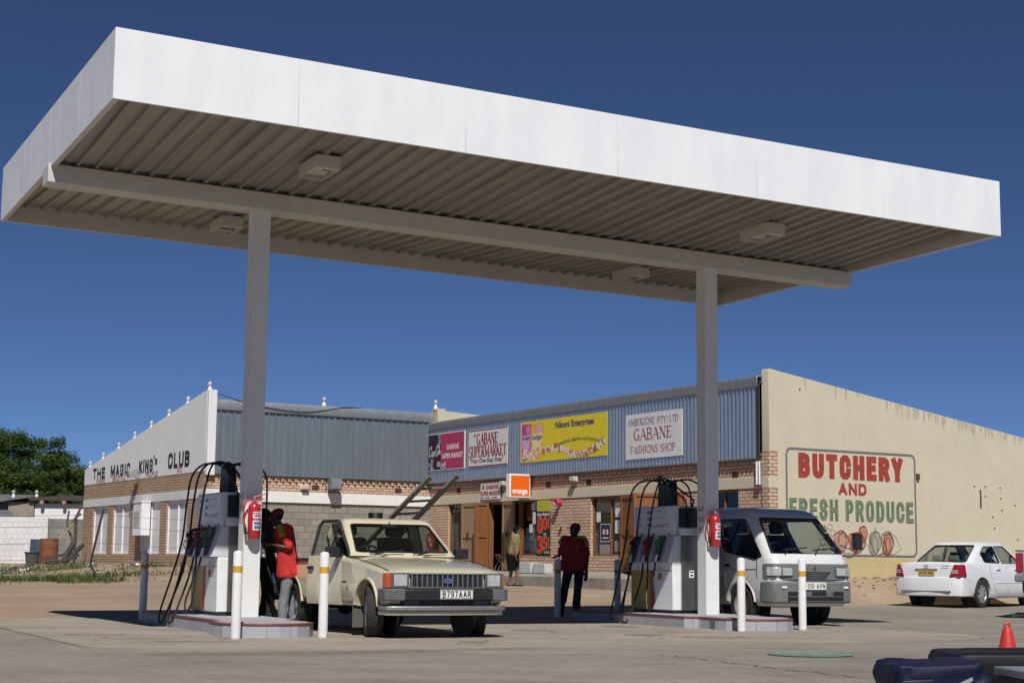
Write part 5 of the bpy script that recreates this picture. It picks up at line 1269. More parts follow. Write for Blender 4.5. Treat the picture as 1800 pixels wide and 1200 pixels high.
        mb.box(-.07, .07, -.014, .014, -.02, .02, 0, Matrix.Translation(c) @ (T.to_3x3().to_4x4() if ang else Matrix.Identity(4))); obj("handle", mb, dark, d, bevel=.006)
        mb = MB(); c = T @ Vector((-.03, sg * .06, 1.03)) if ang else Vector((.57, sg * .86, 1.03)); rt = (T.to_3x3().to_4x4() if ang else Matrix.Identity(4))
        mb.box(-.05, .03, -.10, .09, -.065, .065, 0, Matrix.Translation(c + Vector((0, sg * .05, 0))) @ rt); mb.tube([c + Vector((0, -sg * .07, -.06)), c + Vector((0, sg * .03, -.03))], .016, 6); obj("side_mirror", mb, dark, d, bevel=.018, seg=3)
        return d
    door(-1, door_open); door(1, 0)
    # front end
    fr = Frame((2.115, 0, 0), (0, 1, 0), (0, 0, 1), (1, 0, 0))
    mb = MB(); fr.board(mb, -.48, .48, .61, .775, -.03, .012); obj("grille_backing", mb, dark, V)
    mb = MB(); fr.board(mb, -.50, .50, .765, .782, -.02, .03); fr.board(mb, -.50, .50, .60, .616, -.02, .03)
    for i in range(15): u = -.47 + .94 * i / 14; fr.board(mb, u - .009, u + .009, .616, .765, .0125, .026)
    obj("grille", mb, M("grille_grey", (.17, .175, .18), .4, .3), V, bevel=.004)
    mb = MB(); fr.disc(mb, 0, .69, .06, .036, 1, 20, .030); fr.disc(mb, 0, .69, .05, .038, 0, 20, .023); fr.stroke(mb, [(-.032, .69), (-.018, .702), (0, .686), (.016, .698), (.032, .688)], .006, .0395, 1); obj("oval_emblem", mb, [M("emblem_blue", (.03, .07, .28), .3), chrome], V, fix=False)
    for sg in (1, -1):
        mb = MB(); a, b = sorted((sg * .505, sg * .735)); fr.board(mb, a, b, .60, .785, -.05, .026); h = obj("headlight", mb, M("lamp_bezel", (.13, .135, .14), .4, .3), V, bevel=.006)
        a, b = sorted((sg * .535, sg * .705)); mb = MB(); fr.board(mb, a, b, .625, .765, .02, .034); obj("lens", mb, lens_clear, h, bevel=.01)
        mb = MB(); a, b = sorted((sg * .737, sg * .79)); vs = [fr.p(sg * .737, .605, .022), fr.p(sg * .79, .605, -.02), fr.p(sg * .792, .605, -.13), fr.p(sg * .737, .605, -.13)]
        mb.prism(vs, [p + Vector((0, 0, .175)) for p in vs]); obj("turn_signal", mb, lens_amber, V, bevel=.006)
        mb = MB(); a, b = sorted((sg * .60, sg * .80)); vs = [Vector((2.21, sg * .58, .455)), Vector((2.20, sg * .74, .455)), Vector((2.13, sg * .82, .455)), Vector((1.92, sg * .83, .455)), Vector((1.92, sg * .78, .455)), Vector((2.1, sg * .58, .455))]
        mb.prism(vs, [p + Vector((0, 0, .14)) for p in vs]); obj("bumper_end", mb, trim_grey, V, bevel=.012)
        mb = MB(); mb.box(.66, .80, sg * .795, sg * .806, .655, .67); obj("side_badge", mb, dark, V)
        mb = MB(); mb.box(.80, .86, sg * .792, sg * .802, .56, .60); obj("side_repeater", mb, lens_amber, V, bevel=.004)
    mb = MB(); mb.box(2.06, 2.205, -.59, .59, .46, .59); obj("bumper", mb, M("bumper_black", (.02, .02, .021), .4), V, bevel=.012)
    mb = MB(); mb.box(2.0, 2.11, -.6, .6, .39, .46); obj("valance_grille", mb, dark, V)
    for y, hw_ in ((-.25, .006), (-.08, .006), (.08, .006), (.25, .006), (-.46, .1), (.46, .1)): mb = MB(); mb.box(2.10, 2.12 + .02 * hw_, y - hw_, y + hw_, .397, .453); obj("valance_bar", mb, trim_grey, V)
    mb = MB(); vs = [(1.9, -.81), (2.12, -.79), (2.18, -.68), (2.20, 0), (2.18, .68), (2.12, .79), (1.9, .81), (1.9, .7), (2.05, .66), (2.08, 0), (2.05, -.66), (1.9, -.7)]
    mb.prism([Vector((x, y, .335)) for x, y in vs], [Vector((x, y, .392)) for x, y in vs]); obj("lower_bumper_bar", mb, M("dull_silver", (.30, .31, .32), .4, .6), V, bevel=.012)
    mb = MB(); vs2 = [(x - .04, y * .98) for x, y in vs]; mb.prism([Vector((x, y, .28)) for x, y in vs2], [Vector((x, y, .334)) for x, y in vs2]); obj("front_apron", mb, body_m, V, bevel=.01)
    mb = MB(); fr2 = Frame((2.206, .09, 0), (0, 1, 0), (0, 0, 1), (1, 0, 0)); fr2.board(mb, -.215, .215, .475, .59, 0, .006, 0); fr2.stroke(mb, [(-.208, .482), (.208, .482), (.208, .583), (-.208, .583)], .008, .007, 1, True)
    if detail: fr2.block(mb, "B797AAR", -.19, .494, .38, .078, .0075, 1, t=.17, gap=.3)
    obj("number_plate", mb, [plate_white, black_print], V, fix=False, uv=False)
    for y0 in (-.55, .05):
        mb = MB(); mb.tube([(.86, y0 + .1, 1.005), (.80, y0 + .34, 1.045)], .009, 6); mb.box(-.004, .004, -.24, .24, -.01, .01, 0, Matrix.Translation((.80, y0 + .30, 1.04)) @ Matrix.Rotation(R(4), 4, 'X')); obj("wiper", mb, dark, V)
    for sg in (1, -1):        # bonnet shut lines
        mb = MB(); mb.tube([(2.04, sg * .735, .81), (1.48, sg * .74, .898), (.78, sg * .745, .975)], .005, 5); obj("bonnet_gap", mb, dark, V)
    # rear end
    rf = Frame((-2.256, 0, 0), (0, -1, 0), (0, 0, 1), (-1, 0, 0))
    mb = MB(); rf.board(mb, -.66, .66, .47, .92, -.01, .02); tg = obj("tailgate", mb, body_m, V, bevel=.015)
    mb = MB(); rf.text(mb, "T", -.62, .56, .06, .05, .022, 0, bold=.02); rf.board(mb, -.12, .12, .76, .82, .02, .035, 1); obj("handle", mb, [red_print, dark], tg, fix=False)
    for sg in (1, -1):
        mb = MB(); a, b = sorted((sg * .67, sg * .79)); rf.board(mb, a, b, .55, .90, -.02, .022); obj("tail_light", mb, lens_red, V, bevel=.01)
    mb = MB(); rf.board(mb, -.80, .80, .36, .50, .0, .14); obj("rear_bumper", mb, M("rear_bumper_grey", (.30, .30, .31), .4, .5), V, bevel=.03, seg=3)
    mb = MB(); rf.board(mb, -.26, .26, .38, .48, .141, .147, 0); obj("number_plate", mb, [plate_yellow], V)
    for o in V.children: o.location.z += lift
    for x, y, s_ in ((XA, -.69, -17 if detail else 0), (XA, .69, -17 if detail else 0), (XR, -.68, 0), (XR, .68, 0)): wheel(V, x, y, WR + lift * .22, .21, s_)
    return V
HEAD = math.atan2(-CW.y, -CW.x)
pk_c = Vector((-1.66, 20.15, 0)) - (-CW) * 1.48 + CU * .69
make_pickup("pickup_truck", "cream single cab pickup with its driver's door ajar, parked between the pump islands", (pk_c.x, pk_c.y, .02), HEAD, (.64, .58, .405), True, 9)

def make_van():
    corner = Vector((3.86, 25.0, 0)); c = corner + CW * 2.1 + CU * .82
    V = thing("minivan", "white minivan with grey lower front, parked beside the right pump island", "van", (c.x + .13, c.y + .02, .02), HEAD)
    V.scale = (1, .93, 1)
    pm = paint("van_paint", (.70, .70, .70)); dark = black_plastic; WR = .31; XA, XR = 1.22, -1.15
    g = GH(1.08, 1.70, (-2.12, 1.965, .815), (-2.02, 1.42, .70))
    rings = [rrect(-2.06, 1.98, .76, .12, .30), rrect(-2.12, 2.04, .81, .16, .40, bow=.03), rrect(-2.14, 2.06, .825, .18, .62, bow=.04), rrect(-2.14, 2.05, .825, .19, .86, bow=.05), rrect(-2.13, 2.02, .825, .19, 1.0, bow=.05), rrect(-2.12, 1.965, .815, .18, 1.08, bow=.03)]
    rings += [rrect(g.at(t)[0], g.at(t)[1], g.at(t)[2], .15, g.at(t)[3], bow=.02) for t in (.5, 1)] + [rrect(-1.97, 1.32, .665, .16, 1.775), rrect(-1.86, 1.14, .58, .18, 1.825), rrect(-1.6, .9, .42, .2, 1.845)]
    inner = [rrect(-2.05, 1.9, .74, .1, .50), rrect(-2.06, 1.9, .755, .12, 1.08)] + [rrect(g.at(t)[0] + .06, g.at(t)[1] - .06, g.at(t)[2] - .05, .11, g.at(t)[3]) for t in (.5, 1)] + [rrect(-1.9, 1.2, .6, .14, 1.765)]
    qs = [('front', rounded([(-.90, .04), (.90, .04), (.87, .96), (-.87, .96)], .06)), ('rear', rounded([(-.8, .1), (.8, .1), (.78, .9), (-.78, .9)], .08))]
    for sd in ('left', 'right'):
        qs.append((sd, rounded([(.705, .10), (.90, -.12), (.955, -.02), (.945, .35), (.93, .92), (.705, .92)], .1)))
        qs.append((sd, rounded([(.42, .10), (.675, .10), (.67, .92), (.42, .92)], .07))); qs.append((sd, rounded([(.06, .10), (.39, .10), (.39, .92), (.06, .92)], .07)))
    cut = [MB().loft(inner)] + [g.cutter(k, q, .2) for k, q in qs] + [cyl_y(XA, WR, .37, -1, -.5), cyl_y(XA, WR, .37, .5, 1), cyl_y(XR, WR, .37, -1, -.5), cyl_y(XR, WR, .37, .5, 1)]
    from_me("body", carve(MB().loft(rings), cut), pm, V, angle=34)
    for k, q in qs:
        p = obj({'front': 'windscreen', 'rear': 'rear_window'}.get(k, 'side_window'), g.pane(k, q, .012), glass_car, V, uv=False); obj("window_seal", g.seal(k, q, .03 if k == 'front' else .02), black_rubber, p, uv=False)
    for sg in (1, -1):
        for x in (XA, XR): obj("wheel_arch_lip", arch_lip(x, WR, .37, .828, sg, .03, .006), pm, V, angle=50); obj("arch_liner", cyl_y(x, WR, .365, sg * .48, sg * .5), dark, V)
        mb = MB(); mb.box(.74, .748, sg * .824, sg * .831, .42, 1.05); mb.box(1.66, 1.668, sg * .80, sg * .831, .72, 1.05); mb.box(.74, 1.66, sg * .826, sg * .8305, .86, .866); d = obj("door", mb, dark, V)
        mb = MB(); mb.box(.80, .93, sg * .825, sg * .842, .90, .94); obj("handle", mb, dark, d, bevel=.006)
        if sg < 0: continue
        mb = MB(); mb.tube(spline([(1.86, sg * .80, 1.10), (1.92, sg * .90, 1.06), (1.96, sg * 1.0, 1.14), (1.95, sg * 1.05, 1.24)], 5), .012, 8); mb.tube(spline([(1.80, sg * .79, 1.26), (1.9, sg * .9, 1.2), (1.95, sg * 1.03, 1.22)], 5), .010, 8); mb.box(1.90, 1.98, sg * 1.05 - .075, sg * 1.05 + .075, 1.18, 1.44); obj("side_mirror", mb, dark, V, bevel=.02, seg=3)
    fr = Frame((2.075, 0, 0), (0, 1, 0), (0, 0, 1), (1, 0, 0))
    gm = M("van_grey_trim", (.155, .165, .165), .5, var=.1)
    def bent(z0, z1, o, hw, mat, name, dep=.16, bev=.015):
        vs = []
        for y in (-1, -.93, -.75, -.4, 0, .4, .75, .93, 1): vs.append((2.065 + o + .035 * (1 - y * y) - (0 if abs(y) < .9 else (.05 if abs(y) < 1 else .17)), y * hw))
        mb = MB(); out = [Vector((x, y, z0)) for x, y in vs] + [Vector((x - dep, y * .985, z0)) for x, y in reversed(vs)]
        mb.prism(out, [p + Vector((0, 0, z1 - z0)) for p in out]); return obj(name, mb, mat, V, bevel=bev)
    bent(.70, .955, .004, .832, gm, "front_panel"); bent(.35, .685, .045, .845, gm, "bumper", .2, .03)
    mb = MB()
    for k, w in ((0, .33), (1, .30), (2, .27), (3, .23)): fr.board(mb, -w, w, .735 + .03 * (3 - k), .741 + .03 * (3 - k), .02, .0405)
    obj("grille", mb, M("grille_dark", (.05, .05, .05), .5), V)
    mb = MB()
    for a in (90, 210, 330):
        d = Vector((math.cos(R(a)), math.sin(R(a)))); n_ = Vector((-d.y, d.x)); c0 = Vector((.0, .89))
        fr.poly(mb, [tuple(c0), tuple(c0 + d * .021 + n_ * .012), tuple(c0 + d * .042), tuple(c0 + d * .021 - n_ * .012)], .049)
    obj("three_diamond_emblem", mb, black_print, V, fix=False)
    for sg in (1, -1):
        mb = MB(); a, b = sorted((sg * .44, sg * .66)); fr.board(mb, a, b, .755, .905, -.05, .038); h = obj("headlight", mb, M("lamp_bezel", (.13, .135, .14), .4, .3), V, bevel=.008)
        mb = MB(); a, b = sorted((sg * .455, sg * .645)); fr.board(mb, a, b, .77, .89, .03, .046); obj("lens", mb, lens_clear, h, bevel=.014)
        mb = MB(); vs = [fr.p(sg * .665, .765, .036), fr.p(sg * .79, .765, -.03), fr.p(sg * .835, .765, -.15), fr.p(sg * .66, .765, -.15)]; mb.prism(vs, [p + Vector((0, 0, .135)) for p in vs]); obj("turn_signal", mb, lens_clear, V, bevel=.01)
        mb = MB(); fr.board(mb, sg * .63 - .045, sg * .63 + .045, .575, .61, .0, .066); obj("reflector", mb, plate_white, V, bevel=.004)
    for z0, z1 in ((.465, .53), (.385, .44)):
        mb = MB(); fr.board(mb, -.56, .56, z0, z1, .02, .079); v = obj("bumper_slot", mb, dark, V, bevel=.004)
    mb = MB(); fr.board(mb, -.57, .57, .445, .46, .06, .09); fr.board(mb, -.54, .54, .37, .383, .05, .088); fr.board(mb, -.28, -.1, .46, .53, .05, .085); fr.board(mb, .2, .34, .46, .53, .05, .085); obj("bumper_bars", mb, trim_grey, V, bevel=.004)
    mb = MB(); fp = Frame((2.16, -.06, 0), (0, 1, 0), (0, 0, 1), (1, 0, 0)); fp.board(mb, -.25, .25, .56, .67, 0, .006, 0); fp.block(mb, "B 150 AVN", -.225, .578, .45, .074, .007, 1, t=.17, gap=.28); obj("number_plate", mb, [plate_white, black_print], V, fix=False, uv=False)
    for y0 in (-.5, .12):
        mb = MB(); mb.tube([(1.99, y0, 1.10), (1.90, y0 + .14, 1.20)], .01, 6); mb.box(-.005, .005, -.25, .25, -.01, .01, 0, Matrix.Translation((1.905, y0 + .27, 1.185)) @ Matrix.Rotation(R(5), 4, 'X')); obj("wiper", mb, dark, V)
    mb = MB(); mb.box(1.5, 1.93, -.74, .74, .86, 1.06); obj("dashboard", mb, M("dash_dark", (.03, .03, .032), .6), V, bevel=.04)
    sm = M("seat_black", (.03, .03, .032), .8)
    for y in (-.38, .38): seat(V, 1.0, y, .78, sm, .5)
    seat(V, .0, -.4, .72, sm, .5); seat(V, .0, .15, .72, sm, .5)
    steering(V, 1.5, -.38, 1.12)
    mb = MB(); mb.tube(spline([(1.60, .52, 1.58), (1.64, .56, 1.5), (1.66, .62, 1.44), (1.63, .66, 1.5), (1.60, .62, 1.58)], 4), .008, 6); obj("grab_handle", mb, white_print, V)
    mb = MB(); mb.ball((1.84, .62, 1.19), (.06, .05, .03), 10); obj("dash_ornament", mb, M("blue_cloth", (.03, .12, .4), .6), V)
    mb = MB(); mb.box(-1.9, 1.8, -.5, .5, .28, .42); mb.tube([(XA, -.66, WR), (XA, .66, WR)], .04, 8); mb.tube([(XR, -.66, WR), (XR, .66, WR)], .05, 8); obj("chassis", mb, M("chassis_black", (.02, .019, .018), .7), V)
    for x, y in ((XA, -.735), (XA, .735), (XR, -.735), (XR, .735)): wheel(V, x, y, WR, .18, 0, 'steel')
make_van()

def make_sedan():
    V = thing("sedan_car", "white saloon car parked below the butchery wall, seen from behind", "car", (10.98, 38.55, zt(11.7, 38.4)), R(46))
    V.scale = (1.03, 1.03, 1.03)
    pm = paint("sedan_paint", (.76, .77, .79), .25, .8, .2); dark = black_plastic; WR = .308; XA, XR = 1.32, -1.28
    def half(w, zb, zt, zc): return [(0, zb), (w * .75, zb), (w - .05, zb + .02), (w - .012, zb + .10), (w, zb + .24), (w + .004, (zb + .24 + zc) / 2), (w - .004, zc), (w - .035, zt - .06), (w - .085, zt - .012), (w * .6, zt + .012), (0, zt + .02)]
    S_ = [(-2.19, .62, .34, .86, .60), (-2.17, .72, .30, .93, .62), (-2.10, .79, .27, .965, .66), (-1.95, .82, .24, .975, .70), (-1.6, .838, .22, .972, .74), (-1.2, .845, .20, .965, .76), (-.4, .848, .20, .945, .78), (.4, .848, .20, .925, .78), (1.0, .842, .20, .905, .76), (1.5, .825, .22, .83, .70), (1.9, .77, .26, .74, .62), (2.12, .66, .32, .64, .55), (2.2, .5, .36, .56, .5)]
    cut = [cyl_y(x, WR + .005, .355, a, b) for x in (XA, XR) for a, b in ((-1, -.52), (.52, 1))] + [bx(-1.1, .95, -.74, .74, .36, 1.3)]
    from_me("body", carve(MB().loft([mirror_ring(x, half(w, zb, zt, zc)) for x, w, zb, zt, zc in S_]), cut), pm, V, angle=34)
    g = GH(.935, 1.40, (-1.68, 1.16, .755), (-.88, .30, .56))
    rings = [rrect(g.at(t)[0], g.at(t)[1], g.at(t)[2], .16, g.at(t)[3]) for t in (-.06, .3, .65, 1)] + [rrect(-.78, .2, .50, .17, 1.432), rrect(-.6, .03, .38, .18, 1.448)]
    inner = [rrect(g.at(t)[0] + .09, g.at(t)[1] - .08, g.at(t)[2] - .045, .1, g.at(t)[3]) for t in (-.06, .3, .65, 1)] + [rrect(-.75, .15, .48, .12, 1.412)]
    qs = [('front', rounded([(-.86, .08), (.86, .08), (.84, .94), (-.84, .94)], .06)), ('rear', rounded([(-.84, .12), (.84, .12), (.84, .93), (-.84, .93)], .06))]
    for sd in ('left', 'right'):
        qs.append((sd, rounded([(.235, .10), (.50, .08), (.49, .90), (.165, .86), (.115, .55)], .14))); qs.append((sd, rounded([(.525, .08), (.86, .08), (.84, .9), (.515, .90)], .08)))
    from_me("cabin", carve(MB().loft(rings), [MB().loft(inner)] + [g.cutter(k, q, .2) for k, q in qs]), pm, V, angle=34)
    for k, q in qs:
        p = obj({'front': 'windscreen', 'rear': 'rear_window'}.get(k, 'side_window'), g.pane(k, q, .012), glass_car, V, uv=False); obj("window_seal", g.seal(k, q, .016), black_rubber, p, uv=False)
    rf = Frame((-2.195, 0, 0), (0, -1, 0), (0, 0, 1), (-1, 0, 0))
    bp = []
    for y in (-1, -.96, -.8, -.4, 0, .4, .8, .96, 1): bp.append((-2.2 - .07 * (1 - y * y) + (.0 if abs(y) < .9 else (.08 if abs(y) < 1 else .38)), y * .845))
    mb = MB(); out = [Vector((x, y, .25)) for x, y in bp] + [Vector((x + .18, y * .93, .25)) for x, y in reversed(bp)]
    mid = [Vector((x - .012, y * 1.004, .44)) for x, y in bp] + [Vector((x + .18, y * .93, .44)) for x, y in reversed(bp)]
    top = [Vector((x + .03, y * .99, .66)) for x, y in bp] + [Vector((x + .18, y * .93, .66)) for x, y in reversed(bp)]
    mb.loft([out, mid, top]); obj("bumper", mb, pm, V, bevel=.02, seg=3, angle=40)
    mb = MB(); mb.box(-2.285, -2.2, -.6, .6, .355, .362); obj("bumper_groove", mb, dark, V)
    mb = MB()       # boot lid
    for sg in (1, -1): mb.tube([(-2.175, sg * .50, .67), (-2.165, sg * .54, .80), (-2.13, sg * .60, .93), (-1.78, sg * .62, .985)], .006, 5)
    mb.box(-2.205, -2.17, -.25, .25, .835, .865, 0); b_ = obj("boot_lid", mb, M("shut_line", (.10, .10, .10), .6), V)
    mb = MB(); rf.board(mb, -.27, .27, .83, .865, -.02, .03); obj("boot_handle", mb, pm, b_, bevel=.012)
    mb = MB(); ring = [(.055 * math.cos(R(20 * k)), .885 + .034 * math.sin(R(20 * k))) for k in range(18)]
    rf.stroke(mb, ring, .009, .036, 0, True); rf.stroke(mb, [(.02 * math.cos(R(20 * k)), .885 + .031 * math.sin(R(20 * k))) for k in range(18)], .007, .037, 0, True); rf.stroke(mb, [(.036 * math.cos(R(20 * k)), .897 + .013 * math.sin(R(20 * k))) for k in range(18)], .007, .0375, 0, True)
    rf.stroke(mb, [(.38, .90), (.56, .90)], .016, .025, 0); obj("boot_emblem", mb, M("emblem_grey", (.30, .31, .32), .3, .8), b_, fix=False)
    mb = MB(); rf.board(mb, -.19, .19, .70, .80, -.02, .018, 0); rf.text(mb, "B 776 ARZ", -.165, .72, .33, .06, .0195, 1, bold=.02); obj("number_plate", mb, [plate_yellow, black_print], V, fix=False, uv=False)
    for sg in (1, -1):
        vs = [Vector((-2.232, sg * .55, .665)), Vector((-2.185, sg * .78, .665)), Vector((-1.98, sg * .852, .665)), Vector((-2.0, sg * .6, .665))]
        tp = [Vector((-2.195, sg * .655, .93)), Vector((-2.145, sg * .755, .93)), Vector((-1.99, sg * .82, .93)), Vector((-2.0, sg * .6, .955))]
        mb = MB(); mb.prism(vs, tp); t_ = obj("tail_light", mb, lens_red, V, bevel=.012)
        f2 = lambda a, b: vs[0].lerp(vs[1], a).lerp(tp[0].lerp(tp[1], a), b) + Vector((-.008, sg * .002, 0))
        mb = MB(); mb.quad(f2(.12, .30), f2(.9, .30), f2(.86, .40), f2(.15, .40)); mb.quad(f2(.15, .46), f2(.86, .46), f2(.82, .56), f2(.18, .56)); obj("clear_strip", mb, lens_clear, t_, fix=False)
        for x in (XA, XR): obj("arch_liner", cyl_y(x, WR, .35, sg * .50, sg * .52), dark, V)
        mb = MB()
        for pts in ([(-.13, .30), (-.13, .92)], [(-.93, .92), (-.90, .72), (-.80, .52), (-.72, .42), (-.66, .30)], [(.88, .30), (.88, .90)], [(-.66, .30), (.88, .30)]): mb.tube([Vector((x, sg * (.8475 if z < .8 else .826), z)) for x, z in pts], .004, 4)
        d = obj("door", mb, M("shut_line", (.10, .10, .10), .6), V)
        for x in (-.55, .28): mb = MB(); mb.box(x - .09, x + .09, sg * .83, sg * .866, .83, .862); obj("handle", mb, pm, d, bevel=.01)
        mb = MB(); mb.box(-.68, .9, sg * .845, sg * .858, .535, .565); obj("side_moulding", mb, pm, V, bevel=.006)
        mb = MB(); mb.box(.80, .90, sg * .84, sg * .98, .95, 1.07); obj("side_mirror", mb, pm, V, bevel=.03, seg=3)
    sm = M("seat_grey", (.05, .05, .052), .8)
    for y in (-.36, .36): seat(V, .12, y, .38, sm, .5)
    mb = MB(); mb.box(-.95, -.3, -.64, .64, .4, .58); mb.box(-1.02, -.88, -.64, .64, .5, 1.0)
    for y in (-.4, 0, .4): mb.box(-1.04, -.95, y - .13, y + .13, 1.0, 1.14)
    obj("rear_bench", mb, M("seat_beige", (.22, .2, .17), .8), V, bevel=.04)
    mb = MB(); mb.box(-1.5, -1.0, -.62, .62, .925, .945); obj("parcel_shelf", mb, M("shelf_grey", (.10, .10, .10), .9), V)
    mb = MB(); mb.box(.65, 1.05, -.7, .7, .75, .93); obj("dashboard", mb, M("dash_dark", (.03, .03, .032), .6), V, bevel=.04)
    for x, y in ((XA, -.74), (XA, .74), (XR, -.74), (XR, .74)): wheel(V, x, y, WR, .19, 0, 'cover', 7)
    return V
SEDAN = make_sedan()
make_pickup("pickup_truck", "silver pickup entering the picture at the right edge, only its tail corner showing", (11.28, 32.4, .03), R(62), (.42, .43, .45), False, 0, .30)
# ---------------------------------------------------------------- people (local frame: x to the viewer's right, y away from the camera, z up)
def hand(mb, wrist, d, n, side, curl=.5, s=1.0, grip=False):
    """palm, four fingers of unequal length bent towards n, thumb leaving the side of the palm"""
    d = Vector(d).normalized(); n = Vector(n); n = (n - d * n.dot(d)).normalized(); t = d.cross(n).normalized() * side
    w = Vector(wrist)
    for k in (-1, -.33, .33, 1): mb.cap(w + t * .018 * k * s, w + d * .085 * s + t * .028 * k * s, .014 * s, .0125 * s, 6)
    for k, ln in ((-1, .062), (-.33, .075), (.33, .080), (1, .070)):
        p = w + d * .088 * s + t * .029 * k * s; a = curl * (1.1 if grip else .8); dd = d; 
        for i, f in enumerate((.42, .32, .26)):
            dd = (dd * math.cos(a) + n * math.sin(a)).normalized(); q = p + dd * ln * f * s * 1.15; mb.cap(p, q, .0098 * s, .0088 * s, 6); p = q
            n = (n - dd * n.dot(dd)); n = n.normalized() if n.length > 1e-4 else d
        n = Vector(d.cross(t)) * -side; n = n.normalized()
    p = w + d * .025 * s + t * .03 * s; q = p + (d * .6 + t * .7 + n * .4).normalized() * .042 * s; r_ = q + (d * .85 + n * .5).normalized() * .034 * s
    mb.cap(p, q, .0125 * s, .011 * s, 6); mb.cap(q, r_, .0105 * s, .009 * s, 6)

def human(label, loc, J, skin, top, legs, face=(0, -1, 0), hair='cap', curl=.5, sleeve=.75, female=False, shirt_bits=None, shirt_hem=None, group=None):
    J = {k: Vector(v) for k, v in J.items()}; face = Vector(face).normalized(); upv = Vector((0, 0, 1)); sd = face.cross(upv).normalized()
    mb = MB()
    # head: skull, jaw, nose, brow, lips, ears
    h = J['head']; fr = lambda f, s_, u: h + face * f + sd * s_ + upv * u
    T = Matrix((sd, face, upv)).transposed()
    mb.ball(fr(-.012, 0, .025), (.073, .092, .098), 16, 0, T); mb.ball(fr(.022, 0, -.045), (.058, .068, .070), 14, 0, T); mb.ball(fr(.05, 0, -.095), (.032, .032, .026), 10, 0, T)
    mb.cap(fr(.088, 0, .012), fr(.107, 0, -.028), .010, .016, 8); mb.cap(fr(.076, -.04, .03), fr(.076, .04, .03), .016, .016, 8)
    mb.cap(fr(.086, -.02, -.062), fr(.086, .02, -.062), .0105, .0105, 8); mb.cap(fr(.083, -.017, -.078), fr(.083, .017, -.078), .011, .011, 8)
    for k in (-1, 1): mb.ball(fr(-.01, .076 * k, -.015), (.012, .022, .034), 8, 0, T)
    mb.cap(J['neck'], h + upv * -.05 - face * .01, .056, .052, 12)
    ch = (J['shl'] + J['shr']) / 2; hp = (J['hipl'] + J['hipr']) / 2
    mb.cap(ch, J['neck'], .075, .056, 12)
    for a, b in (('shl', 'hipl'), ('shr', 'hipr')):
        p = J[a] + (ch - J[a]) * .38; q = J[b]; mb.cap(p, p.lerp(q, .55), .095, .085, 12); mb.cap(p.lerp(q, .55), q, .085, .092, 12)
    mb.cap(ch - upv * .05, hp, .10, .10, 12)
    for s_ in ('l', 'r'):
        mb.cap(J['sh' + s_].lerp(ch, .3), J['sh' + s_], .06, .056); mb.cap(J['sh' + s_], J['el' + s_], .048, .038); mb.cap(J['el' + s_], J['wr' + s_], .038, .026)
        mb.cap(J['hip' + s_], J['kn' + s_], .082, .052); mb.cap(J['kn' + s_], J['kn' + s_].lerp(J['an' + s_], .35), .052, .053); mb.cap(J['kn' + s_].lerp(J['an' + s_], .35), J['an' + s_], .05, .034)
        ft = J.get('ft' + s_, face); ft = Vector((ft.x, ft.y, 0)).normalized(); mb.cap(J['an' + s_] - upv * .04, J['an' + s_] - upv * .045 + ft * .12, .036, .03, 8)
        d = J['wr' + s_] - J['el' + s_]; nn = J.get('pn' + s_, Vector((0, 1, 0)) if s_ == 'l' else Vector((0, 1, 0))); hand(mb, J['wr' + s_], J.get('hd' + s_, d), nn, 1 if s_ == 'l' else -1, J['cu' + s_].x if 'cu' + s_ in J else curl)
    P = from_me("person", remesh(mb, .0085, 3), skin, None); P.location = loc; tag(P, label, "person", group)
    def child(name, m, mat, vox=.011, it=4, folds=0, hem_z=None):
        me = remesh(m, vox, it)
        if folds or hem_z is not None:       # cloth folds, and a hem that ends in a clean edge
            nn = [v.normal.copy() for v in me.vertices]
            for v, n_ in zip(me.vertices, nn):
                if folds:
                    c_ = v.co; f1 = mnoise.noise(Vector((c_.x * 7 + c_.z * 3, c_.y * 7, c_.z * 5 + c_.x * 4)) + Vector(loc)); f2 = abs(mnoise.noise(Vector((c_.x * 13, c_.y * 13, c_.z * 9 - c_.x * 8))))
                    v.co = c_ + n_ * folds * (f1 * 1.2 - f2 * 1.1)
                if hem_z is not None and v.co.z < hem_z: v.co.z = hem_z
        return from_me(name, me, mat, P)
    # eyes
    m = MB()
    for k in (-1, 1): m.ball(fr(.079, .032 * k, .010), .0115, 8)
    e = obj("eyes", m, [M("eye_white", (.6, .58, .54), .3)], P)
    m = MB()
    for k in (-1, 1): m.ball(fr(.088, .032 * k, .010), .0055, 8)
    obj("pupil", m, black_print, e)
    # shirt
    m = MB(); f = 1.0
    m.cap(ch - upv * .02, J['neck'] - upv * .035, .088, .068, 12)
    hem = shirt_hem if shirt_hem is not None else .0
    for a, b in (('shl', 'hipl'), ('shr', 'hipr')):
        p = J[a] + (ch - J[a]) * .36; q = J[b].lerp(p, -hem if hem < 0 else .08) if hem <= 0 else J[b] - upv * hem
        for off in (-.035, .035):
            o = face * off; m.cap(p + o, p.lerp(q, .5) + o, .106, .098, 12); m.cap(p.lerp(q, .5) + o, q + o * 1.5, .098, .108 + (.012 if hem > 0 else 0), 12)
    m.cap(ch - upv * .05, hp, .118, .118, 12)
    if female:
        for s_ in ('l', 'r'): m.ball(J['sh' + s_].lerp(ch, .45) - upv * .13 + face * .085, .068, 12)
    for s_ in ('l', 'r'):
        e2 = J['sh' + s_].lerp(J['el' + s_], sleeve); m.cap(J['sh' + s_].lerp(ch, .25), J['sh' + s_], .072, .068); m.cap(J['sh' + s_], e2, .066, .066 if not female else .054)
    shirt = child("shirt", m, top, .011, 4, .013, (min(J["hipl"].z, J["hipr"].z) - hem - .045) if hem > 0 else None)
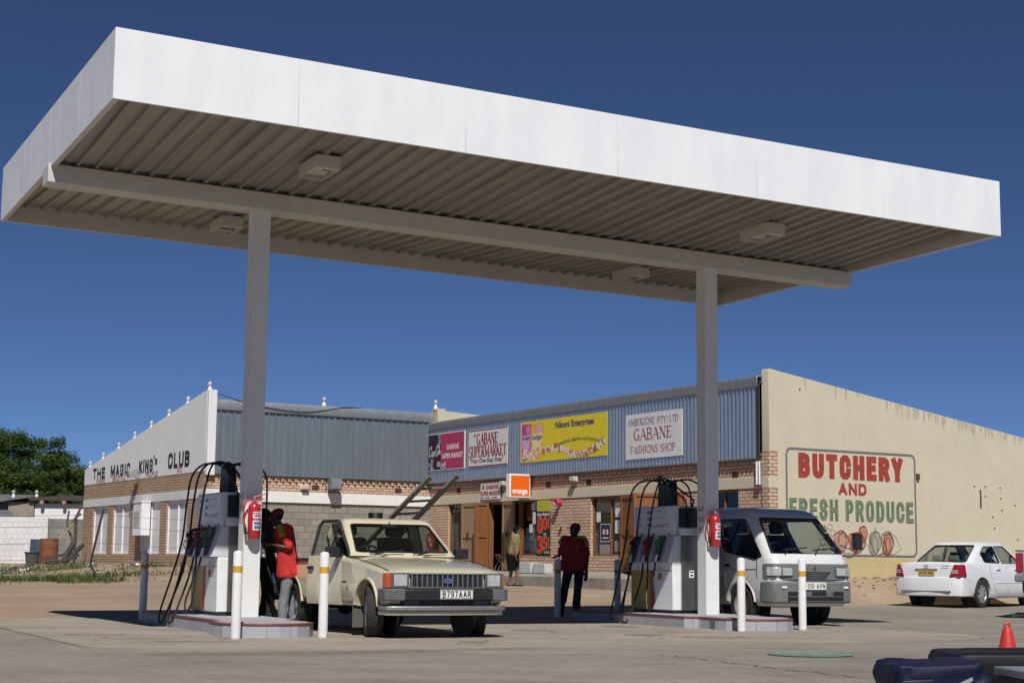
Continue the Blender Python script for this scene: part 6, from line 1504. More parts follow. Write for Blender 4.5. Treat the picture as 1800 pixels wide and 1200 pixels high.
    # collar
    m = MB(); c = J['neck'] - upv * .02; ring = [c + (sd * math.cos(R(30 * k)) * .066 + face * (math.sin(R(30 * k)) * .066) - upv * (.012 * math.sin(R(30 * k)))) for k in range(13)]; m.tube(ring, .014, 8); obj("collar", m, shirt_bits[0] if shirt_bits else top, shirt)
    if shirt_bits:
        for s_ in ('l', 'r'):      # contrast yoke over each shoulder
            m = MB()
            q = J['sh' + s_]; o = (q - ch).normalized()
            arc = [q.lerp(ch, .6) + upv * .05 + face * .07, q.lerp(ch, .25) + upv * .06 + face * .055, q + upv * .05 + face * .03, q.lerp(J['el' + s_], .28) + o * .05 + face * .02]
            m.tube(spline(arc, 5), [.05] * 16, 8); child("shoulder_panel", m, shirt_bits[0], .01, 2)
        m = MB(); c = J['shr'].lerp(ch, .45) - upv * .10 + face * .118; m.box(-.04, .04, -.006, .006, -.026, .026, 0, Matrix.Translation(c) @ Matrix((sd, face, upv)).transposed().to_4x4()); obj("name_badge", m, M("badge_pale", (.55, .6, .68), .5), P, bevel=.003)
    # legs
    if legs[0] == 'trousers':
        m = MB()
        m.cap(J['hipl'] + upv * .03, J['hipr'] + upv * .03, .100, .100, 12)
        for s_ in ('l', 'r'):
            m.cap(J['hip' + s_] + upv * .03, J['hip' + s_], .100, .100, 12); m.cap(J['hip' + s_], J['kn' + s_], .098, .077, 12); m.cap(J['kn' + s_], J['an' + s_] - upv * .03, .077, .072, 12)
        child("trousers", m, legs[1], .011, 4, .011)
    else:
        m = MB(); hem_z = legs[2]; b = hp + upv * .12
        rings = []
        for t_, rx, ry in ((0, .135, .115), (.12, .16, .14), (.28, .185, .165), (.5, .18, .155), (.75, .165, .145), (1, .16, .14)):
            c = b.lerp(Vector((hp.x, hp.y, hem_z)), t_) - face * (.035 * math.sin(math.pi * min(1, t_ * 1.8)) if t_ < .55 else 0)
            rings.append([c + sd * (ry * math.cos(R(20 * k))) + face * (rx * math.sin(R(20 * k)) * (1 + .03 * math.sin(R(80 * k)))) for k in range(18)])
        m.loft(rings); obj("skirt", m, legs[1], P, angle=70)
    for s_ in ('l', 'r'):
        ft = J.get('ft' + s_, face); ft = Vector((ft.x, ft.y, 0)).normalized(); a = J['an' + s_]; z0 = a.z - .085
        m = MB(); m.cap(a - upv * .045 - ft * .03, Vector((a.x, a.y, z0 + .04)) + ft * .13, .046 if not female else .036, .04 if not female else .032, 10); m.cap(Vector((a.x, a.y, z0 + .03)) - ft * .045, Vector((a.x, a.y, z0 + .028)) + ft * .15, .036, .034, 10)
        if not female: m.cap(a - upv * .03, a + upv * .01, .047, .046, 10)
        child("shoe", m, M("shoe_black", (.015, .014, .014), .5), .009, 2)
    # head wear and hair
    if hair == 'cap' or hair == 'capback':
        m = MB(); m.ball(fr(-.014, 0, .05), (.086, .105, .085), 16, 0, T); cut = []
        cp_ = from_me("cap", carve(m, [MB().box(-.4, .4, -.4, .4, -.4, .0, 0, Matrix.Translation(fr(0, 0, .032)) @ Matrix((sd, face, upv)).transposed().to_4x4())]), M("cap_maroon", (.16, .018, .02), .8, var=.15, scale=30), P)
        m = MB(); q = []
        for k in range(9):
            a = R(-70 + 17.5 * k); q.append((.088 * math.sin(a), .085 + .095 * math.cos(a) * (1 - .25 * abs(math.sin(a)))))
        q = [(-.075, .06)] + q + [(.075, .06)]
        m.prism([fr(f_, s_, .036 - .12 * max(0, f_ - .08)) for s_, f_ in q], [fr(f_, s_, .045 - .12 * max(0, f_ - .08)) for s_, f_ in q]); obj("cap_peak", m, M("cap_maroon", (.16, .018, .02), .8), cp_, bevel=.003)
    if hair in ('short', 'cap', 'bob'):
        m = MB(); big = .012 if hair != 'cap' else .0
        m.ball(fr(-.022, 0, .035), (.078 + big, .09 + big, .092 + big), 16, 0, T)
        if hair == 'bob': m.ball(fr(-.06, 0, -.02), (.082, .06, .085), 14, 0, T)
        from_me("hair", carve(m, [MB().box(-.4, .4, 0, .4, -.4, .05, 0, Matrix.Translation(fr(.035, 0, 0)) @ Matrix((sd, face, upv)).transposed().to_4x4()), MB().box(-.4, .4, -.4, .4, -.4, -.0, 0, Matrix.Translation(fr(0, 0, -.03 if hair != 'bob' else -.11)) @ Matrix((sd, face, upv)).transposed().to_4x4())]), M("black_hair", (.007, .006, .0055), .95, bmp=.6, bscale=120, spec=.15), P)
    return P
red_shirt = M("red_uniform", (.50, .025, .02), .85, var=.2, scale=9, bmp=1, bscale=11)
maroon_shirt = M("maroon_uniform", (.34, .022, .022), .85, var=.2, scale=9, bmp=1, bscale=11)
yoke = M("olive_yoke", (.36, .34, .03), .8, var=.1)
navy = M("navy_trousers", (.022, .026, .042), .85, var=.15, scale=12); grey_tr = M("grey_trousers", (.20, .20, .23), .85, var=.15, scale=8, bmp=1, bscale=9)
# attendant leaning on the rear bollard
human("attendant in a dark red shirt and cap leaning one hand on a bollard", (1.02, 28.95, 0), dict(
    head=(.13, -.02, 1.525), neck=(.13, .02, 1.41), shl=(-.05, .03, 1.335), shr=(.30, .0, 1.325), ell=(-.13, .02, 1.11), wrl=(-.165, -.10, 1.075), elr=(.355, .04, 1.06), wrr=(.335, -.03, .80),
    hipl=(.03, .02, .87), hipr=(.22, .0, .87), knl=(-.05, -.03, .47), knr=(.18, -.02, .47), anl=(-.13, .0, .085), anr=(.17, .02, .085), ftl=(-.5, -1, 0), ftr=(.15, -1, 0), pnl=(0, 0, -1), hdl=(-.5, -.8, -.1), cul=(.25, 0, 0)),
    skin_dark, maroon_shirt, ('trousers', navy), face=(-.75, -.65, -.0), shirt_bits=(yoke,), sleeve=.8, shirt_hem=.02)
# attendant stooping towards the customer beside the left column
human("attendant in a bright red shirt and grey trousers stooping beside the pickup", (-3.08, 22.62, 0), dict(
    head=(-.17, .0, 1.515), neck=(-.10, .0, 1.40), shl=(-.05, -.175, 1.335), shr=(-.06, .175, 1.335), ell=(.07, -.22, 1.10), wrl=(-.17, -.24, 1.15), elr=(-.1, .22, 1.10), wrr=(-.32, .12, 1.12),
    hipl=(.045, -.09, .87), hipr=(.045, .09, .87), knl=(.0, -.10, .48), knr=(.07, .09, .48), anl=(-.04, -.10, .085), anr=(.09, .10, .085), ftl=(-1, -.2, 0), ftr=(-1, .1, 0), pnl=(0, 0, -1), pnr=(0, 0, -1)),
    skin_dark, red_shirt, ('trousers', grey_tr), face=(-.93, -.1, -.25), shirt_bits=(yoke,), sleeve=.85, shirt_hem=.12)
# customer in black, mostly behind the column
human("customer in dark clothes facing the stooping attendant, half hidden by the left column", (-3.44, 23.15, 0), dict(
    head=(-.02, .0, 1.53), neck=(-.04, .0, 1.41), shl=(-.03, .18, 1.335), shr=(-.03, -.18, 1.335), ell=(.03, .24, 1.07), wrl=(.19, .16, 1.08), elr=(.05, -.22, 1.08), wrr=(.24, -.12, 1.14),
    hipl=(-.02, .09, .87), hipr=(-.02, -.09, .87), knl=(.0, .10, .47), knr=(.07, -.09, .48), anl=(-.05, .10, .085), anr=(.09, -.10, .085), ftl=(1, .2, 0), ftr=(1, -.1, 0), pnl=(0, 0, 1), pnr=(0, 0, 1)),
    skin_dark, M("black_shirt", (.018, .018, .022), .85, var=.15), ('trousers', M("black_trousers", (.016, .016, .02), .85)), face=(.95, -.1, -.15), hair='short', sleeve=.8, shirt_hem=.06)
# attendant behind the right pump
human("attendant in a red shirt standing behind the right fuel dispenser, only a sliver showing", (3.0, 26.7, 0), dict(
    head=(-.02, .0, 1.53), neck=(0, .0, 1.41), shl=(0, -.18, 1.335), shr=(0, .18, 1.335), ell=(.03, -.24, 1.08), wrl=(-.08, -.26, .86), elr=(-.05, .22, 1.08), wrr=(-.2, .16, 1.0),
    hipl=(.02, -.09, .87), hipr=(.02, .09, .87), knl=(.0, -.10, .47), knr=(.04, .09, .48), anl=(.0, -.10, .085), anr=(.06, .10, .085), ftl=(-1, -.2, 0), ftr=(-1, .1, 0)),
    skin_dark, maroon_shirt, ('trousers', navy), face=(-.95, -.2, 0), shirt_bits=(yoke,), sleeve=.8)
# woman walking past the shops
zw = zt(.3, 44.6)
human("woman in an olive blouse and black skirt walking past the supermarket door", (.12, 44.7, zw), dict(
    head=(.105, -.02, 1.51), neck=(.055, .0, 1.40), shl=(.04, .16, 1.325), shr=(.04, -.16, 1.325), ell=(.06, .2, 1.07), wrl=(.16, .16, .88), elr=(.0, -.2, 1.06), wrr=(.04, -.21, .83),
    hipl=(-.02, .08, .88), hipr=(-.02, -.08, .88), knl=(-.06, .07, .47), knr=(.07, -.06, .47), anl=(-.13, .08, .085), anr=(.085, -.08, .085), ftl=(1, .1, 0), ftr=(1, -.1, 0), pnl=(1, 0, 0), pnr=(1, 0, 0)),
    skin_brown, M("olive_blouse", (.22, .20, .07), .8, var=.3, scale=30), ('skirt', M("black_skirt", (.004, .004, .005), .95, spec=.2), .42), face=(.97, -.22, .05), hair='bob', sleeve=.6, female=True)
fem = [o for o in C.objects if o.get("label", "").startswith("woman in")][0]
m = MB(); hh = Vector((.105, -.02, 1.51)); F_ = Vector((.97, -.22, .05)).normalized(); S2 = F_.cross(Vector((0, 0, 1))).normalized()
for k in (-1, 1): m.ball(hh + F_ * .092 + S2 * .033 * k + Vector((0, 0, .012)), (.02, .02, .017), 8); m.tube([hh + F_ * .085 + S2 * .055 * k + Vector((0, 0, .015)), hh - F_ * .0 + S2 * .08 * k + Vector((0, 0, .01))], .004, 5)
m.tube([hh + F_ * .1 - S2 * .02 + Vector((0, 0, .015)), hh + F_ * .1 + S2 * .02 + Vector((0, 0, .015))], .004, 5); obj("sunglasses", m, black_plastic, fem)
# someone sitting in the white saloon
sp = Matrix.Translation(SEDAN.location) @ Matrix.Rotation(R(46), 4, 'Z') @ Matrix.Scale(1.03, 4); q = lambda x, y, z: sp @ Vector((x, y, z)) - SEDAN.location
hd = Vector((math.cos(R(46)), math.sin(R(46)), 0))
human("driver in a pale shirt sitting in the white saloon car", tuple(SEDAN.location), dict(
    head=q(.02, -.36, 1.20), neck=q(-.02, -.36, 1.09), shl=q(-.03, -.18, 1.01), shr=q(-.03, -.54, 1.01), ell=q(.12, -.16, .80), wrl=q(.36, -.25, .86), elr=q(.12, -.56, .80), wrr=q(.36, -.47, .86),
    hipl=q(.02, -.27, .60), hipr=q(.02, -.45, .60), knl=q(.46, -.24, .68), knr=q(.46, -.48, .68), anl=q(.66, -.26, .45), anr=q(.66, -.46, .45), ftl=hd, ftr=hd, pnl=(0, 0, -1), pnr=(0, 0, -1)),
    skin_brown, M("pale_shirt", (.6, .62, .66), .8), ('trousers', navy), face=tuple(hd), hair='short', sleeve=.5)
# ---------------------------------------------------------------- shop signs
def sign(name, label, cat, fr, build, mats, group=None):
    """a flat board hung on the wall, its printing in thin layers on its face"""
    mb = MB(); build(fr, mb); root = thing(name, label, cat, fr.O, YB, group)
    return root, obj("board", mb, mats, root, world=True, fix=False, uv=False)
OFF = .135
def lettering(root, fr, build, mats, name="lettering"):
    mb = MB(); build(fr, mb); return obj(name, mb, mats, root, world=True, fix=False, uv=False)

fr = on_shop(-.10, 3.90, OFF); W_, H_ = 2.44, 1.19
t, _ = sign("shop_sign", "half dark, half pink soft drink sign nearest the inside corner of the shops", "sign", fr, lambda f, m: (f.board(m, 0, W_, 0, H_, -.02, .002, 0),), [white_print])
def art(f, m):
    f.rect(m, .0, .86, .02, H_ - .02, .004, 0); f.rect(m, .86, W_ - .06, .02, H_ - .02, .004, 1)
    rr = random.Random(2)
    f.poly(m, [(.10, .62), (.16, .9), (.22, H_ - .02), (.48, H_ - .02), (.5, .8), (.42, .6)], .005, 4)
    f.poly(m, [(.62, .75), (.70, 1.0), (.64, H_ - .02), (.84, H_ - .02), (.84, .9), (.76, .7)], .005, 5)
    for _ in range(16):
        u, v, r = rr.uniform(.06, 1.2), rr.uniform(.05, .22 if _ % 2 else .36), rr.uniform(.06, .13)
        if u > .95: v *= .6
        a = rr.uniform(0, 1.5); f.poly(m, [(u + r * math.cos(a + k * 1.57 + rr.uniform(-.2, .2)), max(.02, v + r * math.sin(a + k * 1.57))) for k in range(4)], .006 + _ * .0002, rr.choice((2, 5, 6)))
    # flowing white script
    def sc(pts, w=.028): f.stroke(m, [(p.x, p.y) for p in spline([(x, y, 0) for x, y in pts], 5)], w, .0105, 3)
    y = .52
    sc([(.20, y + .17), (.25, y + .24), (.17, y + .25), (.09, y + .12), (.08, y - .02), (.14, y - .06), (.22, y + .0), (.30, y - .05), (.42, y - .04)], .03)
    for x in (.25, .33, .41): sc([(x + .05, y + .09), (x, y + .1), (x - .01, y + .01), (x + .05, y), (x + .06, y + .1)], .022)
    sc([(.455, y + .06), (.50, y + .065)], .02)
    sc([(.66, y + .20), (.70, y + .28), (.62, y + .28), (.54, y + .14), (.54, y + .0), (.60, y - .05), (.68, y + .02)], .03)
    sc([(.70, y + .1), (.65, y + .1), (.65, y + .01), (.70, y), (.71, y + .1)], .022); sc([(.735, y), (.76, y + .2), (.79, y + .26), (.77, y + .05), (.80, y)], .02); sc([(.85, y + .1), (.80, y + .1), (.80, y + .01), (.85, y + .02), (.855, y + .1), (.86, y)], .02)
    f.text(m, "GABANE", 1.24, .64, .82, .17, .007, 3, bold=.02); f.text(m, "SUPER MARKET", .94, .36, 1.38, .17, .007, 3, bold=.02)
lettering(t, fr, art, [M("print_plum", (.035, .008, .025), .4, var=.4, scale=5), pink_print, M("print_ice", (.45, .48, .55), .4, var=.3), white_print, M("print_bottle", (.012, .005, .010), .3), M("print_blue_grey", (.25, .25, .38), .4, var=.3), M("print_ice_pale", (.62, .64, .68), .4, var=.2)], "artwork")

fr = on_shop(-2.76, 3.90, OFF); W_, H_ = 2.39, 1.14
t, _ = sign("shop_sign", "white sign with bold dark red serif lettering beside the pink soft drink sign", "sign", fr, lambda f, m: (f.board(m, 0, W_, 0, H_, -.02, .002, 0), f.stroke(m, [(.02, .02), (W_ - .02, .02), (W_ - .02, H_ - .02), (.02, H_ - .02)], .03, .004, 1, True)), [M("sign_white", (.70, .69, .70), .5, var=.06, scale=2), M("sign_maroon", (.26, .02, .03), .6)])
def art(f, m):
    serif(f, m, "GABANE", .52, .68, 1.3, .34, .006, 0, .22, .08); serif(f, m, "SUPERMARKET", .06, .30, 2.27, .34, .006, 0, .2, .07)
    f.text(m, '"Your One Stop Shop"', .12, .08, 2.05, .18, .006, 1, bold=.02, shear=.25); f.text(m, "the", .32, .93, .16, .11, .006, 1, bold=.01, shear=.3)
lettering(t, fr, art, [M("sign_maroon", (.26, .02, .03), .6), black_print])

fr = on_shop(-5.90, 3.895, OFF); W_, H_ = 4.53, 1.20
t, _ = sign("banner_sign", "wide yellow banner with two detergent packs and a garland of flowers", "sign", fr, lambda f, m: (f.board(m, 0, W_, 0, H_, -.02, .002, 0),), [yellow_print])
def art(f, m):
    rr = random.Random(6)
    f.rect(m, .08, .60, .08, 1.13, .004, 0); f.rect(m, .62, 1.26, .08, 1.13, .004, 1)
    f.disc(m, .32, .5, .22, .005, 5, 14); f.disc(m, .92, .55, .24, .005, 6, 14); f.disc(m, .44, .95, .14, .005, 4, 12); f.disc(m, 1.05, .92, .15, .005, 5, 12)
    f.rect(m, .10, .58, .60, .80, .0055, 7); f.rect(m, .64, 1.24, .58, .82, .0055, 8)
    f.text(m, "Sunlight", .11, .62, .46, .17, .007, 3, bold=.03); f.text(m, "Sunlight", .66, .60, .56, .19, .007, 3, bold=.03)
    f.text(m, "Nikomi Enterprises", 1.92, .85, 1.98, .24, .006, 3, bold=.03)
    f.text(m, "Sensational cleaning and fragrance", 1.92, .33, 2.36, .15, .006, 9, bold=.02, arc=.13)
    def daisy(u, v, r, pc, n=.008):
        for k in range(6): f.disc(m, u + r * .62 * math.cos(R(60 * k)), v + r * .62 * math.sin(R(60 * k)), r * .46, n, pc, 7)
        f.disc(m, u, v, r * .36, n + .001, 10, 7)
    for i in range(26): daisy(rr.uniform(.10, 1.22), rr.uniform(.10, .30 if i % 3 else .42), rr.uniform(.05, .085), rr.choice((2, 2, 4, 6)), .008 + i * .0001)
    for i in range(110):
        u = 1.25 + 3.2 * i / 109; v = .24 + .12 * math.sin((u - 1.25) / 3.2 * math.pi * 2.2 + .4) + rr.uniform(-.08, .08) + (.06 if u > 4.2 else 0)
        if i % 3 == 2: f.poly(m, [(u, v), (u + .05, v + .02), (u + .09, v - .01), (u + .04, v - .03)], .0075, 11)
        else: daisy(u, v, rr.uniform(.035, .07), rr.choice((2, 2, 4, 12)), .008 + i * .00005)
lettering(t, fr, art, [M("print_magenta", (.45, .05, .25), .4), M("print_amber", (.75, .42, .05), .4), white_print, M("print_navy", (.035, .04, .16), .5), M("print_rose", (.65, .22, .32), .4), M("print_lilac", (.6, .4, .6), .4), M("print_cream", (.8, .7, .4), .4), M("print_pale_pink", (.7, .45, .6), .4), M("print_pale_yellow", (.8, .68, .35), .4), M("print_green_grey", (.14, .18, .05), .5), M("print_gold", (.7, .4, .03), .5), M("print_leaf", (.12, .25, .05), .5), M("print_red_flower", (.55, .08, .08), .5)], "artwork")

fr = on_shop(-11.33, 3.72, OFF); W_, H_ = 2.5, 1.20
t, _ = sign("shop_sign", "white sign with thin red and slate serif lettering, nearest the butchery corner", "sign", fr, lambda f, m: (f.board(m, 0, W_, 0, H_, -.03, .002, 0),), [M("sign_white", (.70, .69, .70), .5)])
lettering(t, fr, lambda f, m: (serif(f, m, "AMBERZONE (PTY) LTD", .10, .90, 2.25, .17, .006, 0, .13, .06), serif(f, m, "GABANE", .36, .50, 1.72, .30, .006, 1, .14, .05), serif(f, m, "FASHIONS SHOP", .22, .15, 2.0, .19, .006, 1, .13, .06)), [M("sign_slate", (.12, .12, .2), .6), M("sign_maroon", (.26, .02, .03), .6)])

fr = on_shop(-3.43, 2.885, .06); W_, H_ = 1.17, .50
t, _ = sign("small_sign", "small white sign with red lettering above the supermarket door", "sign", fr, lambda f, m: (f.board(m, 0, W_, 0, H_, -.02, .002, 0),), [M("sign_white", (.70, .69, .70), .5)])
lettering(t, fr, lambda f, m: (f.disc(m, .17, .37, .10, .006, 1, 6), f.rect(m, .13, .21, .32, .4, .008, 2), f.text(m, "GABANE", .32, .30, .78, .14, .006, 0, bold=.04), f.text(m, "SUPER MARKET", .03, .11, 1.11, .14, .006, 0, bold=.04), f.rect(m, .04, .16, .03, .07, .006, 2), f.rect(m, .3, .58, .035, .06, .006, 2), f.rect(m, .7, 1.0, .035, .06, .006, 2)), [M("sign_maroon_bright", (.36, .04, .04), .6), M("sign_ochre", (.6, .42, .04), .6), black_print])

fr = Frame(bw(-.80, -6.40, 2.84), BU, (0, 0, 1), -BW); W_, H_ = .72, .70        # stands out from the wall, its face towards the road
t = thing("lightbox_sign", "white box sign with an orange square face standing out from the shop wall", "sign", fr.O, YB)
mb = MB(); fr.board(mb, 0, W_, 0, H_, -.22, 0); obj("casing", mb, white_paint, t, bevel=.025, seg=3, world=True)
mb = MB(); fr.rect(mb, .045, W_ - .045, .05, H_ - .045, .004, 0); obj("face_panel", mb, orange_print, t, world=True, fix=False, uv=False)
lettering(t, fr, lambda f, m: f.text(m, "orange", .09, .075, .52, .17, .008, 0, bold=.04), [white_print])
mb = MB(); fr.board(mb, W_, .82, .15, .2, -.13, -.08); fr.board(mb, W_, .82, .5, .55, -.13, -.08); obj("bracket", mb, steel, t, world=True)

fr = on_shop(-6.63, 1.19, -.01); W_, H_ = .72, 1.6
t, _ = sign("price_poster", "hand painted black price poster with red 800 and 350, yellow at the top", "poster", fr, lambda f, m: (f.board(m, 0, W_, 0, 1.26, -.02, .002, 0), f.board(m, 0, W_, 1.26, H_, -.02, .002, 1)), [M("poster_black", (.012, .012, .012), .6), M("poster_yellow", (.42, .42, .04), .7, var=.2)])
def art(f, m):
    for o, c in ((.05, 2), (0, 1)):
        for ch, u, v, w, h in (("8", .04, .64, .27, .46), ("0", .36, .74, .18, .36), ("3", .03, .06, .28, .48), ("5", .36, .16, .18, .36)): f.text(m, ch, u - o * .4, v - o * .4, w + o * .8, h + o * .8, .006 + (.003 if not o else 0), c, bold=.05)
    for v, h in ((.74, .36), (.16, .36)):
        for w_, c, n in ((.075, 2, .006), (.045, 1, .009)): f.stroke(m, [(.70 + .08 * math.cos(R(a)), v + h / 2 + h * .45 * math.sin(R(a))) for a in range(100, 261, 20)], w_, n, c)
    f.text(m, "Uno-Rofa-S", .02, 1.13, .68, .10, .006, 0, bold=.02); f.text(m, "79c", .36, .55, .16, .09, .006, 0); f.text(m, "Kg 500g", .40, .03, .28, .09, .006, 0)
lettering(t, fr, art, [white_print, M("poster_red", (.55, .035, .02), .6), M("poster_orange", (.62, .28, .08), .6)])
fr = on_shop(-9.79, 1.55, -.10)
t, _ = sign("security_sign", "small dark blue square security sign in the shop window", "sign", fr, lambda f, m: (f.board(m, 0, .5, 0, .5, -.01, .002, 0), f.stroke(m, [(.015, .015), (.485, .015), (.485, .485), (.015, .485)], .02, .003, 1, True)), [M("sign_navy", (.02, .02, .09), .5), white_print])
lettering(t, fr, lambda f, m: (f.text(m, "G", .11, .21, .12, .13, .004, 0, bold=.05), f.text(m, "4", .2, .19, .12, .17, .0045, 1, bold=.05), f.text(m, "S", .29, .21, .10, .13, .004, 0, bold=.05), f.rect(m, .1, .4, .1, .125, .004, 0)), [white_print, red_print])

# ---------------------------------------------------------------- fittings on the walls
def floodlight(P, N_, label, w=.36, h=.34, d=.3, mat=None, tilt=0, cat="floodlight"):
    t = thing("floodlight", label, cat, P, YB); Z = Vector((0, 0, 1)); U = Z.cross(N_).normalized(); rot = Matrix.Rotation(R(tilt), 3, U)
    fr = Frame(P + N_ * .12, rot @ U, rot @ Z, rot @ N_); mb = MB(); fr.board(mb, -w / 2, w / 2, -h / 2, h / 2, 0, d); obj("housing", mb, mat or galv_flash, t, bevel=.02, seg=3, world=True)
    mb = MB(); fr.board(mb, -w / 2 + .03, w / 2 - .03, -h / 2 + .03, h / 2 - .03, d + .001, d + .012); obj("lens", mb, M("flood_glass", (.30, .34, .36), .1, .3), t, world=True)
    mb = MB(); mb.tube([P - N_ * .02 - U * w * .2, P + N_ * .14 - U * w * .2 - Z * .0], .02, 6); mb.tube([P - N_ * .02 + U * w * .2, P + N_ * .14 + U * w * .2], .02, 6); obj("bracket", mb, steel, t, world=True)
    mb = MB(); mb.tube(spline([P + N_ * .15 - U * w * .6 + Z * .08, P + N_ * .12 - U * (w * .75), P + N_ * .1 - U * w * .6 - Z * .12, P + N_ * .03 - U * w * .5 - Z * .22], 5), .012, 6); obj("cable", mb, black_plastic, t, world=True)
    return t
nF, nS = -BW, -BU
floodlight(bw(-3.55, -.01, 3.36), nF, "square grey floodlight with looped cable on the club front under the cladding")
floodlight(bw(-7.78, 6.15, 3.86), nS, "grey floodlight on the club's side wall over the painted lettering", .34, .24, .30, M("flood_grey", (.36, .36, .35), .5, .3), 18)
def bulkhead(P, N_, label):
    t = thing("bulkhead_light", label, "wall light", P, YB, "bulkhead lights along the brick band"); Z = Vector((0, 0, 1)); U = Z.cross(N_).normalized(); fr = Frame(P, U, Z, N_)
    mb = MB(); fr.board(mb, -.13, .13, -.05, .09, 0, .09); obj("base", mb, white_paint, t, bevel=.01, world=True)
    mb = MB(); fr.board(mb, -.115, .115, -.045, .085, .091, .19); obj("diffuser", mb, M("diffuser_cream", (.55, .52, .45), .4), t, bevel=.02, seg=3, world=True)
bulkhead(bw(-4.49, .02, 3.22), nF, "small cream wall light on the club front, left of the floodlight")
bulkhead(bw(.02, -8.72, 3.30), nS, "small cream wall light right of the orange box sign"); bulkhead(bw(.02, -4.82, 3.32), nS, "small cream wall light between the small supermarket sign and the orange sign")
# striplight by the corner
t = thing("strip_light", "white twin tube light hung upright beside the butchery corner", "strip light", bw(-.02, -16.70, 2.85), YB); fr = on_shop(-16.70, 2.85, .02)
mb = MB(); fr.board(mb, -.02, .12, .02, .58, 0, .02); obj("back_plate", mb, M("plate_grey", (.3, .3, .3), .5), t, world=True)
for u in (.0, .1): mb = MB(); mb.tube([fr.p(u, .02, .05), fr.p(u, .58, .05)], .024, 10); obj("tube", mb, white_print, t, world=True)
mb = MB(); fr.board(mb, -.03, .13, -.02, .02, 0, .07); obj("end_holder", mb, M("holder_brown", (.1, .06, .04), .6), t, world=True)
# pink siren and small yellow knob on the brick
t = thing("alarm_siren", "small pink alarm siren on the brick beside the price poster", "siren", bw(.02, -7.9, 2.69), YB); fr = on_shop(-7.9, 2.69, -.02)
mb = MB(); mb.lathe([(.05, 0), (.06, .06), (.10, .12), (.12, .2), (.09, .2), (.05, .1)], 16, Matrix.Translation(fr.p(0, 0, 0)) @ nS.to_track_quat('Z', 'Y').to_matrix().to_4x4()); obj("horn", mb, M("siren_pink", (.55, .10, .16), .4), t, world=True); mb = MB(); fr.board(mb, -.08, .08, -.08, .08, 0, .02); obj("base", mb, M("siren_pink", (.55, .10, .16), .4), t, world=True)
t = thing("bell_push", "small yellow fitting on the brick below the pink siren", "fitting", bw(.02, -7.91, 1.92), YB); fr = on_shop(-7.91, 1.92, -.02)
mb = MB(); fr.board(mb, -.03, .03, -.06, .06, 0, .05); obj("base", mb, black_plastic, t, bevel=.006, world=True); mb = MB(); fr.board(mb, -.022, .022, .0, .05, .051, .09); obj("cap", mb, yellow_print, t, bevel=.01, world=True)
# hose reel
t = thing("hose_reel", "red fire hose reel on the brick beside the inside corner", "hose reel", bw(.02, -.55, 1.62), YB); Tm = Matrix.Translation(bw(.0, -.55, 1.62)) @ nS.to_track_quat('Z', 'Y').to_matrix().to_4x4()
for z in (.06, .24): mb = MB(); mb.lathe([(.04, z), (.29, z), (.30, z + .012), (.29, z + .024), (.04, z + .024)], 30, Tm); obj("flange", mb, red_paint, t, world=True)
mb = MB()
for k in range(4):
    for r_ in (.16, .20, .24): P = [Tm @ Vector((r_ * math.cos(R(20 * i)), r_ * math.sin(R(20 * i)), .105 + .035 * k)) for i in range(19)]; mb.tube(P, .018, 6)
obj("hose", mb, black_rubber, t, world=True)
mb = MB(); mb.lathe([(.02, 0), (.06, .0), (.06, .3), (.02, .3)], 16, Tm); obj("hub", mb, steel, t, world=True)
mb = MB(); mb.lathe([(.01, .266), (.07, .266), (.07, .27), (.01, .27)], 16, Tm @ Matrix.Translation((-.05, .05, 0))); mb.lathe([(.01, .266), (.05, .266), (.05, .27), (.01, .27)], 16, Tm @ Matrix.Translation((.06, -.10, 0))); obj("instruction_plate", mb, white_print, t, world=True)
# meter box on the gable
t = thing("meter_box", "white steel meter box hung on the club's side wall over a window", "meter box", bw(-7.76, 5.35, 1.72), YB); fr = on_gable(5.75, 1.72, .0)
mb = MB(); fr.board(mb, 0, .85, 0, 1.08, 0, .31); obj("casing", mb, white_paint, t, bevel=.012, world=True)
mb = MB(); fr.board(mb, .12, .66, .26, .78, .311, .32); obj("grille_panel", mb, M("meter_panel_grey", (.42, .42, .41), .6, var=.15), t, world=True); mb = MB(); fr.board(mb, -.02, .87, 1.08, 1.12, -.0, .34); obj("lid", mb, white_paint, t, bevel=.01, world=True)
# bulb fittings along the parapets
def bulb(P, label):
    t = thing("parapet_lamp", label, "lamp", P, 0, "bulb lamps along the parapets")
    mb = MB(); mb.lathe([(.07, -.02), (.075, .06), (.05, .09), (.035, .14)], 12); obj("holder", mb, white_paint, t)
    mb = MB(); mb.ball((0, 0, .21), (.075, .075, .085), 14); obj("bulb", mb, M("bulb_glass", (.62, .63, .62), .1, .35), t); return t
nth = ["lowest", "second lowest", "third from the low end", "fourth from the low end", "fourth from the peak", "third from the peak", "second from the peak", "topmost"]
b_ = bulb(bw(-7.62, 12.3, 4.235), "bulb lamp on the club's sloping parapet, lowest of the row")
for i, b in enumerate((10.76, 9.0, 7.28, 5.57, 3.85, 2.1, .2)): dup(b_, bw(-7.62, b, 6.07 - .152 * (b - .25) if b > .4 else 6.09), 0, "bulb lamp on the club's sloping parapet, %s of the row" % nth[i + 1])
dup(b_, bw(-3.88, -.02, 5.82), 0, "bulb lamp on the middle of the club's roof flashing"); dup(b_, bw(.05, -.2, 5.95), 0, "bulb lamp on the inner parapet above the inside corner")
mb = MB(); mb.tube(spline([bw(-7.5, -.1, 6.0), bw(-6.2, -.17, 5.7), bw(-4.6, -.17, 5.58), bw(-3.3, -.15, 5.8), bw(-2.6, -.1, 5.83)], 8), .012, 5); tag(obj("sagging_cable", mb, black_plastic), "thin cable sagging across the club's roof flashing", "cable")
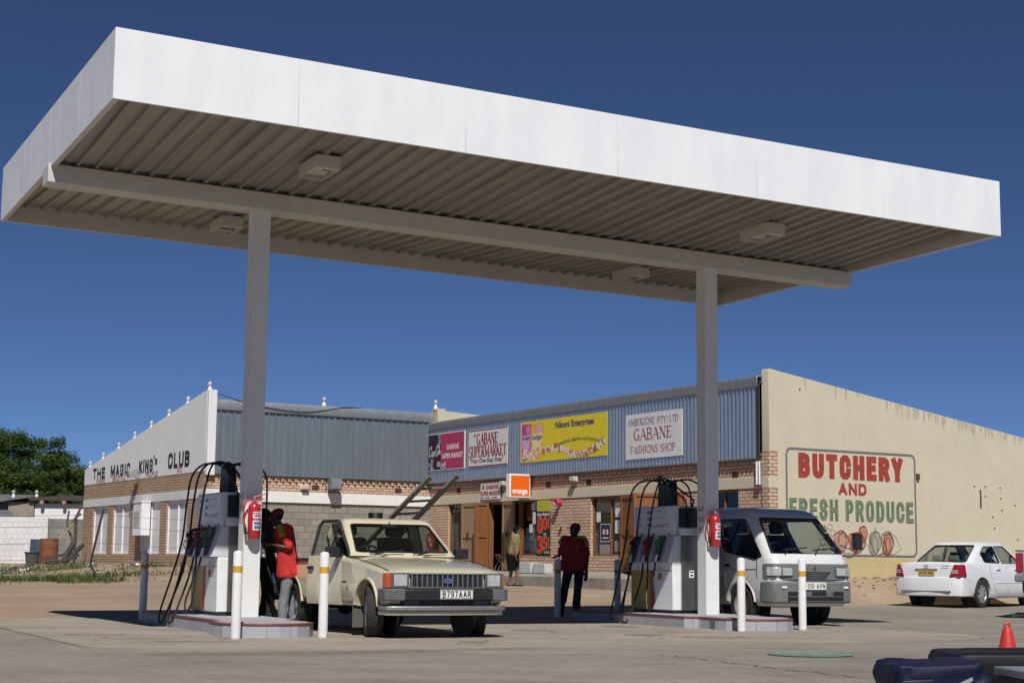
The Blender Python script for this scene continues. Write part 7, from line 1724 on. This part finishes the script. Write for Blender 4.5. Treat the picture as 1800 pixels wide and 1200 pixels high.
# blocks on the pavement, folding chair in the doorway, step
for b, w, h, lab in ((-7.05, .72, .30, "pale cement block on the pavement below the price poster, left of two"), (-7.85, .68, .28, "pale cement block on the pavement below the price poster, right of two")):
    mb = MB(); P = bw(-.55, b, .67); mb.box(-.14, .14, -w / 2, w / 2, 0, h, 0, Matrix.Translation(P) @ Matrix.Rotation(YB + random.uniform(-.04, .04), 4, 'Z')); tag(obj("cement_block", mb, M("pale_cement", (.50, .50, .50), .9, bmp=.4, var=.15), bevel=.015), lab, "block", "blocks on the pavement")
mb = MB(); mb.box(-.3, .3, -.6, .6, 0, .12, 0, Matrix.Translation(bw(-1.55, -5.4, .30)) @ Matrix.Rotation(YB, 4, 'Z')); tag(obj("step_slab", mb, concrete, bevel=.02), "low concrete step against the pavement edge", "step", kind="thing")
t = thing("folding_chair", "folding chair with a red plastic back standing in the supermarket doorway", "chair", bw(.18, -4.40, .745), YB + R(165))
mb = MB(); mb.box(-.2, .2, -.21, .21, .43, .46); obj("seat", mb, M("chair_red", (.45, .05, .06), .4), t, bevel=.012)
mb = MB(); mb.box(-.225, -.2, -.21, .21, .66, .92); obj("backrest", mb, M("chair_red", (.45, .05, .06), .4), t, bevel=.012)
for y in (-.21, .21):
    for a, b in (((-.23, y, .9), (.2, y, 0)), ((.18, y, .45), (-.2, y, 0))): mb = MB(); mb.tube([a, b], .012, 8); obj("leg", mb, steel, t)

# ---------------------------------------------------------------- ladder on the pickup
A0, A1, B0 = Vector((-2.57, 23.05, .60)), Vector((-1.10, 22.35, 2.10)), Vector((.37, .14, .03))
L = thing("ladder", "old wooden ladder standing in the pickup's load bed and leaning over its cab", "ladder", A0)
d_ = (A1 - A0).normalized(); n_ = d_.cross(B0).normalized()
def beam(p, q, w, h, mat, name):
    dd = (q - p).normalized(); s_ = n_; k = dd.cross(s_).normalized(); mb = MB()
    mb.prism([p + s_ * x * w + k * y * h for x, y in ((-1, -1), (1, -1), (1, 1), (-1, 1))], [q + s_ * x * w + k * y * h for x, y in ((-1, -1), (1, -1), (1, 1), (-1, 1))]); return obj(name, mb, mat, L, world=True, bevel=.004)
beam(A0, A1, .018, .036, wood_grey, "rail"); beam(A0 + B0, A1 + B0 * 1.0, .018, .036, wood_grey, "rail")
ln = (A1 - A0).length; k = .18
while k < ln - .1: mb = MB(); p = A0 + d_ * k; mb.tube([p, p + B0], .017, 8); obj("rung", mb, wood_grey, L, world=True); k += .255
mb = MB(); P = Vector((-1.84, 22.28, 1.50))
for i in range(3): mb.tube([P + Vector((.085 * math.cos(R(20 * k)), .085 * math.sin(R(20 * k)), .02 + .03 * i)) for k in range(19)], .018, 8)
tag(obj("coiled_hose", mb, black_rubber), "black coil lying on the rear edge of the pickup's roof", "coil")

# ---------------------------------------------------------------- low right foreground: cone, covered bags, mixing deck
t = thing("traffic_cone", "small red cone with a ring on top behind the black case", "cone", (5.30, 17.5, 0))
mb = MB(); mb.lathe([(.10, .06), (.052, .285), (.048, .295), (.02, .30)], 28); obj("cone_body", mb, M("cone_red", (.55, .035, .02), .45, var=.12), t)
mb = MB(); mb.tube([(.028 * math.cos(R(20 * k)), 0, .325 + .028 * math.sin(R(20 * k))) for k in range(19)], .014, 8); obj("ring", mb, M("cone_red", (.55, .035, .02), .45), t)
mb = MB(); mb.lathe([(.105, .02), (.112, .025), (.105, .06), (.09, .07)], 28); obj("white_band", mb, white_print, t); mb = MB(); mb.lathe([(.13, 0), (.13, .02), (.10, .022)], 28); obj("base", mb, black_plastic, t)
def soft(name, x0, x1, y0, y1, z1, seed, wr=.018, yaw=0, lift=.05):
    """a slumped fabric cover: superellipsoid pushed about by folds"""
    rr = random.Random(seed); cx, cy = (x0 + x1) / 2, (y0 + y1) / 2; mb = MB(); nu, nv = 64, 26; P = []
    ph = [(rr.uniform(3, 11), rr.uniform(-9, 9), rr.uniform(0, 6), rr.uniform(.3, 1)) for _ in range(9)]
    for j in range(nv + 1):
        v = j / nv; row = []
        for i in range(nu):
            a = 2 * math.pi * i / nu; c, s_ = math.cos(a), math.sin(a); e = .20
            px, py = math.copysign(abs(c) ** e, c), math.copysign(abs(s_) ** e, s_)
            if v < .6: k = 1.0 - .02 * math.sin(v * 9); z = v / .6 * (z1 - .045)
            else: t_ = (v - .6) / .4; k = max(0, 1 - t_ ** 2.2) ** .42; z = z1 - .045 + .045 * math.sin(t_ * math.pi / 2) ** .45
            f = sum(w * math.sin(fx * px + fy * (z * 6) + p0 + 2 * py) for fx, fy, p0, w in ph) / 5 + .9 * mnoise.noise(Vector((px * 3 + seed, py * 3, z * 9))) - .8 * abs(mnoise.noise(Vector((px * 5 + z * 8, py * 5 + seed, z * 12 - px * 3))))
            row.append(Vector((px * k * (x1 - x0) / 2 * (1 + wr * f * 1.6), py * k * (y1 - y0) / 2 * (1 + wr * f * 1.6), z + wr * f * (.5 if v > .1 else 0) + lift * px * .3 * v)))
        P.append(row)
    Rz = Matrix.Rotation(yaw, 3, 'Z'); mb.loft([[Rz @ p + Vector((cx, cy, 0)) for p in r] for r in P]); return mb
t = thing("covered_bag", "dark navy padded bag with a pale strap at the lower right edge of the picture", "bag", (2.64, 10.7, 0))
obj("cover", soft("c", 2.43, 3.03, 10.35, 11.0, .335, 4, .05), M("navy_nylon", (.008, .010, .036), .6, var=.35, scale=14, bmp=.25, bscale=26, spec=.3), t, world=True, angle=80)
mb = MB(); P = spline([(2.62, 10.33, .12), (2.75, 10.325, .17), (2.90, 10.35, .235), (2.965, 10.45, .265)], 6)
for p, q in zip(P, P[1:]): mb.prism([p + Vector((0, -.004, -.012)), q + Vector((0, -.004, -.012)), q + Vector((0, -.004, .012)), p + Vector((0, -.004, .012))], [p + Vector((0, .01, -.012)), q + Vector((0, .01, -.012)), q + Vector((0, .01, .012)), p + Vector((0, .01, .012))])
obj("strap", mb, M("strap_grey", (.35, .38, .38), .5), t, world=True)
mb = MB(); mb.prism([Vector((x, 10.335, z)) for x, z in ((2.45, .14), (2.66, .15), (2.66, .235), (2.46, .225))], [Vector((x, 10.32, z)) for x, z in ((2.45, .14), (2.66, .15), (2.66, .235), (2.46, .225))]); obj("pocket", mb, M("navy_pocket", (.008, .009, .03), .5), t, world=True, bevel=.02, seg=3)
t = thing("equipment_case", "black padded equipment case behind the navy bag, in front of the red cone", "case", (3.62, 11.6, 0))
obj("cover", soft("c", 3.04, 4.25, 11.2, 12.0, .365, 9, .012, 0, .03), M("black_nylon", (.008, .008, .010), .55, var=.3, scale=14, bmp=.2, bscale=22, spec=.3), t, world=True, angle=80)
t = thing("mixing_deck", "silver edged sound mixing deck on a black box at the right edge of the picture", "sound deck", (3.2, 9.75, 0)); Td = Matrix.Translation((3.37, 9.85, 0)) @ Matrix.Rotation(R(6), 4, 'Z')
def tb(name, x0, x1, y0, y1, z0, z1, mat, bev=.006): mb = MB(); mb.box(x0, x1, y0, y1, z0, z1, 0, Td); return obj(name, mb, mat, t, world=True, bevel=bev)
tb("stand_box", -.40, .5, -.22, .3, 0, .20, black_plastic, .012); tb("body", -.36, .5, -.22, .26, .20, .285, M("deck_black", (.02, .02, .022), .4)); tb("top_plate", -.38, .5, -.25, .28, .286, .335, M("deck_silver", (.42, .43, .44), .35, .7, var=.08), .01)
mb = MB(); f = Frame(Td @ Vector((-.38, -.252, .286)), Td.to_3x3() @ Vector((1, 0, 0)), (0, 0, 1), Td.to_3x3() @ Vector((0, -1, 0))); f.text(mb, "Pioneer", .085, .008, .17, .034, .003, 0, bold=.02, shear=.15); obj("lettering", mb, M("deck_letter", (.03, .03, .035), .4), t, world=True, fix=False, uv=False)
for i, (x, c) in enumerate(((-.31, white_print), (-.25, red_print), (-.19, white_print))): mb = MB(); mb.lathe([(.016, -.03), (.016, 0), (.01, .004)], 12, Td @ Matrix.Translation((x, -.225, .25)) @ Matrix.Rotation(R(90), 4, 'X')); obj("plug", mb, c, t, world=True)
mb = MB(); mb.tube([Td @ p for p in spline([(-.31, -.25, .25), (-.34, -.30, .2), (-.40, -.3, .05), (-.5, -.25, .02)], 6)], .008, 6); obj("lead", mb, black_rubber, t, world=True)

# ---------------------------------------------------------------- yard and houses beyond the club
def yard_wall(name, label, P0, P1, z0, z1, mat, th=.2):
    d = (P1 - P0); d.z = 0; n = Vector((-d.y, d.x, 0)).normalized() * th; mb = MB()
    mb.prism([Vector((p.x, p.y, z0)) for p in (P0, P1, P1 + n, P0 + n)], [Vector((p.x, p.y, z1)) for p in (P0, P1, P1 + n, P0 + n)])
    t = obj(name, mb, mat, bevel=.012); return tag(t, label, "wall", kind="thing")
yard_wall("yard_wall", "low whitewashed block wall beyond the club", Vector((-34, 58.6, 0)), Vector((-16.98, 60, 0)), .0, 2.44, block_white)
yard_wall("yard_wall", "low bare grey block wall between the whitewashed wall and the club", Vector((-16.97, 60.05, 0)), Vector((-15.75, 60.3, 0)), .0, 2.40, block_dark)
hs = thing("house", "low white house with dark overhanging roof behind the yard walls", "house", (-17.2, 66, .7))
mb = MB(); mb.box(-19.25, -14, 66, 71, .3, 3.15); obj("wall", mb, white_wall, hs, world=True, bevel=.01)
mb = MB(); mb.prism([Vector(p) for p in ((-19.45, 65.72, 3.26), (-13.8, 65.72, 3.26), (-13.8, 71.4, 3.55), (-19.45, 71.4, 3.55))], [Vector(p) for p in ((-19.45, 65.72, 3.40), (-13.8, 65.72, 3.40), (-13.8, 71.4, 3.69), (-19.45, 71.4, 3.69))]); obj("roof", mb, M("dark_roof", (.06, .045, .04), .8), hs, world=True, bevel=.01)
for x in (-18.9, -18.0, -16.9, -15.8): mb = MB(); mb.tube([(x, 65.66, 3.19), (x, 66.5, 3.22)], .075, 8); obj("rafter", mb, M("rafter_end", (.42, .26, .15), .8), hs, world=True)
oh = thing("outhouse", "grey plastered outhouse left of the low white house", "shed", (-20, 66.6, .7))
mb = MB(); mb.box(-20.3, -19.27, 65.9, 69, .3, 3.2); obj("wall", mb, M("mud_plaster", (.30, .26, .20), .9, var=.15), oh, world=True, bevel=.01)
mb = MB(); mb.prism([Vector(p) for p in ((-20.6, 65.7, 3.2), (-19.25, 65.7, 3.4), (-19.25, 69.2, 3.5), (-20.6, 69.2, 3.3))], [Vector(p) for p in ((-20.6, 65.7, 3.26), (-19.25, 65.7, 3.46), (-19.25, 69.2, 3.56), (-20.6, 69.2, 3.36))]); obj("roof", mb, M("old_iron", (.16, .14, .12), .7, .3, var=.3), oh, world=True)
sh = thing("iron_shack", "pale corrugated iron shack with a lean-to roof at the left edge of the picture", "shack", (-22, 66, .7))
mb = MB(); sheet(mb, Frame((-27, 66.3, .5), (1, 0, 0), (0, 0, 1), (0, -1, 0)), 0, 6.2, 0, 2.85, .15, .03); obj("wall", mb, M("pale_iron", (.50, .51, .55), .5, .3, var=.12), sh, world=True, angle=80)
mb = MB(); mb.box(-27, -20.35, 66.4, 70, .3, 3.3); obj("back_room", mb, M("mud_plaster", (.30, .26, .20), .9), sh, world=True)
mb = MB(); mb.prism([Vector(p) for p in ((-27.2, 65.8, 3.34), (-20.3, 65.8, 3.28), (-20.3, 70.2, 3.6), (-27.2, 70.2, 3.66))], [Vector(p) for p in ((-27.2, 65.8, 3.39), (-20.3, 65.8, 3.33), (-20.3, 70.2, 3.65), (-27.2, 70.2, 3.71))]); obj("roof", mb, galv_flash, sh, world=True)
mb = MB(); mb.prism([Vector(p) for p in ((-27, 62.6, 2.55), (-19.0, 62.6, 2.52), (-20.2, 65.7, 2.82), (-27, 65.7, 2.85))], [Vector(p) for p in ((-27, 62.6, 2.60), (-19.0, 62.6, 2.57), (-20.2, 65.7, 2.87), (-27, 65.7, 2.90))]); obj("lean_to_roof", mb, galv_flash, sh, world=True); mb = MB(); mb.box(-26.9, -19.2, 63.2, 63.35, .4, 2.5); obj("lean_to_wall", mb, M("lean_to_white", (.6, .61, .63), .7, var=.15), sh, world=True)
dup(b_, (-19.2, 66, 3.40), 0, "bulb lamp on the corner of the low white house roof"); dup(b_, (-20.2, 66.2, 3.40), 0, "bulb lamp on the grey outhouse roof")

def drum(x, y, mat, label, h=.88, r=.29, tilt=0):
    t = thing("oil_drum", label, "drum", (x, y, zt(x, y) - .02), 0, "drums by the yard wall"); mb = MB()
    mb.lathe([(r, 0), (r, h * .32), (r + .014, h * .335), (r, h * .35), (r, h * .65), (r + .014, h * .665), (r, h * .68), (r, h), (r + .01, h + .01), (r - .02, h + .01), (r - .025, h - .05), (.01, h - .05)], 28); obj("shell", mb, mat, t)
    mb = MB(); mb.lathe([(r + .003, .0), (r + .012, .012), (r + .003, .024)], 28, cap=False); obj("bottom_rim", mb, mat, t); t.rotation_euler = (R(tilt), R(tilt * .6), .4); return t
drum(-16.56, 57.4, M("drum_blue", (.045, .085, .14), .6, var=.4, scale=6, bmp=.2), "dented blue oil drum beside the rusty drum", .86, .29, 2)
drum(-16.02, 56.9, rust, "rusty brown oil drum by the yard wall", .90, .31, -1)
t = thing("rubbish_bin", "dark grey plastic bin in front of the oil drums", "bin", (-16.05, 55.0, zt(-16.05, 55) - .02)); mb = MB(); mb.lathe([(.19, 0), (.235, .46), (.26, .47), (.26, .50), (.235, .50), (.2, .1), (.01, .06)], 24); obj("tub", mb, M("bin_grey", (.06, .07, .075), .6, var=.2), t)
mb = MB(); mb.tube([(.255 * math.cos(R(20 * k)), .255 * math.sin(R(20 * k)), .485) for k in range(19)], .018, 6); obj("rim", mb, M("bin_rim", (.04, .042, .045), .6), t)
random.seed(12)
for i, (x, y, ln_, rz, rx, w, lab) in enumerate(((-15.75, 56.4, 1.5, 20, 14, .12, "dark plank sloping low over the heap by the club corner"), (-15.2, 56.7, 1.0, 70, 48, .16, "thick dark timber stood steeply on the heap by the club corner"), (-14.95, 56.6, 1.1, 60, 38, .15, "thick charred beam leaning on the heap, nearest the club corner"), (-15.4, 56.2, 1.2, -15, 8, .10, "short charred board lying at the front of the heap"), (-15.1, 56.15, .8, 35, 20, .11, "broken dark offcut in front of the charred beam"))):
    mb = MB(); T = Matrix.Translation((x, y, zt(x, y) + .08)) @ Matrix.Rotation(R(rz), 4, 'Z') @ Matrix.Rotation(R(-rx), 4, 'Y'); mb.box(-ln_ / 2, ln_ / 2, -w / 2, w / 2, -w * .35 + ln_ / 2 * math.sin(R(rx)), w * .35 + ln_ / 2 * math.sin(R(rx)), 0, T)
    tag(obj("scrap_timber", mb, wood_dark, bevel=.01), lab, "timber", "scrap timber by the club corner")
z0 = zt(-15.7, 58)
mb = MB(); mb.tube(spline([(-15.7, 58, z0 - .05), (-15.55, 58.05, z0 + .8), (-15.75, 58.1, z0 + 1.35), (-15.72, 58.1, z0 + 1.9)], 6), [.05 - .001 * i for i in range(19)], 7); mb.tube(spline([(-15.62, 58.08, z0 + 1.4), (-15.45, 58.1, z0 + 1.7), (-15.3, 58.1, z0 + 2.02)], 5), .042, 7)
tag(obj("forked_branch", mb, M("bark_brown", (.12, .075, .045), .9, bmp=.4)), "crooked forked branch propped against the grey block wall", "branch")
mb = MB(); mb.tube([(-16.0, 57.6, z0 + .7), (-15.5, 57.9, z0 + 1.45)], .03, 6); tag(obj("loose_pole", mb, M("pale_stick", (.36, .28, .18), .9)), "pale stick poking out of the rusty drum", "stick")
mb = MB(); z1 = zt(-11.1, 44); mb.tube(spline([(-11.06, 44, z1 - .1), (-11.12, 44, z1 + .18), (-11.25, 44, z1 + .45), (-11.18, 44, z1 + .9), (-11.08, 44, z1 + 1.4), (-10.98, 44, z1 + 1.9)], 6), .032, 8); tag(obj("bent_fence_post", mb, M("rusty_post", (.045, .03, .025), .8, var=.4)), "bent rusty fence post leaning in front of the club windows", "post")
mb = MB(); P = bw(-7.95, 12.75, 0); z2 = zt(P.x, P.y); mb.tube([(P.x, P.y, z2), (P.x, P.y, 2.45), tuple(bw(-7.78, 12.7, 2.6))], .05, 8); tag(obj("drain_pipe", mb, M("rusty_pipe", (.10, .05, .035), .8, var=.4)), "rusty drain pipe at the back corner of the club", "pipe")
# slack wire strands and chain link between the old posts
t = thing("wire_fence", "sagging wire fence with sparse mesh in front of the whitewashed wall", "fence", (-16, 46, .4))
for z in (.55, 1.0, 1.45, 1.75):
    mb = MB(); mb.tube(spline([(-25, 50, zt(-25, 50) + z), (-20, 47.5, zt(-20, 47) + z - .06), (-15, 45.4, zt(-15, 45) + z - .03), (-11.1, 44, z1 + z), (-8.8, 43.6, .3 + z - .05), (-6.6, 43.4, .3 + z)], 6), .0055, 4); obj("strand", mb, M("wire_grey", (.22, .21, .2), .5, .5), t, world=True)
mb = MB(); s_ = 0
for k in range(80):
    x = -25 + 14 * k / 79; f = lambda xx: 50 - (xx + 25) * .43
    for dx in (-.9, .9): mb.tube([(x, f(x), zt(x, f(x)) + .15), (x + dx, f(x + dx), zt(x + dx, f(x + dx)) + 1.7)], .0014, 3)
obj("mesh", mb, M("wire_grey", (.22, .21, .2), .5, .5), t, world=True, smooth=False)
for x in (-24.9, -6.6): mb = MB(); mb.tube([(x, 50 if x < -10 else 43.4, 0), (x, 50 if x < -10 else 43.4, 2.1)], .035, 8); obj("post", mb, M("rusty_post", (.045, .03, .025), .8), t, world=True)

# ---------------------------------------------------------------- trees beyond
def tree(name, label, P, lobes, seed, n, leaf=.16):
    rr = random.Random(seed); t = thing(name, label, "tree", P, 0, "thorn trees beyond the houses"); P = Vector(P)
    mb = MB()
    for k in range(5):
        lb = lobes[k % len(lobes)]; c = P + Vector(lb[:3]); mid = P.lerp(c, .5) + Vector((rr.uniform(-.4, .4), rr.uniform(-.4, .4), .3)); mb.tube(spline([P, P + Vector((0, 0, 1.2)), mid, c + Vector((rr.uniform(-1, 1), rr.uniform(-1, 1), .5))], 5), [.30 - .016 * i for i in range(16)], 8)
    obj("trunk", mb, M("thorn_bark", (.09, .07, .055), .9, bmp=.5), t, world=True)
    mb = MB(); clumps = []
    for lb in lobes:
        for _ in range(int(190 * lb[3] * lb[5] / 12)):
            a, b = rr.uniform(0, 2 * math.pi), math.asin(rr.uniform(-.75, 1)); f = rr.uniform(.45, 1.0) ** .6 + (.05 if rr.random() < .12 else 0)
            clumps.append(P + Vector((lb[0] + lb[3] * f * math.cos(b) * math.cos(a), lb[1] + lb[4] * f * math.cos(b) * math.sin(a), lb[2] + lb[5] * f * math.sin(b))))
    per = max(1, n // len(clumps))
    for c in clumps:
        rx = rr.uniform(.35, .85); rz = rr.uniform(.18, .36); sl = rr.uniform(-.25, .25)
        for _ in range(per):
            a = rr.uniform(0, 6.28); r_ = rx * math.sqrt(rr.random()); q = c + Vector((r_ * math.cos(a), r_ * math.sin(a), rr.gauss(0, rz * .55) + sl * r_ * math.cos(a) - .12 * r_ * r_))
            u = Vector((rr.gauss(0, 1), rr.gauss(0, 1), rr.gauss(0, .45))).normalized(); v = u.cross(Vector((rr.gauss(0, 1), rr.gauss(0, 1), rr.gauss(0, 1)))).normalized(); L_ = leaf * rr.uniform(.6, 1.4)
            mb.add([q - u * L_, q + v * L_ * .32, q + u * L_, q - v * L_ * .32], [(0, 1, 2, 3)])
    obj("crown", mb, leaf_mat("thorn_leaf_%d" % seed, [(.036, .066, .014), (.062, .105, .024), (.10, .145, .036)]), t, world=True, fix=False, uv=False, smooth=False)
tree("thorn_tree", "broad dark green thorn tree behind the low white house", (-27.5, 86, .7), [(0, 0, 4.3, 5.2, 4.2, 2.7), (2.2, -1, 3.2, 3.4, 3.2, 1.9), (-3.5, .5, 4.6, 4.5, 4, 2.4), (.8, -1.5, 2.2, 4.2, 2.6, 1.4), (-4, -1, 2.4, 4, 2.6, 1.6)], 5, 420000, .08)
tree("thorn_tree", "second thorn tree, further left, mostly outside the picture", (-37, 90, .7), [(0, 0, 4.2, 5, 4, 2.8), (3, -1, 3.4, 3.4, 3, 2)], 8, 30000, .10)
